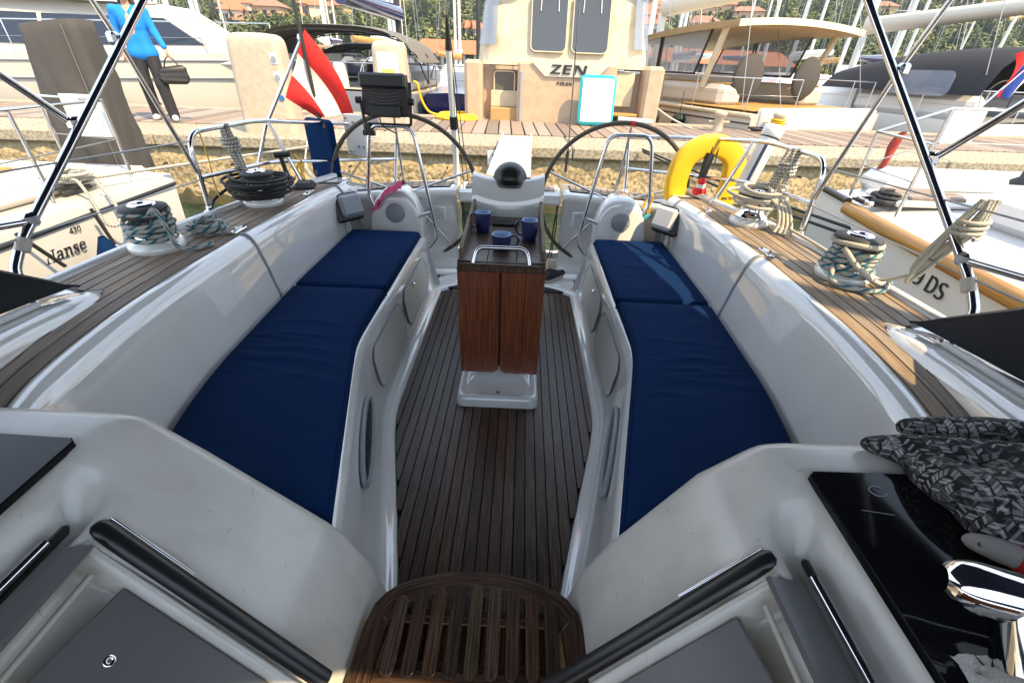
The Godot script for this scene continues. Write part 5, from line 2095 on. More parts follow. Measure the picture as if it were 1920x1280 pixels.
	# right: white hull with a wooden rubbing strake
	o = thing("neighbour_yacht", "white sailing yacht with honey coloured wooden rubbing strake", "yacht", Vector3(4.42, -.47, -4.35), PI)
	rows = hull_rows(11.5, 3.9, 1.10, .76)
	st = mb()
	hull_shell(st, rows)
	part(o, "hull", st, M.hullwhite)
	st = mb()
	deck_sheet(st, rows, .08)
	part(o, "deck", st, M.hullwhite)
	st = mb()
	var rp := []
	for k in range(1, 12): rp.append(rows[k][0] + Vector3(.012, -.03, 0))
	var strake := []
	for p in rp: strake.append(PackedVector3Array([p + Vector3(-.02, -.035, 0), p + Vector3(.028, -.03, 0), p + Vector3(.034, 0, 0), p + Vector3(.028, .05, 0), p + Vector3(-.03, .058, 0)]))
	grid(st, strake)
	part(o, "rubbing_strake", st, M.honey)
	st = mb()
	tube(st, [rows[0][0] + Vector3(.01, .03, .0), rows[1][0] + Vector3(.01, .03, 0)], .03, 8)
	part(o, "strake_end", st, M.rubber)
	# quarter seats with teak slats, coaming and winch
	st = mb()
	box(st, Vector3(.0, 1.22, -.05), Vector3(2.3, .22, .30), .08)
	part(o, "stern_coaming", st, M.hullwhite)
	for s in [-1.0, 1.0]:
		for k in 6:
			st = mb()
			var w := .62 * (1 - .12 * absf(k - 2.5))
			box(st, Vector3(s * 1.02, 1.215, -.40 - k * .062), Vector3(w, .03, .058), .004)
			part(o, "seat_slat", st, M.dock[k % 4])
		st = mb()
		box(st, Vector3(s * 1.02, 1.18, -.56), Vector3(.66, .05, .42), .02)
		part(o, "seat_base", st, M.hullwhite)
		st = mb()
		box(st, Vector3(s * .86, 1.26, -1.95), Vector3(.34, .32, 1.9), .10)
		part(o, "coaming", st, M.hullwhite)
	st = mb()
	lathe(st, [Vector2(.13, 0), Vector2(.14, .03), Vector2(.10, .06), Vector2(.09, .14), Vector2(.11, .18), Vector2(.10, .23), Vector2(0, .24)], 20, Vector3(.60, 1.38, -.95))
	part(o, "winch", st, M.charcoal)
	st = mb()
	box(st, Vector3(1.52, 1.16, -.62), Vector3(.05, .04, .22), .01)
	part(o, "cleat", st, M.steel)
	rail_set(o, [Vector3(1.47, 1.12, -.95), Vector3(1.40, 1.12, -.28), Vector3(.72, 1.30, -.08), Vector3(-.6, 1.30, -.08), Vector3(-1.4, 1.12, -.28)], .52)
	st = mb()
	rod(st, Vector3(0, 1.1, -5.2), Vector3(0, 15, -5.2), .09, 12)
	part(o, "mast", st, M.mastm)
	st = mb()
	cabin(st, 2.4, 1.3, .55, -3.4, -7.4, 1.12, .1, 1.1)
	part(o, "cabin", st, M.hullwhite)
	var hx := Basis(Vector3(0, 0, -1), Vector3.UP, Vector3(1, 0, 0)) * Basis(Vector3.UP, -.13)
	writing(o, "name_lettering", "SUN", .19, M.ink, Transform3D(hx, Vector3(1.634, .90, -1.05)), false)
	writing(o, "name_lettering", "9 DS", .28, M.ink, Transform3D(hx, Vector3(1.727, .93, -1.75)), false)
	for q in [[1.592, .95, -.76], [1.757, .80, -2.05]]:
		st = mb()
		box(st, Vector3(q[0], q[1], q[2]), Vector3(.02, .014, .20), .002, Basis(Vector3.UP, -.13))
		part(o, "lettering_bar", st, M.ink)
	st = mb()
	plate(st, rrect(.34, .15, .07, 6), .02, Transform3D(hx, Vector3(1.79, .78, -2.42)), .004)
	part(o, "hull_port", st, M.tintgreen)
	st = mb()
	var ring := []
	for p in rrect(.36, .17, .08, 6): ring.append(Transform3D(hx, Vector3(1.80, .78, -2.42)) * Vector3(p.x, p.y, 0))
	tube(st, ring, .012, 6, true)
	part(o, "port_frame", st, M.greyplastic)
	o = thing("dark_rope_heap", "heap of dark rope on the deck beside the wooden strake", "rope", Vector3(3.00, .66, -3.72))
	for k in 4: rope(o, "turn", coil_pts(Vector3(.03 * k, .02 + .02 * k, .02 * sin(k * 2.0)), .11 - .01 * k, 1.4, .03, 110 + k, .25, .7, k * .9), .017, M.rope_black, 2)
	o = thing("red_cover_strap", "folded red cloth hanging from the neighbour's stern rail", "cloth", Vector3(3.40, .86, -4.32))
	st = mb()
	rows = []
	for k in 9:
		var t := k / 8.0
		rows.append(PackedVector3Array([Vector3(-.035 - .02 * sin(t * 6) - .06 * t, .28 - .30 * t, .02), Vector3(.0 - .05 * t, .29 - .29 * t, .05 + .01 * sin(t * 9)), Vector3(.04 - .04 * t, .30 - .28 * t, .02), Vector3(.02 - .05 * t, .29 - .29 * t, -.02)]))
	grid(st, rows, true, true)
	part(o, "cloth", st, mat(lin(.30, .035, .02), .8))

func rrect_dense(w: float, h: float, r: float) -> Array:
	var src := rrect(w, h, r, 4)
	var out := []
	for i in src.size():
		var a: Vector2 = src[i]
		var b: Vector2 = src[(i + 1) % src.size()]
		var m: int = max(1, int((b - a).length() / .035)) if i % 5 == 4 else 1
		if i % 5 == 4: m = 12
		for k in m: out.append(a.lerp(b, float(k) / m))
	return out

# ---------------------------------------------------------------- the far side of the dock
func dock_pedestal(o: Node3D, w: float, d: float, h: float, niche: bool):
	var st := mb()
	var rows := []
	for k in 13:
		var t := k / 12.0
		var row := PackedVector3Array()
		var f := 1.0 - .10 * t
		for p in rrect(w * f, d * f, .09, 5):
			row.append(Vector3(p.x, t * (h - .17), p.y))
		rows.append(row)
	for q in [[.985, .06], [.94, .105], [.86, .138], [.72, .160], [.4, .170], [0.0, .172]]:
		var row := PackedVector3Array()
		for p in rrect(w * .90, d * .90, .09, 5): row.append(Vector3(p.x * q[0], h - .17 + q[1], p.y * q[0]))
		rows.append(row)
	grid(st, rows, true, true)
	part(o, "body", st, M.ped)
	if niche:
		st = mb()
		box(st, Vector3(0, h - .40, d * .43), Vector3(w * .62, .48, .05), .02)
		part(o, "niche_frame", st, M.white)
		st = mb()
		box(st, Vector3(0, h - .38, d * .462), Vector3(w * .42, .36, .01), .01)
		part(o, "niche_back", st, M.offwhite)
		st = mb()
		box(st, Vector3(0, h - .47, d * .478), Vector3(w * .40, .16, .012), .01)
		part(o, "meter_panel", st, mat(lin(.66, .60, .14), .5))
		st = mb()
		box(st, Vector3(0, h - .63, d * .47), Vector3(w * .52, .08, .06), .02)
		part(o, "lower_lip", st, mat(lin(.03, .26, .40), .5))
	else:
		for q in [.30, .52, .78]:
			st = mb()
			box(st, Vector3(w * .36 * (1 - .05), h - q, d * .43), Vector3(.11, .15, .04), .012)
			var pl := part(o, "socket_plate", st, M.white)
			st = mb()
			rod(st, Vector3(w * .35, h - q, d * .45), Vector3(w * .35, h - q, d * .51), .036, 12)
			part(pl, "socket", st, M.greyplastic if q < .6 else mat(lin(.02, .16, .36), .5))

func build_across():
	var st: SurfaceTool
	var o := thing("dock_pedestal", "broad cream service pedestal with sockets standing behind the rail", "pedestal", Vector3(-3.76, .52, -7.42), .1)
	dock_pedestal(o, .78, .5, 1.26, false)
	o = thing("dock_pedestal", "smaller cream service pedestal with yellow niche behind the plotter", "pedestal", Vector3(-2.22, .535, -8.75), .0)
	dock_pedestal(o, .60, .42, 1.25, true)
	# hose on the ground
	o = thing("yellow_hose_coil", "yellow hose coiled flat on the dock beside the cantilevered pole", "hose", Vector3(-1.30, .55, -10.0))
	for k in 3: rope(o, "turn", coil_pts(Vector3(0, .03 * k, 0), .42 - .05 * k, 2.1, .03, 120 + k, .06, .7), .028, M.rope_yellow, 2)
	rope(o, "lead", [Vector3(-.35, .05, .05), Vector3(-.55, .12, .1), Vector3(-.68, .35, .12), Vector3(-.72, .58, .14), Vector3(-.80, .62, .12)], .022, M.rope_yellow, 6)
	for q in [[Vector3(3.95, .53, -9.75), "cream mooring bollard behind the yellow lifebuoy"], [Vector3(5.2, .53, -9.95), "cream mooring bollard wrapped with yellow rope behind the white canister"]]:
		o = thing("mooring_bollard", q[1], "bollard", q[0])
		st = mb()
		lathe(st, [Vector2(.10, 0), Vector2(.09, .05), Vector2(.085, .26), Vector2(.12, .29), Vector2(.12, .34), Vector2(.09, .36), Vector2(0, .365)], 18)
		part(o, "post", st, M.ped)
		st = mb()
		rod(st, Vector3(-.20, .17, 0), Vector3(.20, .17, 0), .025, 8)
		part(o, "cross_bar", st, M.ped)
	o = thing("yellow_bollard_rope", "yellow rope wound on the bollard behind the white canister", "rope", Vector3(5.2, .53, -9.95))
	for k in 4: rope(o, "turn", coil_pts(Vector3(0, .10 + .04 * k, 0), .115, 1.1, .03, 130 + k, .04), .022, M.rope_yellow, 2)
	rope(o, "heap", coil_pts(Vector3(-.25, .03, .05), .26, 2.2, .05, 140, .2, .5), .018, M.rope_black, 2)
	add_zen()
	add_motor_yacht()
	add_bimini_yacht()
	add_doghouse_yacht()
	add_far_right_yacht()
	add_far_fleet()

func add_zen():
	var o := thing("trawler_yacht", "beige trawler yacht with cream canvas enclosure and stairs in its transom", "yacht", Vector3(.82, -.47, -10.55), .03)
	var st := mb()
	var rows := hull_rows(11.0, 3.75, 1.9, .93)
	hull_shell(st, rows)
	part(o, "hull", st, M.beige)
	# transom: two stairways either side of a raised centre block
	var z := .03
	st = mb()
	box(st, Vector3(.07, 1.35, z + .20), Vector3(1.95, 1.40, .5), .04)
	part(o, "transom_block", st, M.beige)
	for q in [[-1.62, .62], [1.63, .60]]:
		st = mb()
		box(st, Vector3(q[0] + (-.16 if q[0] < 0 else .17), 1.35, z + .18), Vector3(.36, 1.40, .60), .06)
		part(o, "quarter", st, M.beige)
	for k in 3:
		st = mb()
		box(st, Vector3(-1.17, .78 + k * .30, z + .42 - k * .22), Vector3(.56, .30, .26), .015)
		part(o, "stair", st, M.tent if k == 2 else mat(lin(.42, .26, .10), .5))
	st = mb()
	box(st, Vector3(-1.17, 1.62, z + .04), Vector3(.44, .52, .05), .02)
	part(o, "stair_gate", st, mat(lin(.10, .09, .07), .4))
	st = mb()
	var ring := []
	for p in rrect(.42, .50, .06, 4): ring.append(Vector3(-1.17 + p.x, 1.62 + p.y, z + .085))
	tube(st, ring, .018, 6, true)
	part(o, "gate_frame", st, M.tent)
	st = mb()
	box(st, Vector3(-.84, 1.42, z + .47), Vector3(.06, .95, .05), .02)
	part(o, "grab_rail", st, M.greyplastic)
	st = mb()
	box(st, Vector3(1.27, 1.62, z + .12), Vector3(.42, .62, .05), .02)
	part(o, "starboard_gate", st, M.tent)
	st = mb()
	box(st, Vector3(1.30, 1.02, z + .30), Vector3(.46, .30, .10), .02)
	part(o, "locker_shelf", st, mat(lin(.05, .035, .025), .5))
	st = mb()
	box(st, Vector3(1.30, 1.19, z + .36), Vector3(.5, .05, .3), .01)
	part(o, "shelf_top", st, M.goldteak)
	st = mb()
	rod(st, Vector3(1.15, 1.13, z + .62), Vector3(1.85, 1.10, z + .62), .05, 10)
	part(o, "rolled_gangway", st, M.plastic)
	# name board
	st = mb()
	plate(st, [Vector2(-.72, .12), Vector2(.82, .12), Vector2(.58, -.12), Vector2(-.45, -.12)], .04, Transform3D(Basis(), Vector3(.07, 1.93, z + .47)), .008)
	part(o, "name_board", st, M.offwhite)
	writing(o, "name_lettering", "ZEN", .68, M.ink, Transform3D(Basis().scaled(Vector3(1, .55, 1)), Vector3(.09, 1.935, z + .50)), true, .12)
	writing(o, "port_lettering", "PIRAN", .30, M.ink, Transform3D(Basis().scaled(Vector3(1, .8, 1)), Vector3(.02, 1.70, z + .46)), true, .1)
	# canvas enclosure: folds all round, two clear windows aft
	st = mb()
	var cr := []
	var n := FastNoiseLite.new()
	n.seed = 12
	n.frequency = 1.0
	for k in 17:
		var t := k / 16.0
		var row := PackedVector3Array()
		var y := lerpf(1.98, 3.45, t)
		var bulge := 1.0 - .12 * t
		for p in [[-1.72, -2.2], [-1.74, -1.4], [-1.75, -.6], [-1.72, -.1], [-1.6, .12], [-1.4, .2], [-1.2, .24], [-1.0, .26], [-.8, .27], [-.6, .28], [-.3, .28], [0, .28], [.3, .28], [.6, .28], [.8, .28], [1.0, .27], [1.2, .25], [1.4, .2], [1.6, .12], [1.72, -.1], [1.75, -.6], [1.74, -1.4], [1.72, -2.2]]:
			var w := n.get_noise_2d(p[0] * 5.0 + p[1] * 4.0, t * 1.4)
			row.append(Vector3(p[0] * bulge * (1 + .012 * w), y, z + p[1] - .30 * t + .13 * w * (1.0 if absf(p[0]) > .85 else .10) + .018 * sin(p[0] * 31.0 + t * 3.0) * (1 - t)))
		cr.append(row)
	grid(st, cr)
	part(o, "canvas_enclosure", st, M.tent)
	st = mb()
	box(st, Vector3(0, 3.52, -1.6), Vector3(3.5, .12, 3.8), .05)
	part(o, "flybridge_overhang", st, M.offwhite)
	for q in [[-.335, .66], [.47, .68]]:
		st = mb()
		plate(st, rrect(q[1], .92, .09, 5), .02, Transform3D(Basis(Vector3.RIGHT, -.20), Vector3(q[0], 2.68, z + .195)), .0)
		part(o, "clear_window", st, M.zenglass)
		st = mb()
		var rr := []
		for p in rrect(q[1] + .02, .94, .10, 5): rr.append(Transform3D(Basis(Vector3.RIGHT, -.20), Vector3(q[0], 2.68, z + .205)) * Vector3(p.x, p.y, 0))
		tube(st, rr, .012, 6, true)
		part(o, "window_hem", st, M.tent)
		for s in [-1.0, 1.0]:
			st = mb()
			rod(st, Vector3(q[0] + s * .16, 3.10, z + .13), Vector3(q[0] + s * .17, 2.86, z + .19), .008, 5)
			part(o, "tie_cord", st, M.white)
	for s in [-1.0, 1.0]:
		st = mb()
		plate(st, [Vector2(-.16, .42), Vector2(.14, .42), Vector2(.18, -.42), Vector2(-.2, -.42)], .02, Transform3D(Basis(Vector3.UP, s * .55) * Basis(Vector3.RIGHT, -.2), Vector3(s * 1.46, 2.72, z + .10)), 0)
		part(o, "side_window", st, M.vinyl)
	st = mb()
	cabin(st, 3.2, 2.4, 1.3, -2.4, -7.8, 1.95, .0, 1.2)
	part(o, "deckhouse", st, M.offwhite)
	fender(o, "fender", Vector3(2.05, .55, -.25), mat(lin(.012, .022, .014), .6), .2, .75)
	# inflatable pad leaning on the transom
	o = thing("aqua_pad", "white inflatable pad with aqua edge leaning on the beige transom", "pad", Vector3(1.49, .55, -9.72))
	st = mb()
	plate(st, rrect(.70, .86, .10, 5, Vector2(0, .43)), .10, Transform3D(Basis(Vector3.RIGHT, -.12), Vector3.ZERO), .03)
	part(o, "rim", st, M.aqua)
	st = mb()
	var pr := []
	for i in 11:
		var row := PackedVector3Array()
		for j in 11:
			var u := lerpf(-.30, .30, i / 10.0)
			var v := lerpf(.06, .80, j / 10.0)
			row.append(Transform3D(Basis(Vector3.RIGHT, -.12), Vector3.ZERO) * Vector3(u, v,   .068 + .012 * sin((u + v) * 16.0) * sin(PI * i / 10.0) * sin(PI * j / 10.0)))
		pr.append(row)
	grid(st, pr)
	part(o, "cover", st, M.white)

func add_motor_yacht():
	# lies alongside, bow to the right
	var o := thing("motor_yacht", "large cream motor yacht with dark blue side windows behind the walking person", "yacht", Vector3(-18.5, -.47, -13.0), -PI / 2 + .03)
	var st := mb()
	var rows := hull_rows(13.2, 4.2, 1.75, .95)
	hull_shell(st, rows)
	part(o, "hull", st, M.offwhite)
	st = mb()
	deck_sheet(st, rows)
	part(o, "deck", st, M.hullwhite)
	# the side towards us is local +x
	st = mb()
	cabin(st, 3.7, 2.2, 1.15, -.6, -11.6, 1.75, -.2, 1.7, .35)
	part(o, "superstructure", st, M.offwhite)
	st = mb()
	cabin(st, 3.0, 2.2, .55, -.2, -9.2, 2.88, .3, 1.8, .15)
	part(o, "flybridge", st, M.hullwhite)
	# side glazing: panes let into the sloping side, and two hull windows
	var side := func(zz: float, yy: float, base: bool) -> float:
		if base: return lut([[0, 2.02], [-4, 2.1], [-6, 2.08], [-8, 1.93], [-10, 1.5], [-12, .8]], zz) * (.99 if yy > .8 else .97)
		var t := clampf((yy - 1.75) / 1.15, 0, 1)
		var za := -.6 + .2 * t
		var zb := -11.6 + 1.7 * t
		return lerpf(1.85, 1.10, clampf((zz - za) / (zb - za), 0, 1)) - .35 * t
	for q in [[false, "side_window", M.tintglass, [[-2.6, 2.02], [-5.0, 2.02], [-5.0, 2.62], [-3.4, 2.62]]], [false, "side_window", M.tintglass, [[-5.12, 2.02], [-7.3, 2.02], [-7.3, 2.62], [-5.12, 2.62]]], [false, "side_window", M.tintglass, [[-7.42, 2.02], [-10.9, 2.12], [-10.05, 2.62], [-7.42, 2.62]]], [true, "hull_window", M.tintgreen, [[-7.3, .62], [-9.9, .70], [-9.6, 1.20], [-7.5, 1.16]]], [true, "hull_window", M.tintgreen, [[-3.0, .66], [-4.8, .66], [-4.8, 1.1], [-3.0, 1.1]]]]:
		st = mb()
		var c := []
		for e in q[3]: c.append(Vector3(side.call(e[0], e[1], q[0]) + (.02 if not q[0] else .05), e[1], e[0]))
		quad(st, c[0], c[1], c[2], c[3])
		for k in 4:
			var c0: Vector3 = c[k]
			var c1: Vector3 = c[(k + 1) % 4]
			quad(st, c0, c1, c1 - Vector3(.12, 0, 0), c0 - Vector3(.12, 0, 0))
		part(o, q[1], st, q[2])
	for h in [1.62, 1.30, .42]:
		st = mb()
		var p := []
		for k in range(0, 21): p.append(Vector3(rows[k][0].x * (1.004 if h > 1 else .985) + .012, h + .18 * h * pow(k / 22.0, 2), rows[k][0].z))
		tube(st, p, .022, 6)
		part(o, "rubbing_rail", st, M.greyplastic)
	var rp := []
	for k in range(8, 21, 2): rp.append(rows[k][0] + Vector3(-.12, 0, 0))
	rail_set(o, rp, .6, .014)
	st = mb()
	box(st, Vector3(0, 3.75, -2.2), Vector3(3.4, .10, 3.8), .04)
	part(o, "hardtop", st, M.hullwhite)
	for s in [-1.0, 1.0]:
		st = mb()
		box(st, Vector3(s * 1.5, 3.3, -1.0), Vector3(.08, .9, .5), .02)
		part(o, "hardtop_pillar", st, M.hullwhite)
	for q in [5.9, 8.9]:
		fender(o, "fender", Vector3(rows[int(q / 13.2 * 22)][0].x + .16, .25, -q), M.plastic, .15, .95)

func add_bimini_yacht():
	var o := thing("grey_bimini_yacht", "grey hulled sailing yacht with brown grey bimini behind the red flag", "yacht", Vector3(-4.25, -.47, -11.4), -.04)
	var st := mb()
	var rows := hull_rows(12.5, 4.0, 1.35, .92)
	hull_shell(st, rows)
	part(o, "hull", st, M.greyhull)
	st = mb()
	deck_sheet(st, rows)
	part(o, "deck", st, M.offwhite)
	for s in [-1.0, 1.0]:
		st = mb()
		box(st, Vector3(s * 1.5, 1.62, -1.9), Vector3(.4, .5, 3.4), .1)
		part(o, "coaming", st, M.greyhull)
	st = mb()
	cabin(st, 2.8, 1.6, .55, -3.9, -8.5, 1.35, .1, 1.4)
	part(o, "cabin", st, M.greyhull)
	# two canopies: low sprayhood and higher bimini
	for q in [[-.1, -2.4, 1.95, 2.62, 3.9, M.greycanvas, "bimini"], [-2.6, -4.2, 1.72, 2.35, 3.2, M.darkcanvas, "sprayhood"]]:
		st = mb()
		var g := []
		for j in 9:
			var t := j / 8.0
			var z := lerpf(q[0], q[1], t)
			var row := PackedVector3Array()
			for k in 17:
				var u := lerpf(-1, 1, k / 16.0)
				var top: float = q[3] - .10 * pow(absf(t - .4) * 1.6, 2)
				row.append(Vector3(u * q[4] / 2, q[2] + (top - q[2]) * pow(1 - pow(absf(u), 3.2), .6), z))
			g.append(row)
		grid(st, g)
		part(o, q[6], st, q[5])
		for z in [q[0] - .05, (q[0] + q[1]) / 2, q[1] + .05]:
			st = mb()
			var pts := [Vector3(-q[4] / 2 * .96, 1.5, (q[0] + q[1]) / 2)]
			for k in 11:
				var u := lerpf(-.97, .97, k / 10.0)
				pts.append(Vector3(u * q[4] / 2, q[2] + (q[3] - .12 - q[2]) * pow(1 - pow(absf(u), 3.2), .6), z))
			pts.append(Vector3(q[4] / 2 * .96, 1.5, (q[0] + q[1]) / 2))
			tube(st, pts, .016, 6)
			part(o, "canopy_hoop", st, M.charcoal)
	for s in [-1.0, 1.0]:
		st = mb()
		plate(st, rrect(1.15, .48, .18, 6), .012, Transform3D(Basis(), Vector3(s * .72, 1.86, -2.75)), 0)
		part(o, "hood_window", st, M.vinyl)
		st = mb()
		var rr := []
		for p in rrect(1.17, .50, .19, 6): rr.append(Vector3(s * .72 + p.x, 1.86 + p.y, -2.74))
		tube(st, rr, .02, 6, true)
		part(o, "window_hem", st, M.darkcanvas)
	for s in [-1.0, 1.0]:
		st = mb()
		var ring := []
		for k in 28: ring.append(Vector3(s * .85 + cos(TAU * k / 28) * .42, 1.62 + sin(TAU * k / 28) * .42, -.55))
		tube(st, ring, .014, 6, true)
		part(o, "steering_wheel", st, M.white)
	st = mb()
	box(st, Vector3(-.02, 1.55, -.5), Vector3(.28, .72, .25), .06)
	part(o, "helm_console", st, M.white)
	rail_set(o, [Vector3(-1.75, 1.35, -1.2), Vector3(-1.72, 1.35, -.1), Vector3(-.7, 1.35, -.05), Vector3(.7, 1.35, -.05), Vector3(1.72, 1.35, -.1), Vector3(1.75, 1.35, -1.2)], .55)
	st = mb()
	rod(st, Vector3(0, 1.4, -5.6), Vector3(0, 17, -5.6), .1, 12)
	part(o, "mast", st, M.charcoal)
	st = mb()
	tube(st, [Vector3(.1, 3.15, -.8), Vector3(0, 3.2, -5.5)], [.17, .22], 12)
	part(o, "boom_cover", st, M.bluehull)
	st = mb()
	rod(st, Vector3(1.75, 1.4, -.1), Vector3(.0, 16.5, -5.6), .008, 5)
	part(o, "backstay", st, M.wire)
	# navy hull beyond, between this yacht and the trawler
	o = thing("navy_yacht", "white decked yacht with dark navy hull beside the beige trawler", "yacht", Vector3(-1.55, -.47, -11.6), -.03)
	st = mb()
	rows = hull_rows(11.0, 1.9, 1.35, .70)
	hull_shell(st, rows)
	part(o, "hull", st, M.bluehull)
	st = mb()
	deck_sheet(st, rows)
	part(o, "deck", st, M.hullwhite)
	st = mb()
	cabin(st, 1.2, .8, .4, -2.6, -7.0, 1.35, .1, 1.0)
	part(o, "cabin", st, M.hullwhite)
	for q in [.62, 1.0]:
		st = mb()
		var p := []
		for k in range(0, 18): p.append(Vector3(rows[k][0].x * 1.0 + .02, q + .2 * pow(k / 22.0, 2), rows[k][0].z))
		tube(st, p, .022, 6)
		part(o, "white_band", st, M.white)
	st = mb()
	rod(st, Vector3(0, 1.4, -4.6), Vector3(0, 14, -4.6), .07, 10)
	part(o, "mast", st, M.charcoal)
	rail_set(o, [Vector3(-.6, 1.35, -.9), Vector3(-.58, 1.35, -.1), Vector3(.58, 1.35, -.1), Vector3(.6, 1.35, -.9)], .55)
	fender(o, "fender", Vector3(-.82, .55, -1.2), M.ink, .13, .55)

func add_doghouse_yacht():
	var o := thing("doghouse_yacht", "cream sailing yacht with glazed doghouse and round dark wheel cover", "yacht", Vector3(6.55, -.47, -10.9), .42)
	var st := mb()
	var rows := hull_rows(11.8, 4.3, 1.30, .93)
	hull_shell(st, rows)
	part(o, "hull", st, M.offwhite)
	st = mb()
	deck_sheet(st, rows)
	part(o, "deck", st, M.offwhite)
	for k in 16:
		st = mb()
		box(st, Vector3(-1.85 + k * .245, 1.355, -1.2), Vector3(.235, .02, 2.2), .003)
		part(o, "deck_plank", st, M.goldteak)
	for s in [-1.0, 1.0]:
		st = mb()
		box(st, Vector3(s * 1.35, 1.55, -2.4), Vector3(.7, .45, 2.2), .1)
		part(o, "coaming", st, M.offwhite)
		for k in 5:
			st = mb()
			box(st, Vector3(s * (1.15 + k * .09), 1.79, -2.4), Vector3(.084, .02, 2.1), .003)
			part(o, "bench_slat", st, M.goldteak)
	st = mb()
	box(st, Vector3(0, 1.1, -.02), Vector3(3.6, .62, .2), .05)
	part(o, "transom_step", st, M.hullwhite)
	# doghouse: hardtop on pillars with glazed sides
	st = mb()
	var roof := []
	for j in 7:
		var t := j / 6.0
		var row := PackedVector3Array()
		for k in 13:
			var u := lerpf(-1, 1, k / 12.0)
			row.append(Vector3(u * lerpf(1.95, 1.55, t), 3.02 - .10 * u * u - .28 * t * t, lerpf(-1.0, -5.4, t)))
		roof.append(row)
	grid(st, roof)
	var low := []
	for r in roof:
		var row := PackedVector3Array()
		for p in r: row.append(p - Vector3(0, .12, 0))
		low.append(row)
	grid(st, low)
	for e in [0, 12]:
		var a := []
		for j in 7: a.append(PackedVector3Array([roof[j][e], low[j][e]]))
		grid(st, a)
	var b := []
	for k in 13: b.append(PackedVector3Array([roof[0][k], low[0][k]]))
	grid(st, b)
	part(o, "hardtop", st, M.tent)
	var lean := Basis(Vector3(0, 0, -1), Vector3.UP, Vector3(1, 0, 0))
	for s in [-1.0, 1.0]:
		for q in [[Vector2(2.35, 1.95), Vector2(3.7, 1.95), Vector2(3.7, 2.82), Vector2(2.05, 2.84)], [Vector2(3.78, 1.95), Vector2(5.2, 1.95), Vector2(4.9, 2.66), Vector2(3.78, 2.80)]]:
			st = mb()
			plate(st, q, .015, Transform3D(lean, Vector3(s * 1.62, 0, 0)), 0)
			part(o, "side_glass", st, M.vinyl)
			st = mb()
			var rr := []
			for p in q: rr.append(Vector3(s * 1.625, p.y, -p.x))
			tube(st, rr, .035, 6, true)
			part(o, "glass_frame", st, M.charcoal)
		st = mb()
		rod(st, Vector3(s * 1.72, 1.7, -1.9), Vector3(s * 1.75, 2.9, -1.5), .07, 8)
		part(o, "hardtop_pillar", st, M.tent)
	st = mb()
	cabin(st, 3.2, 1.6, .62, -3.4, -8.6, 1.32, -.1, 1.6)
	part(o, "cabin", st, M.offwhite)
	for s in [-1.0, 1.0]:
		st = mb()
		var fb := Basis(Vector3.RIGHT, PI / 2)
		lathe(st, [Vector2(0, .06), Vector2(.40, .05), Vector2(.46, .0), Vector2(.40, -.05), Vector2(0, -.06)], 28, Vector3(s * .95, 1.92, -1.35), fb)
		part(o, "wheel_cover", st, M.darkcanvas)
	rail_set(o, [Vector3(-1.95, 1.32, -3.2), Vector3(-1.97, 1.32, -1.8), Vector3(-1.92, 1.32, -.3), Vector3(-.8, 1.32, -.05)], .6)
	rail_set(o, [Vector3(.8, 1.32, -.05), Vector3(1.92, 1.32, -.3), Vector3(1.97, 1.32, -1.8)], .6)
	st = mb()
	rod(st, Vector3(0, 1.4, -6.0), Vector3(0, 17, -6.0), .11, 12)
	part(o, "mast", st, M.mastm)
	st = mb()
	tube(st, [Vector3(0, 3.75, -1.0), Vector3(0, 3.55, -5.9)], [.16, .24], 12)
	part(o, "boom_cover", st, M.offwhite)
	for s in [-1.0, 1.0]:
		st = mb()
		rod(st, Vector3(s * 1.9, 1.35, -.4), Vector3(0, 16.5, -6.0), .009, 5)
		part(o, "backstay", st, M.wire)
	for q in [[-1.6, -6.1, 9.0], [1.6, -6.1, 9.0], [-1.7, -6.4, 16.5], [1.7, -6.4, 16.5], [0, -11.6, 16.3], [-1.9, -3.0, 5.5], [.2, -1.2, 12.0]]:
		st = mb()
		rod(st, Vector3(q[0], 1.35, q[1]), Vector3(0, q[2], -6.0), .011, 5)
		part(o, "rigging_wire", st, M.wire)
	# lettering and small ports on the side towards us (local -x)
	writing(o, "name_lettering", "Hanse", .42, M.ink, Transform3D(Basis(Vector3(0, 0, 1), Vector3.UP, Vector3(-1, 0, 0)), Vector3(-2.025, .98, -1.0)), true, .25)
	for k in 2:
		st = mb()
		box(st, Vector3(-2.11, .80, -3.2 - k * .42), Vector3(.03, .20, .34), .01)
		part(o, "hull_port", st, M.tintglass)
	st = mb()
	var p2 := []
	for k in range(0, 18): p2.append(Vector3(rows[k][12].x * 1.003 - .01, rows[k][12].y - .18, rows[k][12].z))
	tube(st, p2, .014, 5)
	part(o, "hull_line", st, M.charcoal)
	st = mb()
	p2 = []
	for k in range(0, 18): p2.append(Vector3(rows[k][12].x - .02, rows[k][12].y - .03, rows[k][12].z))
	tube(st, p2, .05, 6)
	part(o, "rubbing_rail", st, M.tent)
	fender(o, "fender", Vector3(-2.2, .55, -1.9), mat(lin(.012, .022, .014), .6), .15, .6)
	o = thing("bow_line", "pale mooring line from the trawler quarter to the dock", "mooring line", Vector3(2.75, .9, -10.3))
	rope(o, "line", [Vector3.ZERO, Vector3(.35, -.2, .15), Vector3(.75, -.36, .35)], .018, M.rope_white, 4)

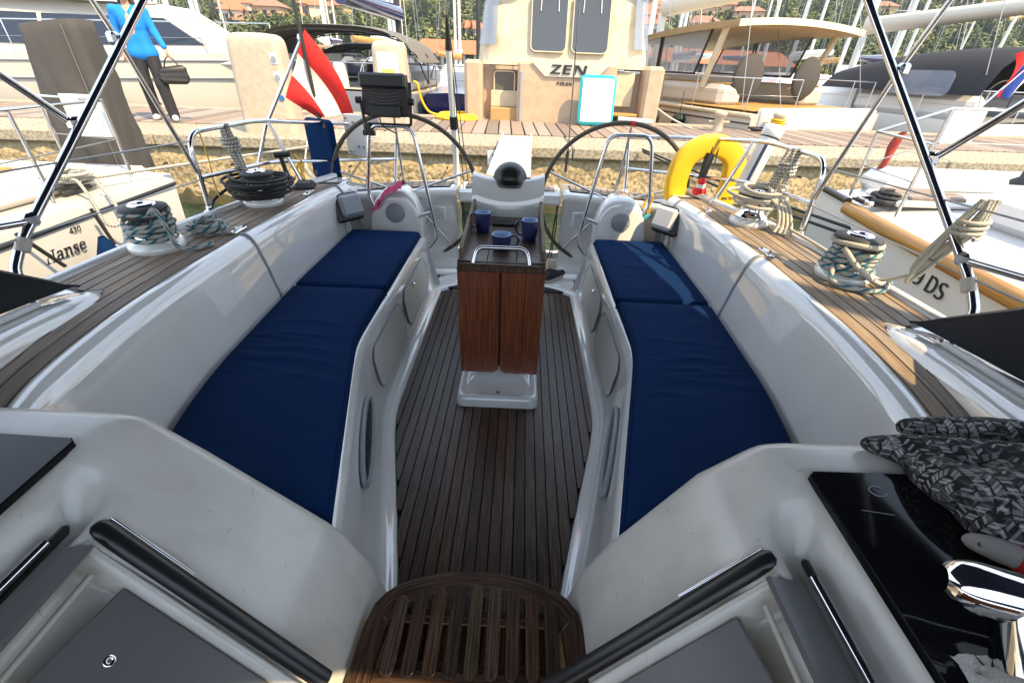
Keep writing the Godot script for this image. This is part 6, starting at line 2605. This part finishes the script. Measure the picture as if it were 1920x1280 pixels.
func add_far_right_yacht():
	var o := thing("black_canopy_yacht", "white sailing yacht with black canopy and red white blue flag", "yacht", Vector3(11.6, -.47, -11.2), .25)
	var st := mb()
	var rows := hull_rows(12.0, 4.0, 1.25, .92)
	hull_shell(st, rows)
	part(o, "hull", st, M.hullwhite)
	st = mb()
	deck_sheet(st, rows)
	part(o, "deck", st, M.hullwhite)
	st = mb()
	cabin(st, 2.8, 1.5, .55, -3.6, -8.0, 1.25, .1, 1.5)
	part(o, "cabin", st, M.hullwhite)
	for s in [-1.0, 1.0]:
		st = mb()
		box(st, Vector3(s * 1.4, 1.5, -1.9), Vector3(.5, .5, 3.0), .12)
		part(o, "coaming", st, M.hullwhite)
	st = mb()
	var g := []
	for j in 11:
		var t := j / 10.0
		var row := PackedVector3Array()
		for k in 15:
			var u := lerpf(-1, 1, k / 14.0)
			row.append(Vector3(u * 1.85, 1.75 + .95 * pow(1 - pow(absf(u), 3.0), .6) * (1 - .45 * pow(t, 3)), lerpf(-.2, -4.4, t)))
		g.append(row)
	grid(st, g)
	part(o, "canopy", st, M.blackcanvas)
	for s in [-1.0, 1.0]:
		st = mb()
		plate(st, rrect(1.5, .5, .15, 5), .012, Transform3D(Basis(Vector3(0, 0, -1), Vector3.UP, Vector3(1, 0, 0)), Vector3(s * 1.86, 1.95, -1.6)), 0)
		part(o, "canopy_window", st, M.vinyl)
		st = mb()
		var ring := []
		for k in 28: ring.append(Vector3(s * .85 + cos(TAU * k / 28) * .45, 1.6 + sin(TAU * k / 28) * .45, -.5))
		tube(st, ring, .016, 6, true)
		part(o, "steering_wheel", st, M.charcoal)
	rail_set(o, [Vector3(-1.8, 1.25, -1.4), Vector3(-1.75, 1.25, -.1), Vector3(-.7, 1.25, -.05), Vector3(.7, 1.25, -.05), Vector3(1.75, 1.25, -.1)], .6, .014)
	st = mb()
	rod(st, Vector3(0, 1.3, -5.4), Vector3(0, 16, -5.4), .1, 12)
	part(o, "mast", st, M.mastm)
	st = mb()
	tube(st, [Vector3(0, 3.5, -.8), Vector3(0, 3.3, -5.3)], [.15, .22], 12)
	part(o, "boom_cover", st, M.offwhite)
	st = mb()
	rod(st, Vector3(-1.75, 1.3, -.1), Vector3(0, 15.5, -5.4), .01, 5)
	part(o, "backstay", st, M.wire)
	var d := thing("tricolour_flag", "white blue and red flag drooping from the black canopy yacht's stern", "flag", Vector3(9.35, 1.25, -9.8))
	for q in [[0, M.flagred], [1, M.flagblue], [2, M.flagwhite]]:
		st = mb()
		var r2 := []
		for i in 13:
			var t := i / 12.0
			var row := PackedVector3Array()
			for j in 5:
				var u: float = (q[0] + j / 4.0) / 3.0
				row.append(Vector3(lerpf(-.35, .30, u) * (1 - .55 * t) + .05 * sin(t * 5) - .05 * t, lerpf(.75, .05, t) + .28 * u * (1 - t), .06 * sin(u * 8 + t * 3)))
			r2.append(row)
		grid(st, r2)
		part(d, "stripe", st, q[1])
	st = mb()
	rod(st, Vector3(-.75, -.55, 0), Vector3(.55, 1.35, 0), .02, 8)
	part(d, "staff", st, M.steel)
	# passerelle plate standing on that quay side
	d = thing("gangway_plate", "grey upright gangway plate standing at the dock edge", "gangway", Vector3(8.3, .52, -9.3), .2)
	st = mb()
	plate(st, rrect(.75, .62, .06, 4, Vector2(0, .31)), .05, Transform3D(), .01)
	part(d, "plate", st, M.plastic)

func add_far_fleet():
	# one distant yacht, then copies
	var lab := ["far beyond the cream motor yacht", "far behind the grey bimini", "far off between trawler and grey bimini", "far beyond the doghouse yacht", "far beyond the black canopy"]
	var tones := [["white", M.hullwhite], ["navy", M.bluehull], ["cream", M.tent], ["grey", M.greyhull]]
	var booms := [["navy", M.bluehull], ["white", M.white], ["brown", M.goldteak]]
	var proto: Node3D = null
	var spots := []
	var g := RandomNumberGenerator.new()
	g.seed = 31
	for k in 46:
		spots.append(Vector3(lerpf(-46, 52, k / 45.0) + g.randf_range(-1, 1), -.47, -24 - g.randf_range(0, 30)))
	var cnt := 0
	for k in 16: spots.append(Vector3(lerpf(-34, 40, k / 15.0) + g.randf_range(-1, 1), -.47, -25 - g.randf_range(0, 9)))
	for p in spots:
		var i := 0
		if p.x / -p.z > -.55: i = 1
		if p.x / -p.z > -.18: i = 2
		if p.x / -p.z > .2: i = 3
		if p.x / -p.z > .75: i = 4
		var tn: Array = tones[cnt % 4 if cnt % 3 == 0 else 0]
		var bm: Array = booms[(cnt * 7 + cnt / 5) % 3]
		cnt += 1
		var text := "%s hulled yacht with %s boom cover %s" % [tn[0], bm[0], lab[i]]
		if proto == null:
			proto = thing("distant_yacht", text, "yacht", p, 0, "distant yachts in the marina, masts bare")
			var st := mb()
			var rows := hull_rows(10, 3.3, 1.2, .85, 12)
			hull_shell(st, rows)
			part(proto, "hull", st, M.hullwhite)
			st = mb()
			deck_sheet(st, rows)
			part(proto, "deck", st, M.offwhite)
			st = mb()
			cabin(st, 2.2, 1.2, .6, -2.6, -7, 1.2, .1, 1)
			part(proto, "cabin", st, M.hullwhite)
			st = mb()
			rod(st, Vector3(0, 1.2, -4.4), Vector3(0, 14.5, -4.4), .11, 8, .08)
			part(proto, "mast", st, M.mastm)
			st = mb()
			tube(st, [Vector3(0, 2.6, -.6), Vector3(0, 2.5, -4.3)], [.12, .2], 8)
			part(proto, "boom", st, M.bluehull)
			st = mb()
			rod(st, Vector3(-1.1, 8.5, -4.4), Vector3(1.1, 8.5, -4.4), .03, 5)
			part(proto, "spreader", st, M.mastm)
			for s in [-1.0, 1.0]:
				st = mb()
				tube(st, [Vector3(s * 1.5, 1.2, -4.6), Vector3(s * 1.1, 8.5, -4.4), Vector3(0, 14.4, -4.4)], .012, 4)
				part(proto, "shroud", st, M.wire)
			for e in [Vector3(0, 1.2, -.1), Vector3(0, 1.35, -9.9)]:
				st = mb()
				rod(st, e, Vector3(0, 14.4, -4.4), .012, 4)
				part(proto, "stay", st, M.wire)
		else:
			var c := dup(proto, "distant_yacht", p, g.randf_range(-.3, .3) + (PI if g.randf() < .4 else 0.0), text)
			(c.get_node("hull") as MeshInstance3D).material_override = tn[1]
			(c.get_node("boom") as MeshInstance3D).material_override = bm[1]
			var s := g.randf_range(.85, 1.15)
			c.scale = Vector3(s, s, s)

# ---------------------------------------------------------------- shore and hill
var hn := FastNoiseLite.new()

func hill_y(x: float, z: float) -> float:
	var ridge := 26.0 + 9.0 * smoothstep(-90, 60, x) + 16.0 * smoothstep(60, 320, x) - 3.0 * sin(x * .021 + .6) + 5.0 * smoothstep(-150, -260, x)
	var t := smoothstep(-70, -330, z)
	return -.3 + ridge * pow(t, .85) * 1.06 + hn.get_noise_2d(x, z) * 5.0 * t - 22.0 * smoothstep(-340, -520, z)

func build_hill():
	hn.seed = 6
	hn.frequency = .018
	var st := mb()
	var rows := []
	for j in 46:
		var z := lerpf(-66, -520, pow(j / 45.0, 1.2))
		var row := PackedVector3Array()
		for i in 91:
			var x := lerpf(-560, 620, i / 90.0)
			row.append(Vector3(x, hill_y(x, z), z))
		rows.append(row)
	grid(st, rows)
	structure("hill", st, textured(noise_img(71, 256, 256, 18, 18, [lin(.045, .060, .018), lin(.085, .10, .03), lin(.15, .13, .06)], 1.2, 5), Vector3(.02, .02, .02), .95, Color.WHITE, true))
	# woodland: leafy clumps, many trees read as one mass
	var g := RandomNumberGenerator.new()
	g.seed = 14
	var leafy := mb()
	leafy.set_smooth_group(-1)
	for k in 420:
		var d := Vector3(g.randfn(), g.randfn(), g.randfn()).normalized()
		var r := pow(g.randf(), .4)
		var c := Vector3(d.x * .5 * r, .55 + d.y * .5 * r, d.z * .5 * r) + Vector3(.1 * sin(d.y * 7), 0, .1 * cos(d.x * 6))
		var a := Vector3(g.randfn(), g.randfn(), g.randfn()).normalized() * .062
		var b := d.cross(a).normalized() * .055
		tri(leafy, c - a, c + b, c + a)
		tri(leafy, c - a, c + a, c - b)
	leafy.generate_normals()
	var lm := StandardMaterial3D.new()
	lm.vertex_color_use_as_albedo = true
	lm.roughness = .8
	var mesh := leafy.commit()
	mesh.surface_set_material(0, lm)
	var mm := MultiMesh.new()
	mm.transform_format = MultiMesh.TRANSFORM_3D
	mm.use_colors = true
	mm.mesh = mesh
	var N := 9000
	mm.instance_count = N
	for k in N:
		var z := -78.0 - 270.0 * pow(g.randf(), 1.0)
		var x := g.randf_range(-1.25, 1.3) * (-z + 20)
		var h := g.randf_range(2.6, 5.6)
		var w := h * g.randf_range(.8, 1.25)
		var c := Color(.035, .06, .014).lerp(Color(.085, .105, .025), g.randf())
		if g.randf() < .2:
			w = h * .3
			h *= 1.3
			c = Color(.018, .032, .014)
		elif g.randf() < .18: c = Color(.16, .17, .05)
		mm.set_instance_transform(k, Transform3D(Basis(Vector3.UP, g.randf() * TAU).scaled(Vector3(w, h, w)), Vector3(x, hill_y(x, z) - .3, z)))
		mm.set_instance_color(k, c)
	var mi := MultiMeshInstance3D.new()
	mi.multimesh = mm
	mi.name = "hillside_wood"
	add_child(mi)
	mi.set_meta("kind", "stuff")
	mi.set_meta("label", "green wood of olives and cypresses covering the hill")
	mi.set_meta("category", "wood")
	# houses among the trees
	var walls := [mat(lin(.62, .52, .38), .9), mat(lin(.66, .60, .50), .9), mat(lin(.58, .36, .22), .9), mat(lin(.60, .44, .20), .9)]
	var wname := ["beige", "white", "salmon", "ochre"]
	for k in 36:
		var z := -95.0 - 190.0 * g.randf()
		var x := g.randf_range(-.85, .95) * -z
		if k < 16:
			z = -105 - 90 * g.randf()
			x = g.randf_range(.18, .42) * -z
		elif k < 22:
			z = -115 - 35 * g.randf()
			x = g.randf_range(-.62, -.28) * -z
		var wi := g.randi() % 4
		var where := "among trees on the open hillside"
		if k < 16: where = "in the village beyond the doghouse yacht"
		elif k < 22: where = "low on the hill behind the grey bimini"
		var o := thing("hillside_house", "%s %s house with orange tiled roof %s" % [["small", "wide", "tall", "narrow"][int(g.randf() * 4)], wname[wi], where], "house", Vector3(x, hill_y(x, z) - .5, z), g.randf_range(-.5, .5), "houses on the hillside")
		var w := g.randf_range(5, 8.5)
		var d := g.randf_range(5, 7)
		var h := g.randf_range(4, 6.5)
		var st2 := mb()
		box(st2, Vector3(0, h / 2, 0), Vector3(w, h, d), 0)
		part(o, "wall", st2, walls[wi])
		st2 = mb()
		var e := .5
		var q := [Vector3(-w / 2 - e, h, d / 2 + e), Vector3(w / 2 + e, h, d / 2 + e), Vector3(w / 2 + e, h, -d / 2 - e), Vector3(-w / 2 - e, h, -d / 2 - e)]
		var r0 := Vector3(-w * .22, h + d * .26, 0)
		var r1 := Vector3(w * .22, h + d * .26, 0)
		quad(st2, q[0], q[1], r1, r0)
		quad(st2, q[2], q[3], r0, r1)
		st2.set_smooth_group(-1)
		tri(st2, q[1], q[2], r1)
		tri(st2, q[3], q[0], r0)
		quad(st2, q[0], q[1], q[2], q[3])
		part(o, "roof", st2, M.terracotta if g.randf() < .6 else M.oldtile)
		for fl in range(0, int(h / 2.8)):
			for c2 in 3:
				st2 = mb()
				box(st2, Vector3((c2 - 1) * w * .3, 1.5 + fl * 2.8, d / 2 + .02), Vector3(1.0, 1.4, .12), 0)
				part(o, "window", st2, M.tintglass)
	# quay buildings with long tiled roofs
	for q in [[Vector3(21, -.2, -64), 20.0, "long low pavilion with orange roof beyond the trawler"], [Vector3(-7.5, -.2, -66), 12.0, "long low pavilion with orange roof beyond the white sleeved backstay"]]:
		var o := thing("quay_pavilion", q[2], "building", q[0])
		st = mb()
		box(st, Vector3(0, 1.2, 0), Vector3(q[1], 2.4, 5), 0)
		part(o, "wall", st, mat(lin(.10, .09, .08), .8))
		for k in 9:
			st = mb()
			box(st, Vector3((k - 4) * q[1] / 9.0, 1.2, 2.6), Vector3(.3, 2.4, .3), 0)
			part(o, "pillar", st, M.offwhite)
		st = mb()
		var w: float = q[1] / 2 + .6
		quad(st, Vector3(-w, 2.4, 3.4), Vector3(w, 2.4, 3.4), Vector3(w - 1, 3.9, 0), Vector3(-w + 1, 3.9, 0))
		quad(st, Vector3(-w, 2.4, -3.4), Vector3(w, 2.4, -3.4), Vector3(w - 1, 3.9, 0), Vector3(-w + 1, 3.9, 0))
		part(o, "roof", st, M.terracotta)

# ---------------------------------------------------------------- the person on the dock
# smooth union of tapered capsules [a, b, ra, rb], meshed as surface nets
func blob(st: SurfaceTool, caps: Array, cell: float, k: float):
	var lo := Vector3(1e9, 1e9, 1e9)
	var hi := -lo
	for c in caps:
		var m: float = max(c[2], c[3]) + cell * 2 + k
		for p in [c[0], c[1]]:
			lo = lo.min(p - Vector3(m, m, m))
			hi = hi.max(p + Vector3(m, m, m))
	var nx := int((hi.x - lo.x) / cell) + 2
	var ny := int((hi.y - lo.y) / cell) + 2
	var nz := int((hi.z - lo.z) / cell) + 2
	var f := PackedFloat32Array()
	f.resize(nx * ny * nz)
	f.fill(1.0)
	for c in caps:
		var a: Vector3 = c[0]
		var ba: Vector3 = c[1] - a
		var l2: float = max(ba.length_squared(), 1e-9)
		var ra: float = c[2]
		var rb: float = c[3]
		var m: float = max(ra, rb) + cell * 2 + k
		var p0: Vector3 = (a.min(c[1]) - Vector3(m, m, m) - lo) / cell
		var p1: Vector3 = (a.max(c[1]) + Vector3(m, m, m) - lo) / cell
		for z in range(max(0, int(p0.z)), min(nz, int(p1.z) + 1)):
			for y in range(max(0, int(p0.y)), min(ny, int(p1.y) + 1)):
				var base := (z * ny + y) * nx
				for x in range(max(0, int(p0.x)), min(nx, int(p1.x) + 1)):
					var p := lo + Vector3(x, y, z) * cell - a
					var t := clampf(p.dot(ba) / l2, 0, 1)
					var d := (p - ba * t).length() - lerpf(ra, rb, t)
					var o := f[base + x]
					var h: float = max(k - absf(o - d), 0.0) / k
					f[base + x] = min(o, d) - h * h * k * .25
	var idx := {}
	var vs := []
	for z in nz - 1:
		for y in ny - 1:
			for x in nx - 1:
				var b := (z * ny + y) * nx + x
				var s := 0
				var v := [f[b], f[b + 1], f[b + nx], f[b + nx + 1], f[b + nx * ny], f[b + nx * ny + 1], f[b + nx * ny + nx], f[b + nx * ny + nx + 1]]
				for q in 8:
					if v[q] < 0: s += 1
				if s == 0 or s == 8: continue
				var acc := Vector3.ZERO
				var cnt := 0
				for e in [[0, 1], [2, 3], [4, 5], [6, 7], [0, 2], [1, 3], [4, 6], [5, 7], [0, 4], [1, 5], [2, 6], [3, 7]]:
					var va: float = v[e[0]]
					var vb: float = v[e[1]]
					if (va < 0) != (vb < 0):
						var t := va / (va - vb)
						var A := Vector3(e[0] & 1, (e[0] >> 1) & 1, e[0] >> 2)
						var B := Vector3(e[1] & 1, (e[1] >> 1) & 1, e[1] >> 2)
						acc += A.lerp(B, t)
						cnt += 1
				idx[b] = vs.size()
				vs.append(lo + (Vector3(x, y, z) + acc / cnt) * cell)
	st.set_smooth_group(0)
	var step := [1, nx, nx * ny]
	for b in idx:
		for ax in 3:
			var u: int = step[(ax + 1) % 3]
			var w: int = step[(ax + 2) % 3]
			var nb: int = b + step[ax]
			if nb >= f.size() or (f[b] < 0) == (f[nb] < 0): continue
			if not (idx.has(b - u) and idx.has(b - w) and idx.has(b - u - w)): continue
			var q := [vs[idx[b]], vs[idx[b - u]], vs[idx[b - u - w]], vs[idx[b - w]]]
			if f[b] < 0: q.reverse()
			tri(st, q[0], q[1], q[2])
			tri(st, q[0], q[2], q[3])

func build_people():
	var o := thing("person", "person in blue sweater and dark trousers walking on the dock carrying a bag", "person", Vector3(-5.93, .535, -8.05), .35)
	# joints, metres above the dock; +x is towards the bag
	var hipL := Vector3(-.085, .96, 0)
	var hipR := Vector3(.095, .96, 0)
	var kneL := Vector3(-.09, .52, .05)
	var kneR := Vector3(.14, .52, .10)
	var ankL := Vector3(-.12, .09, -.10)
	var ankR := Vector3(.17, .09, .12)
	var chest := Vector3(-.01, 1.36, 0)
	var neck := Vector3(-.005, 1.56, .0)
	var head := Vector3(.005, 1.70, .02)
	var shL := Vector3(-.195, 1.48, 0)
	var shR := Vector3(.185, 1.48, 0)
	var elL := Vector3(-.27, 1.20, -.03)
	var elR := Vector3(.25, 1.21, .02)
	var wrL := Vector3(-.25, .96, .05)
	var wrR := Vector3(.345, 1.00, .10)
	var skin := mat(lin(.50, .27, .17), .55)
	var st := mb()
	blob(st, [[hipL, kneL, .07, .05], [kneL, ankL, .05, .034], [hipR, kneR, .07, .05], [kneR, ankR, .05, .034], [hipL, hipR, .08, .08], [Vector3(0, 1.0, 0), chest, .10, .12], [chest, neck, .10, .052], [shL, elL, .042, .036], [elL, wrL, .035, .026], [shR, elR, .042, .036], [elR, wrR, .035, .026], [shL, shR, .05, .05]], .018, .05)
	# head and neck with a face
	blob(st, [[neck - Vector3(0, .06, 0), neck + Vector3(0, .06, .01), .055, .05], [head + Vector3(0, .03, -.01), head + Vector3(0, -.02, .01), .083, .07], [head + Vector3(0, -.05, .03), head + Vector3(0, -.085, .045), .055, .035], [head + Vector3(0, .0, .085), head + Vector3(0, -.03, .10), .010, .015], [head + Vector3(-.02, -.062, .085), head + Vector3(.02, -.062, .085), .010, .010], [head + Vector3(-.08, .0, -.005), head + Vector3(-.083, -.03, -.005), .016, .011], [head + Vector3(.08, .0, -.005), head + Vector3(.083, -.03, -.005), .016, .011], [head + Vector3(-.05, .028, .068), head + Vector3(.05, .028, .068), .013, .013]], .008, .02)
	# hands, five bent fingers each
	for q in [[wrL, Vector3(.10, -1, .22), 1.0], [wrR, Vector3(.12, -.95, .1), -1.0]]:
		var w: Vector3 = q[0]
		var d: Vector3 = (q[1] as Vector3).normalized()
		var sd := Vector3(0, 0, 1)
		sd = (sd - d * sd.dot(d)).normalized()
		var pn := d.cross(sd) * float(q[2])
		var caps := [[w - d * .02, w + d * .03, .024, .024], [w + d * .03 + sd * .022, w + d * .085 + sd * .026, .014, .013], [w + d * .03 - sd * .018, w + d * .082 - sd * .024, .014, .012], [w + d * .035, w + d * .088, .017, .014]]
		for k in 4:
			var off := .027 - k * .0175
			var L: float = [.034, .039, .036, .028][k]
			var a := w + d * .085 + sd * off
			var b := a + (d * .92 + pn * .38).normalized() * L
			var c := b + (d * .5 + pn * .86).normalized() * L * .8
			caps.append([a, b, .0088, .0082])
			caps.append([b, c, .0082, .007])
		var ta := w + d * .03 + sd * .03
		var tb := ta + (d * .75 + sd * .55 + pn * .3).normalized() * .038
		caps.append([w + d * .02 + sd * .014, ta, .014, .012])
		caps.append([ta, tb, .011, .0095])
		caps.append([tb, tb + (d * .85 + pn * .5).normalized() * .026, .0095, .008])
		blob(st, caps, .0045, .008)
	part(o, "body", st, skin)
	st = mb()
	blob(st, [[Vector3(-.065, .97, 0), Vector3(-.05, 1.15, 0), .122, .105], [Vector3(.07, .97, 0), Vector3(.05, 1.15, 0), .122, .105], [Vector3(-.08, .94, 0), Vector3(.09, .94, 0), .115, .115], [Vector3(-.05, 1.15, 0), Vector3(-.07, 1.40, 0), .105, .115], [Vector3(.05, 1.15, 0), Vector3(.06, 1.40, 0), .105, .115], [Vector3(-.075, 1.36, .05), Vector3(-.07, 1.30, .05), .07, .07], [Vector3(.07, 1.36, .05), Vector3(.065, 1.30, .05), .07, .07], [shL, shR, .062, .062], [shL, elL, .062, .052], [elL, wrL + Vector3(0, .04, 0), .052, .042], [shR, elR, .062, .052], [elR, wrR + Vector3(-.01, .04, 0), .052, .042], [Vector3(-.06, 1.51, -.01), Vector3(-.05, 1.53, -.02), .045, .04], [Vector3(.06, 1.51, -.01), Vector3(.05, 1.53, -.02), .045, .04]], .016, .035)
	part(o, "sweater", st, mat(lin(.005, .20, .62), .85))
	st = mb()
	blob(st, [[hipL + Vector3(.01, .03, 0), hipR + Vector3(-.01, -.03, 0), .10, .10], [hipL, kneL, .10, .082], [kneL, ankL + Vector3(0, -.01, 0), .085, .078], [hipR, kneR, .10, .082], [kneR, ankR + Vector3(0, -.01, 0), .085, .078]], .018, .03)
	part(o, "trousers", st, mat(lin(.014, .015, .019), .8))
	for q in [[ankL, -.1], [ankR, .35]]:
		st = mb()
		var a: Vector3 = q[0]
		var fd := Vector3(sin(q[1]), 0, cos(q[1]))
		blob(st, [[Vector3(a.x, .05, a.z) - fd * .05, Vector3(a.x, .045, a.z) + fd * .12, .045, .042], [Vector3(a.x, .09, a.z) - fd * .02, Vector3(a.x, .06, a.z) + fd * .05, .045, .045]], .014, .02)
		part(o, "shoe", st, M.white)
	st = mb()
	blob(st, [[head + Vector3(0, .045, -.03), head + Vector3(0, .0, -.045), .092, .085], [head + Vector3(-.055, .0, -.03), head + Vector3(-.075, -.13, -.03), .05, .035], [head + Vector3(.055, .0, -.03), head + Vector3(.075, -.13, -.03), .05, .035], [head + Vector3(0, -.03, -.06), head + Vector3(0, -.16, -.06), .07, .05]], .012, .03)
	part(o, "hair", st, mat(lin(.05, .028, .016), .7))
	for s in [-1.0, 1.0]:
		st = mb()
		lathe(st, [Vector2(0, .004), Vector2(.006, .003), Vector2(.009, 0)], 10, head + Vector3(s * .031, .008, .0765), Basis(Vector3.RIGHT, PI / 2))
		part(o, "eye", st, M.ink)
	# the bag in the hand
	var hand := o.transform * (wrR + Vector3(.012, -.095, .02))
	var b := thing("handbag", "soft black handbag with two handles held beside dark trousers", "bag", hand + Vector3(0, -.37, 0), .5)
	st = mb()
	var rows := []
	var n := FastNoiseLite.new()
	n.seed = 21
	n.frequency = 3.0
	for k in 11:
		var t := k / 10.0
		var row := PackedVector3Array()
		for p in rrect(lerpf(.34, .40, sin(t * PI)) * (1 if k > 0 and k < 10 else .8), lerpf(.15, .07, t) * (1 if k > 0 and k < 10 else .5), .034, 4):
			row.append(Vector3(p.x * (1 + .12 * n.get_noise_2d(p.x * 4, t * 2)), t * .25 + .02 * sin(p.x * 9) * t, p.y * (1 + .3 * n.get_noise_2d(p.x * 5, t * 4))))
		rows.append(row)
	grid(st, rows, true, true)
	for e in [0, 10]:
		var c := Vector3(0, e * .025, 0)
		for k in rows[e].size(): tri(st, c, rows[e][k], rows[e][(k + 1) % rows[e].size()])
	part(b, "bag_body", st, mat(lin(.012, .012, .011), .45))
	for s in [-1.0, 1.0]:
		st = mb()
		tube(st, spline([Vector3(-.10, .23, s * .03), Vector3(-.06, .33, s * .02), Vector3(0, .375, s * .006), Vector3(.06, .33, s * .02), Vector3(.10, .23, s * .03)], 5), .008, 6)
		part(b, "handle", st, mat(lin(.03, .02, .014), .5))
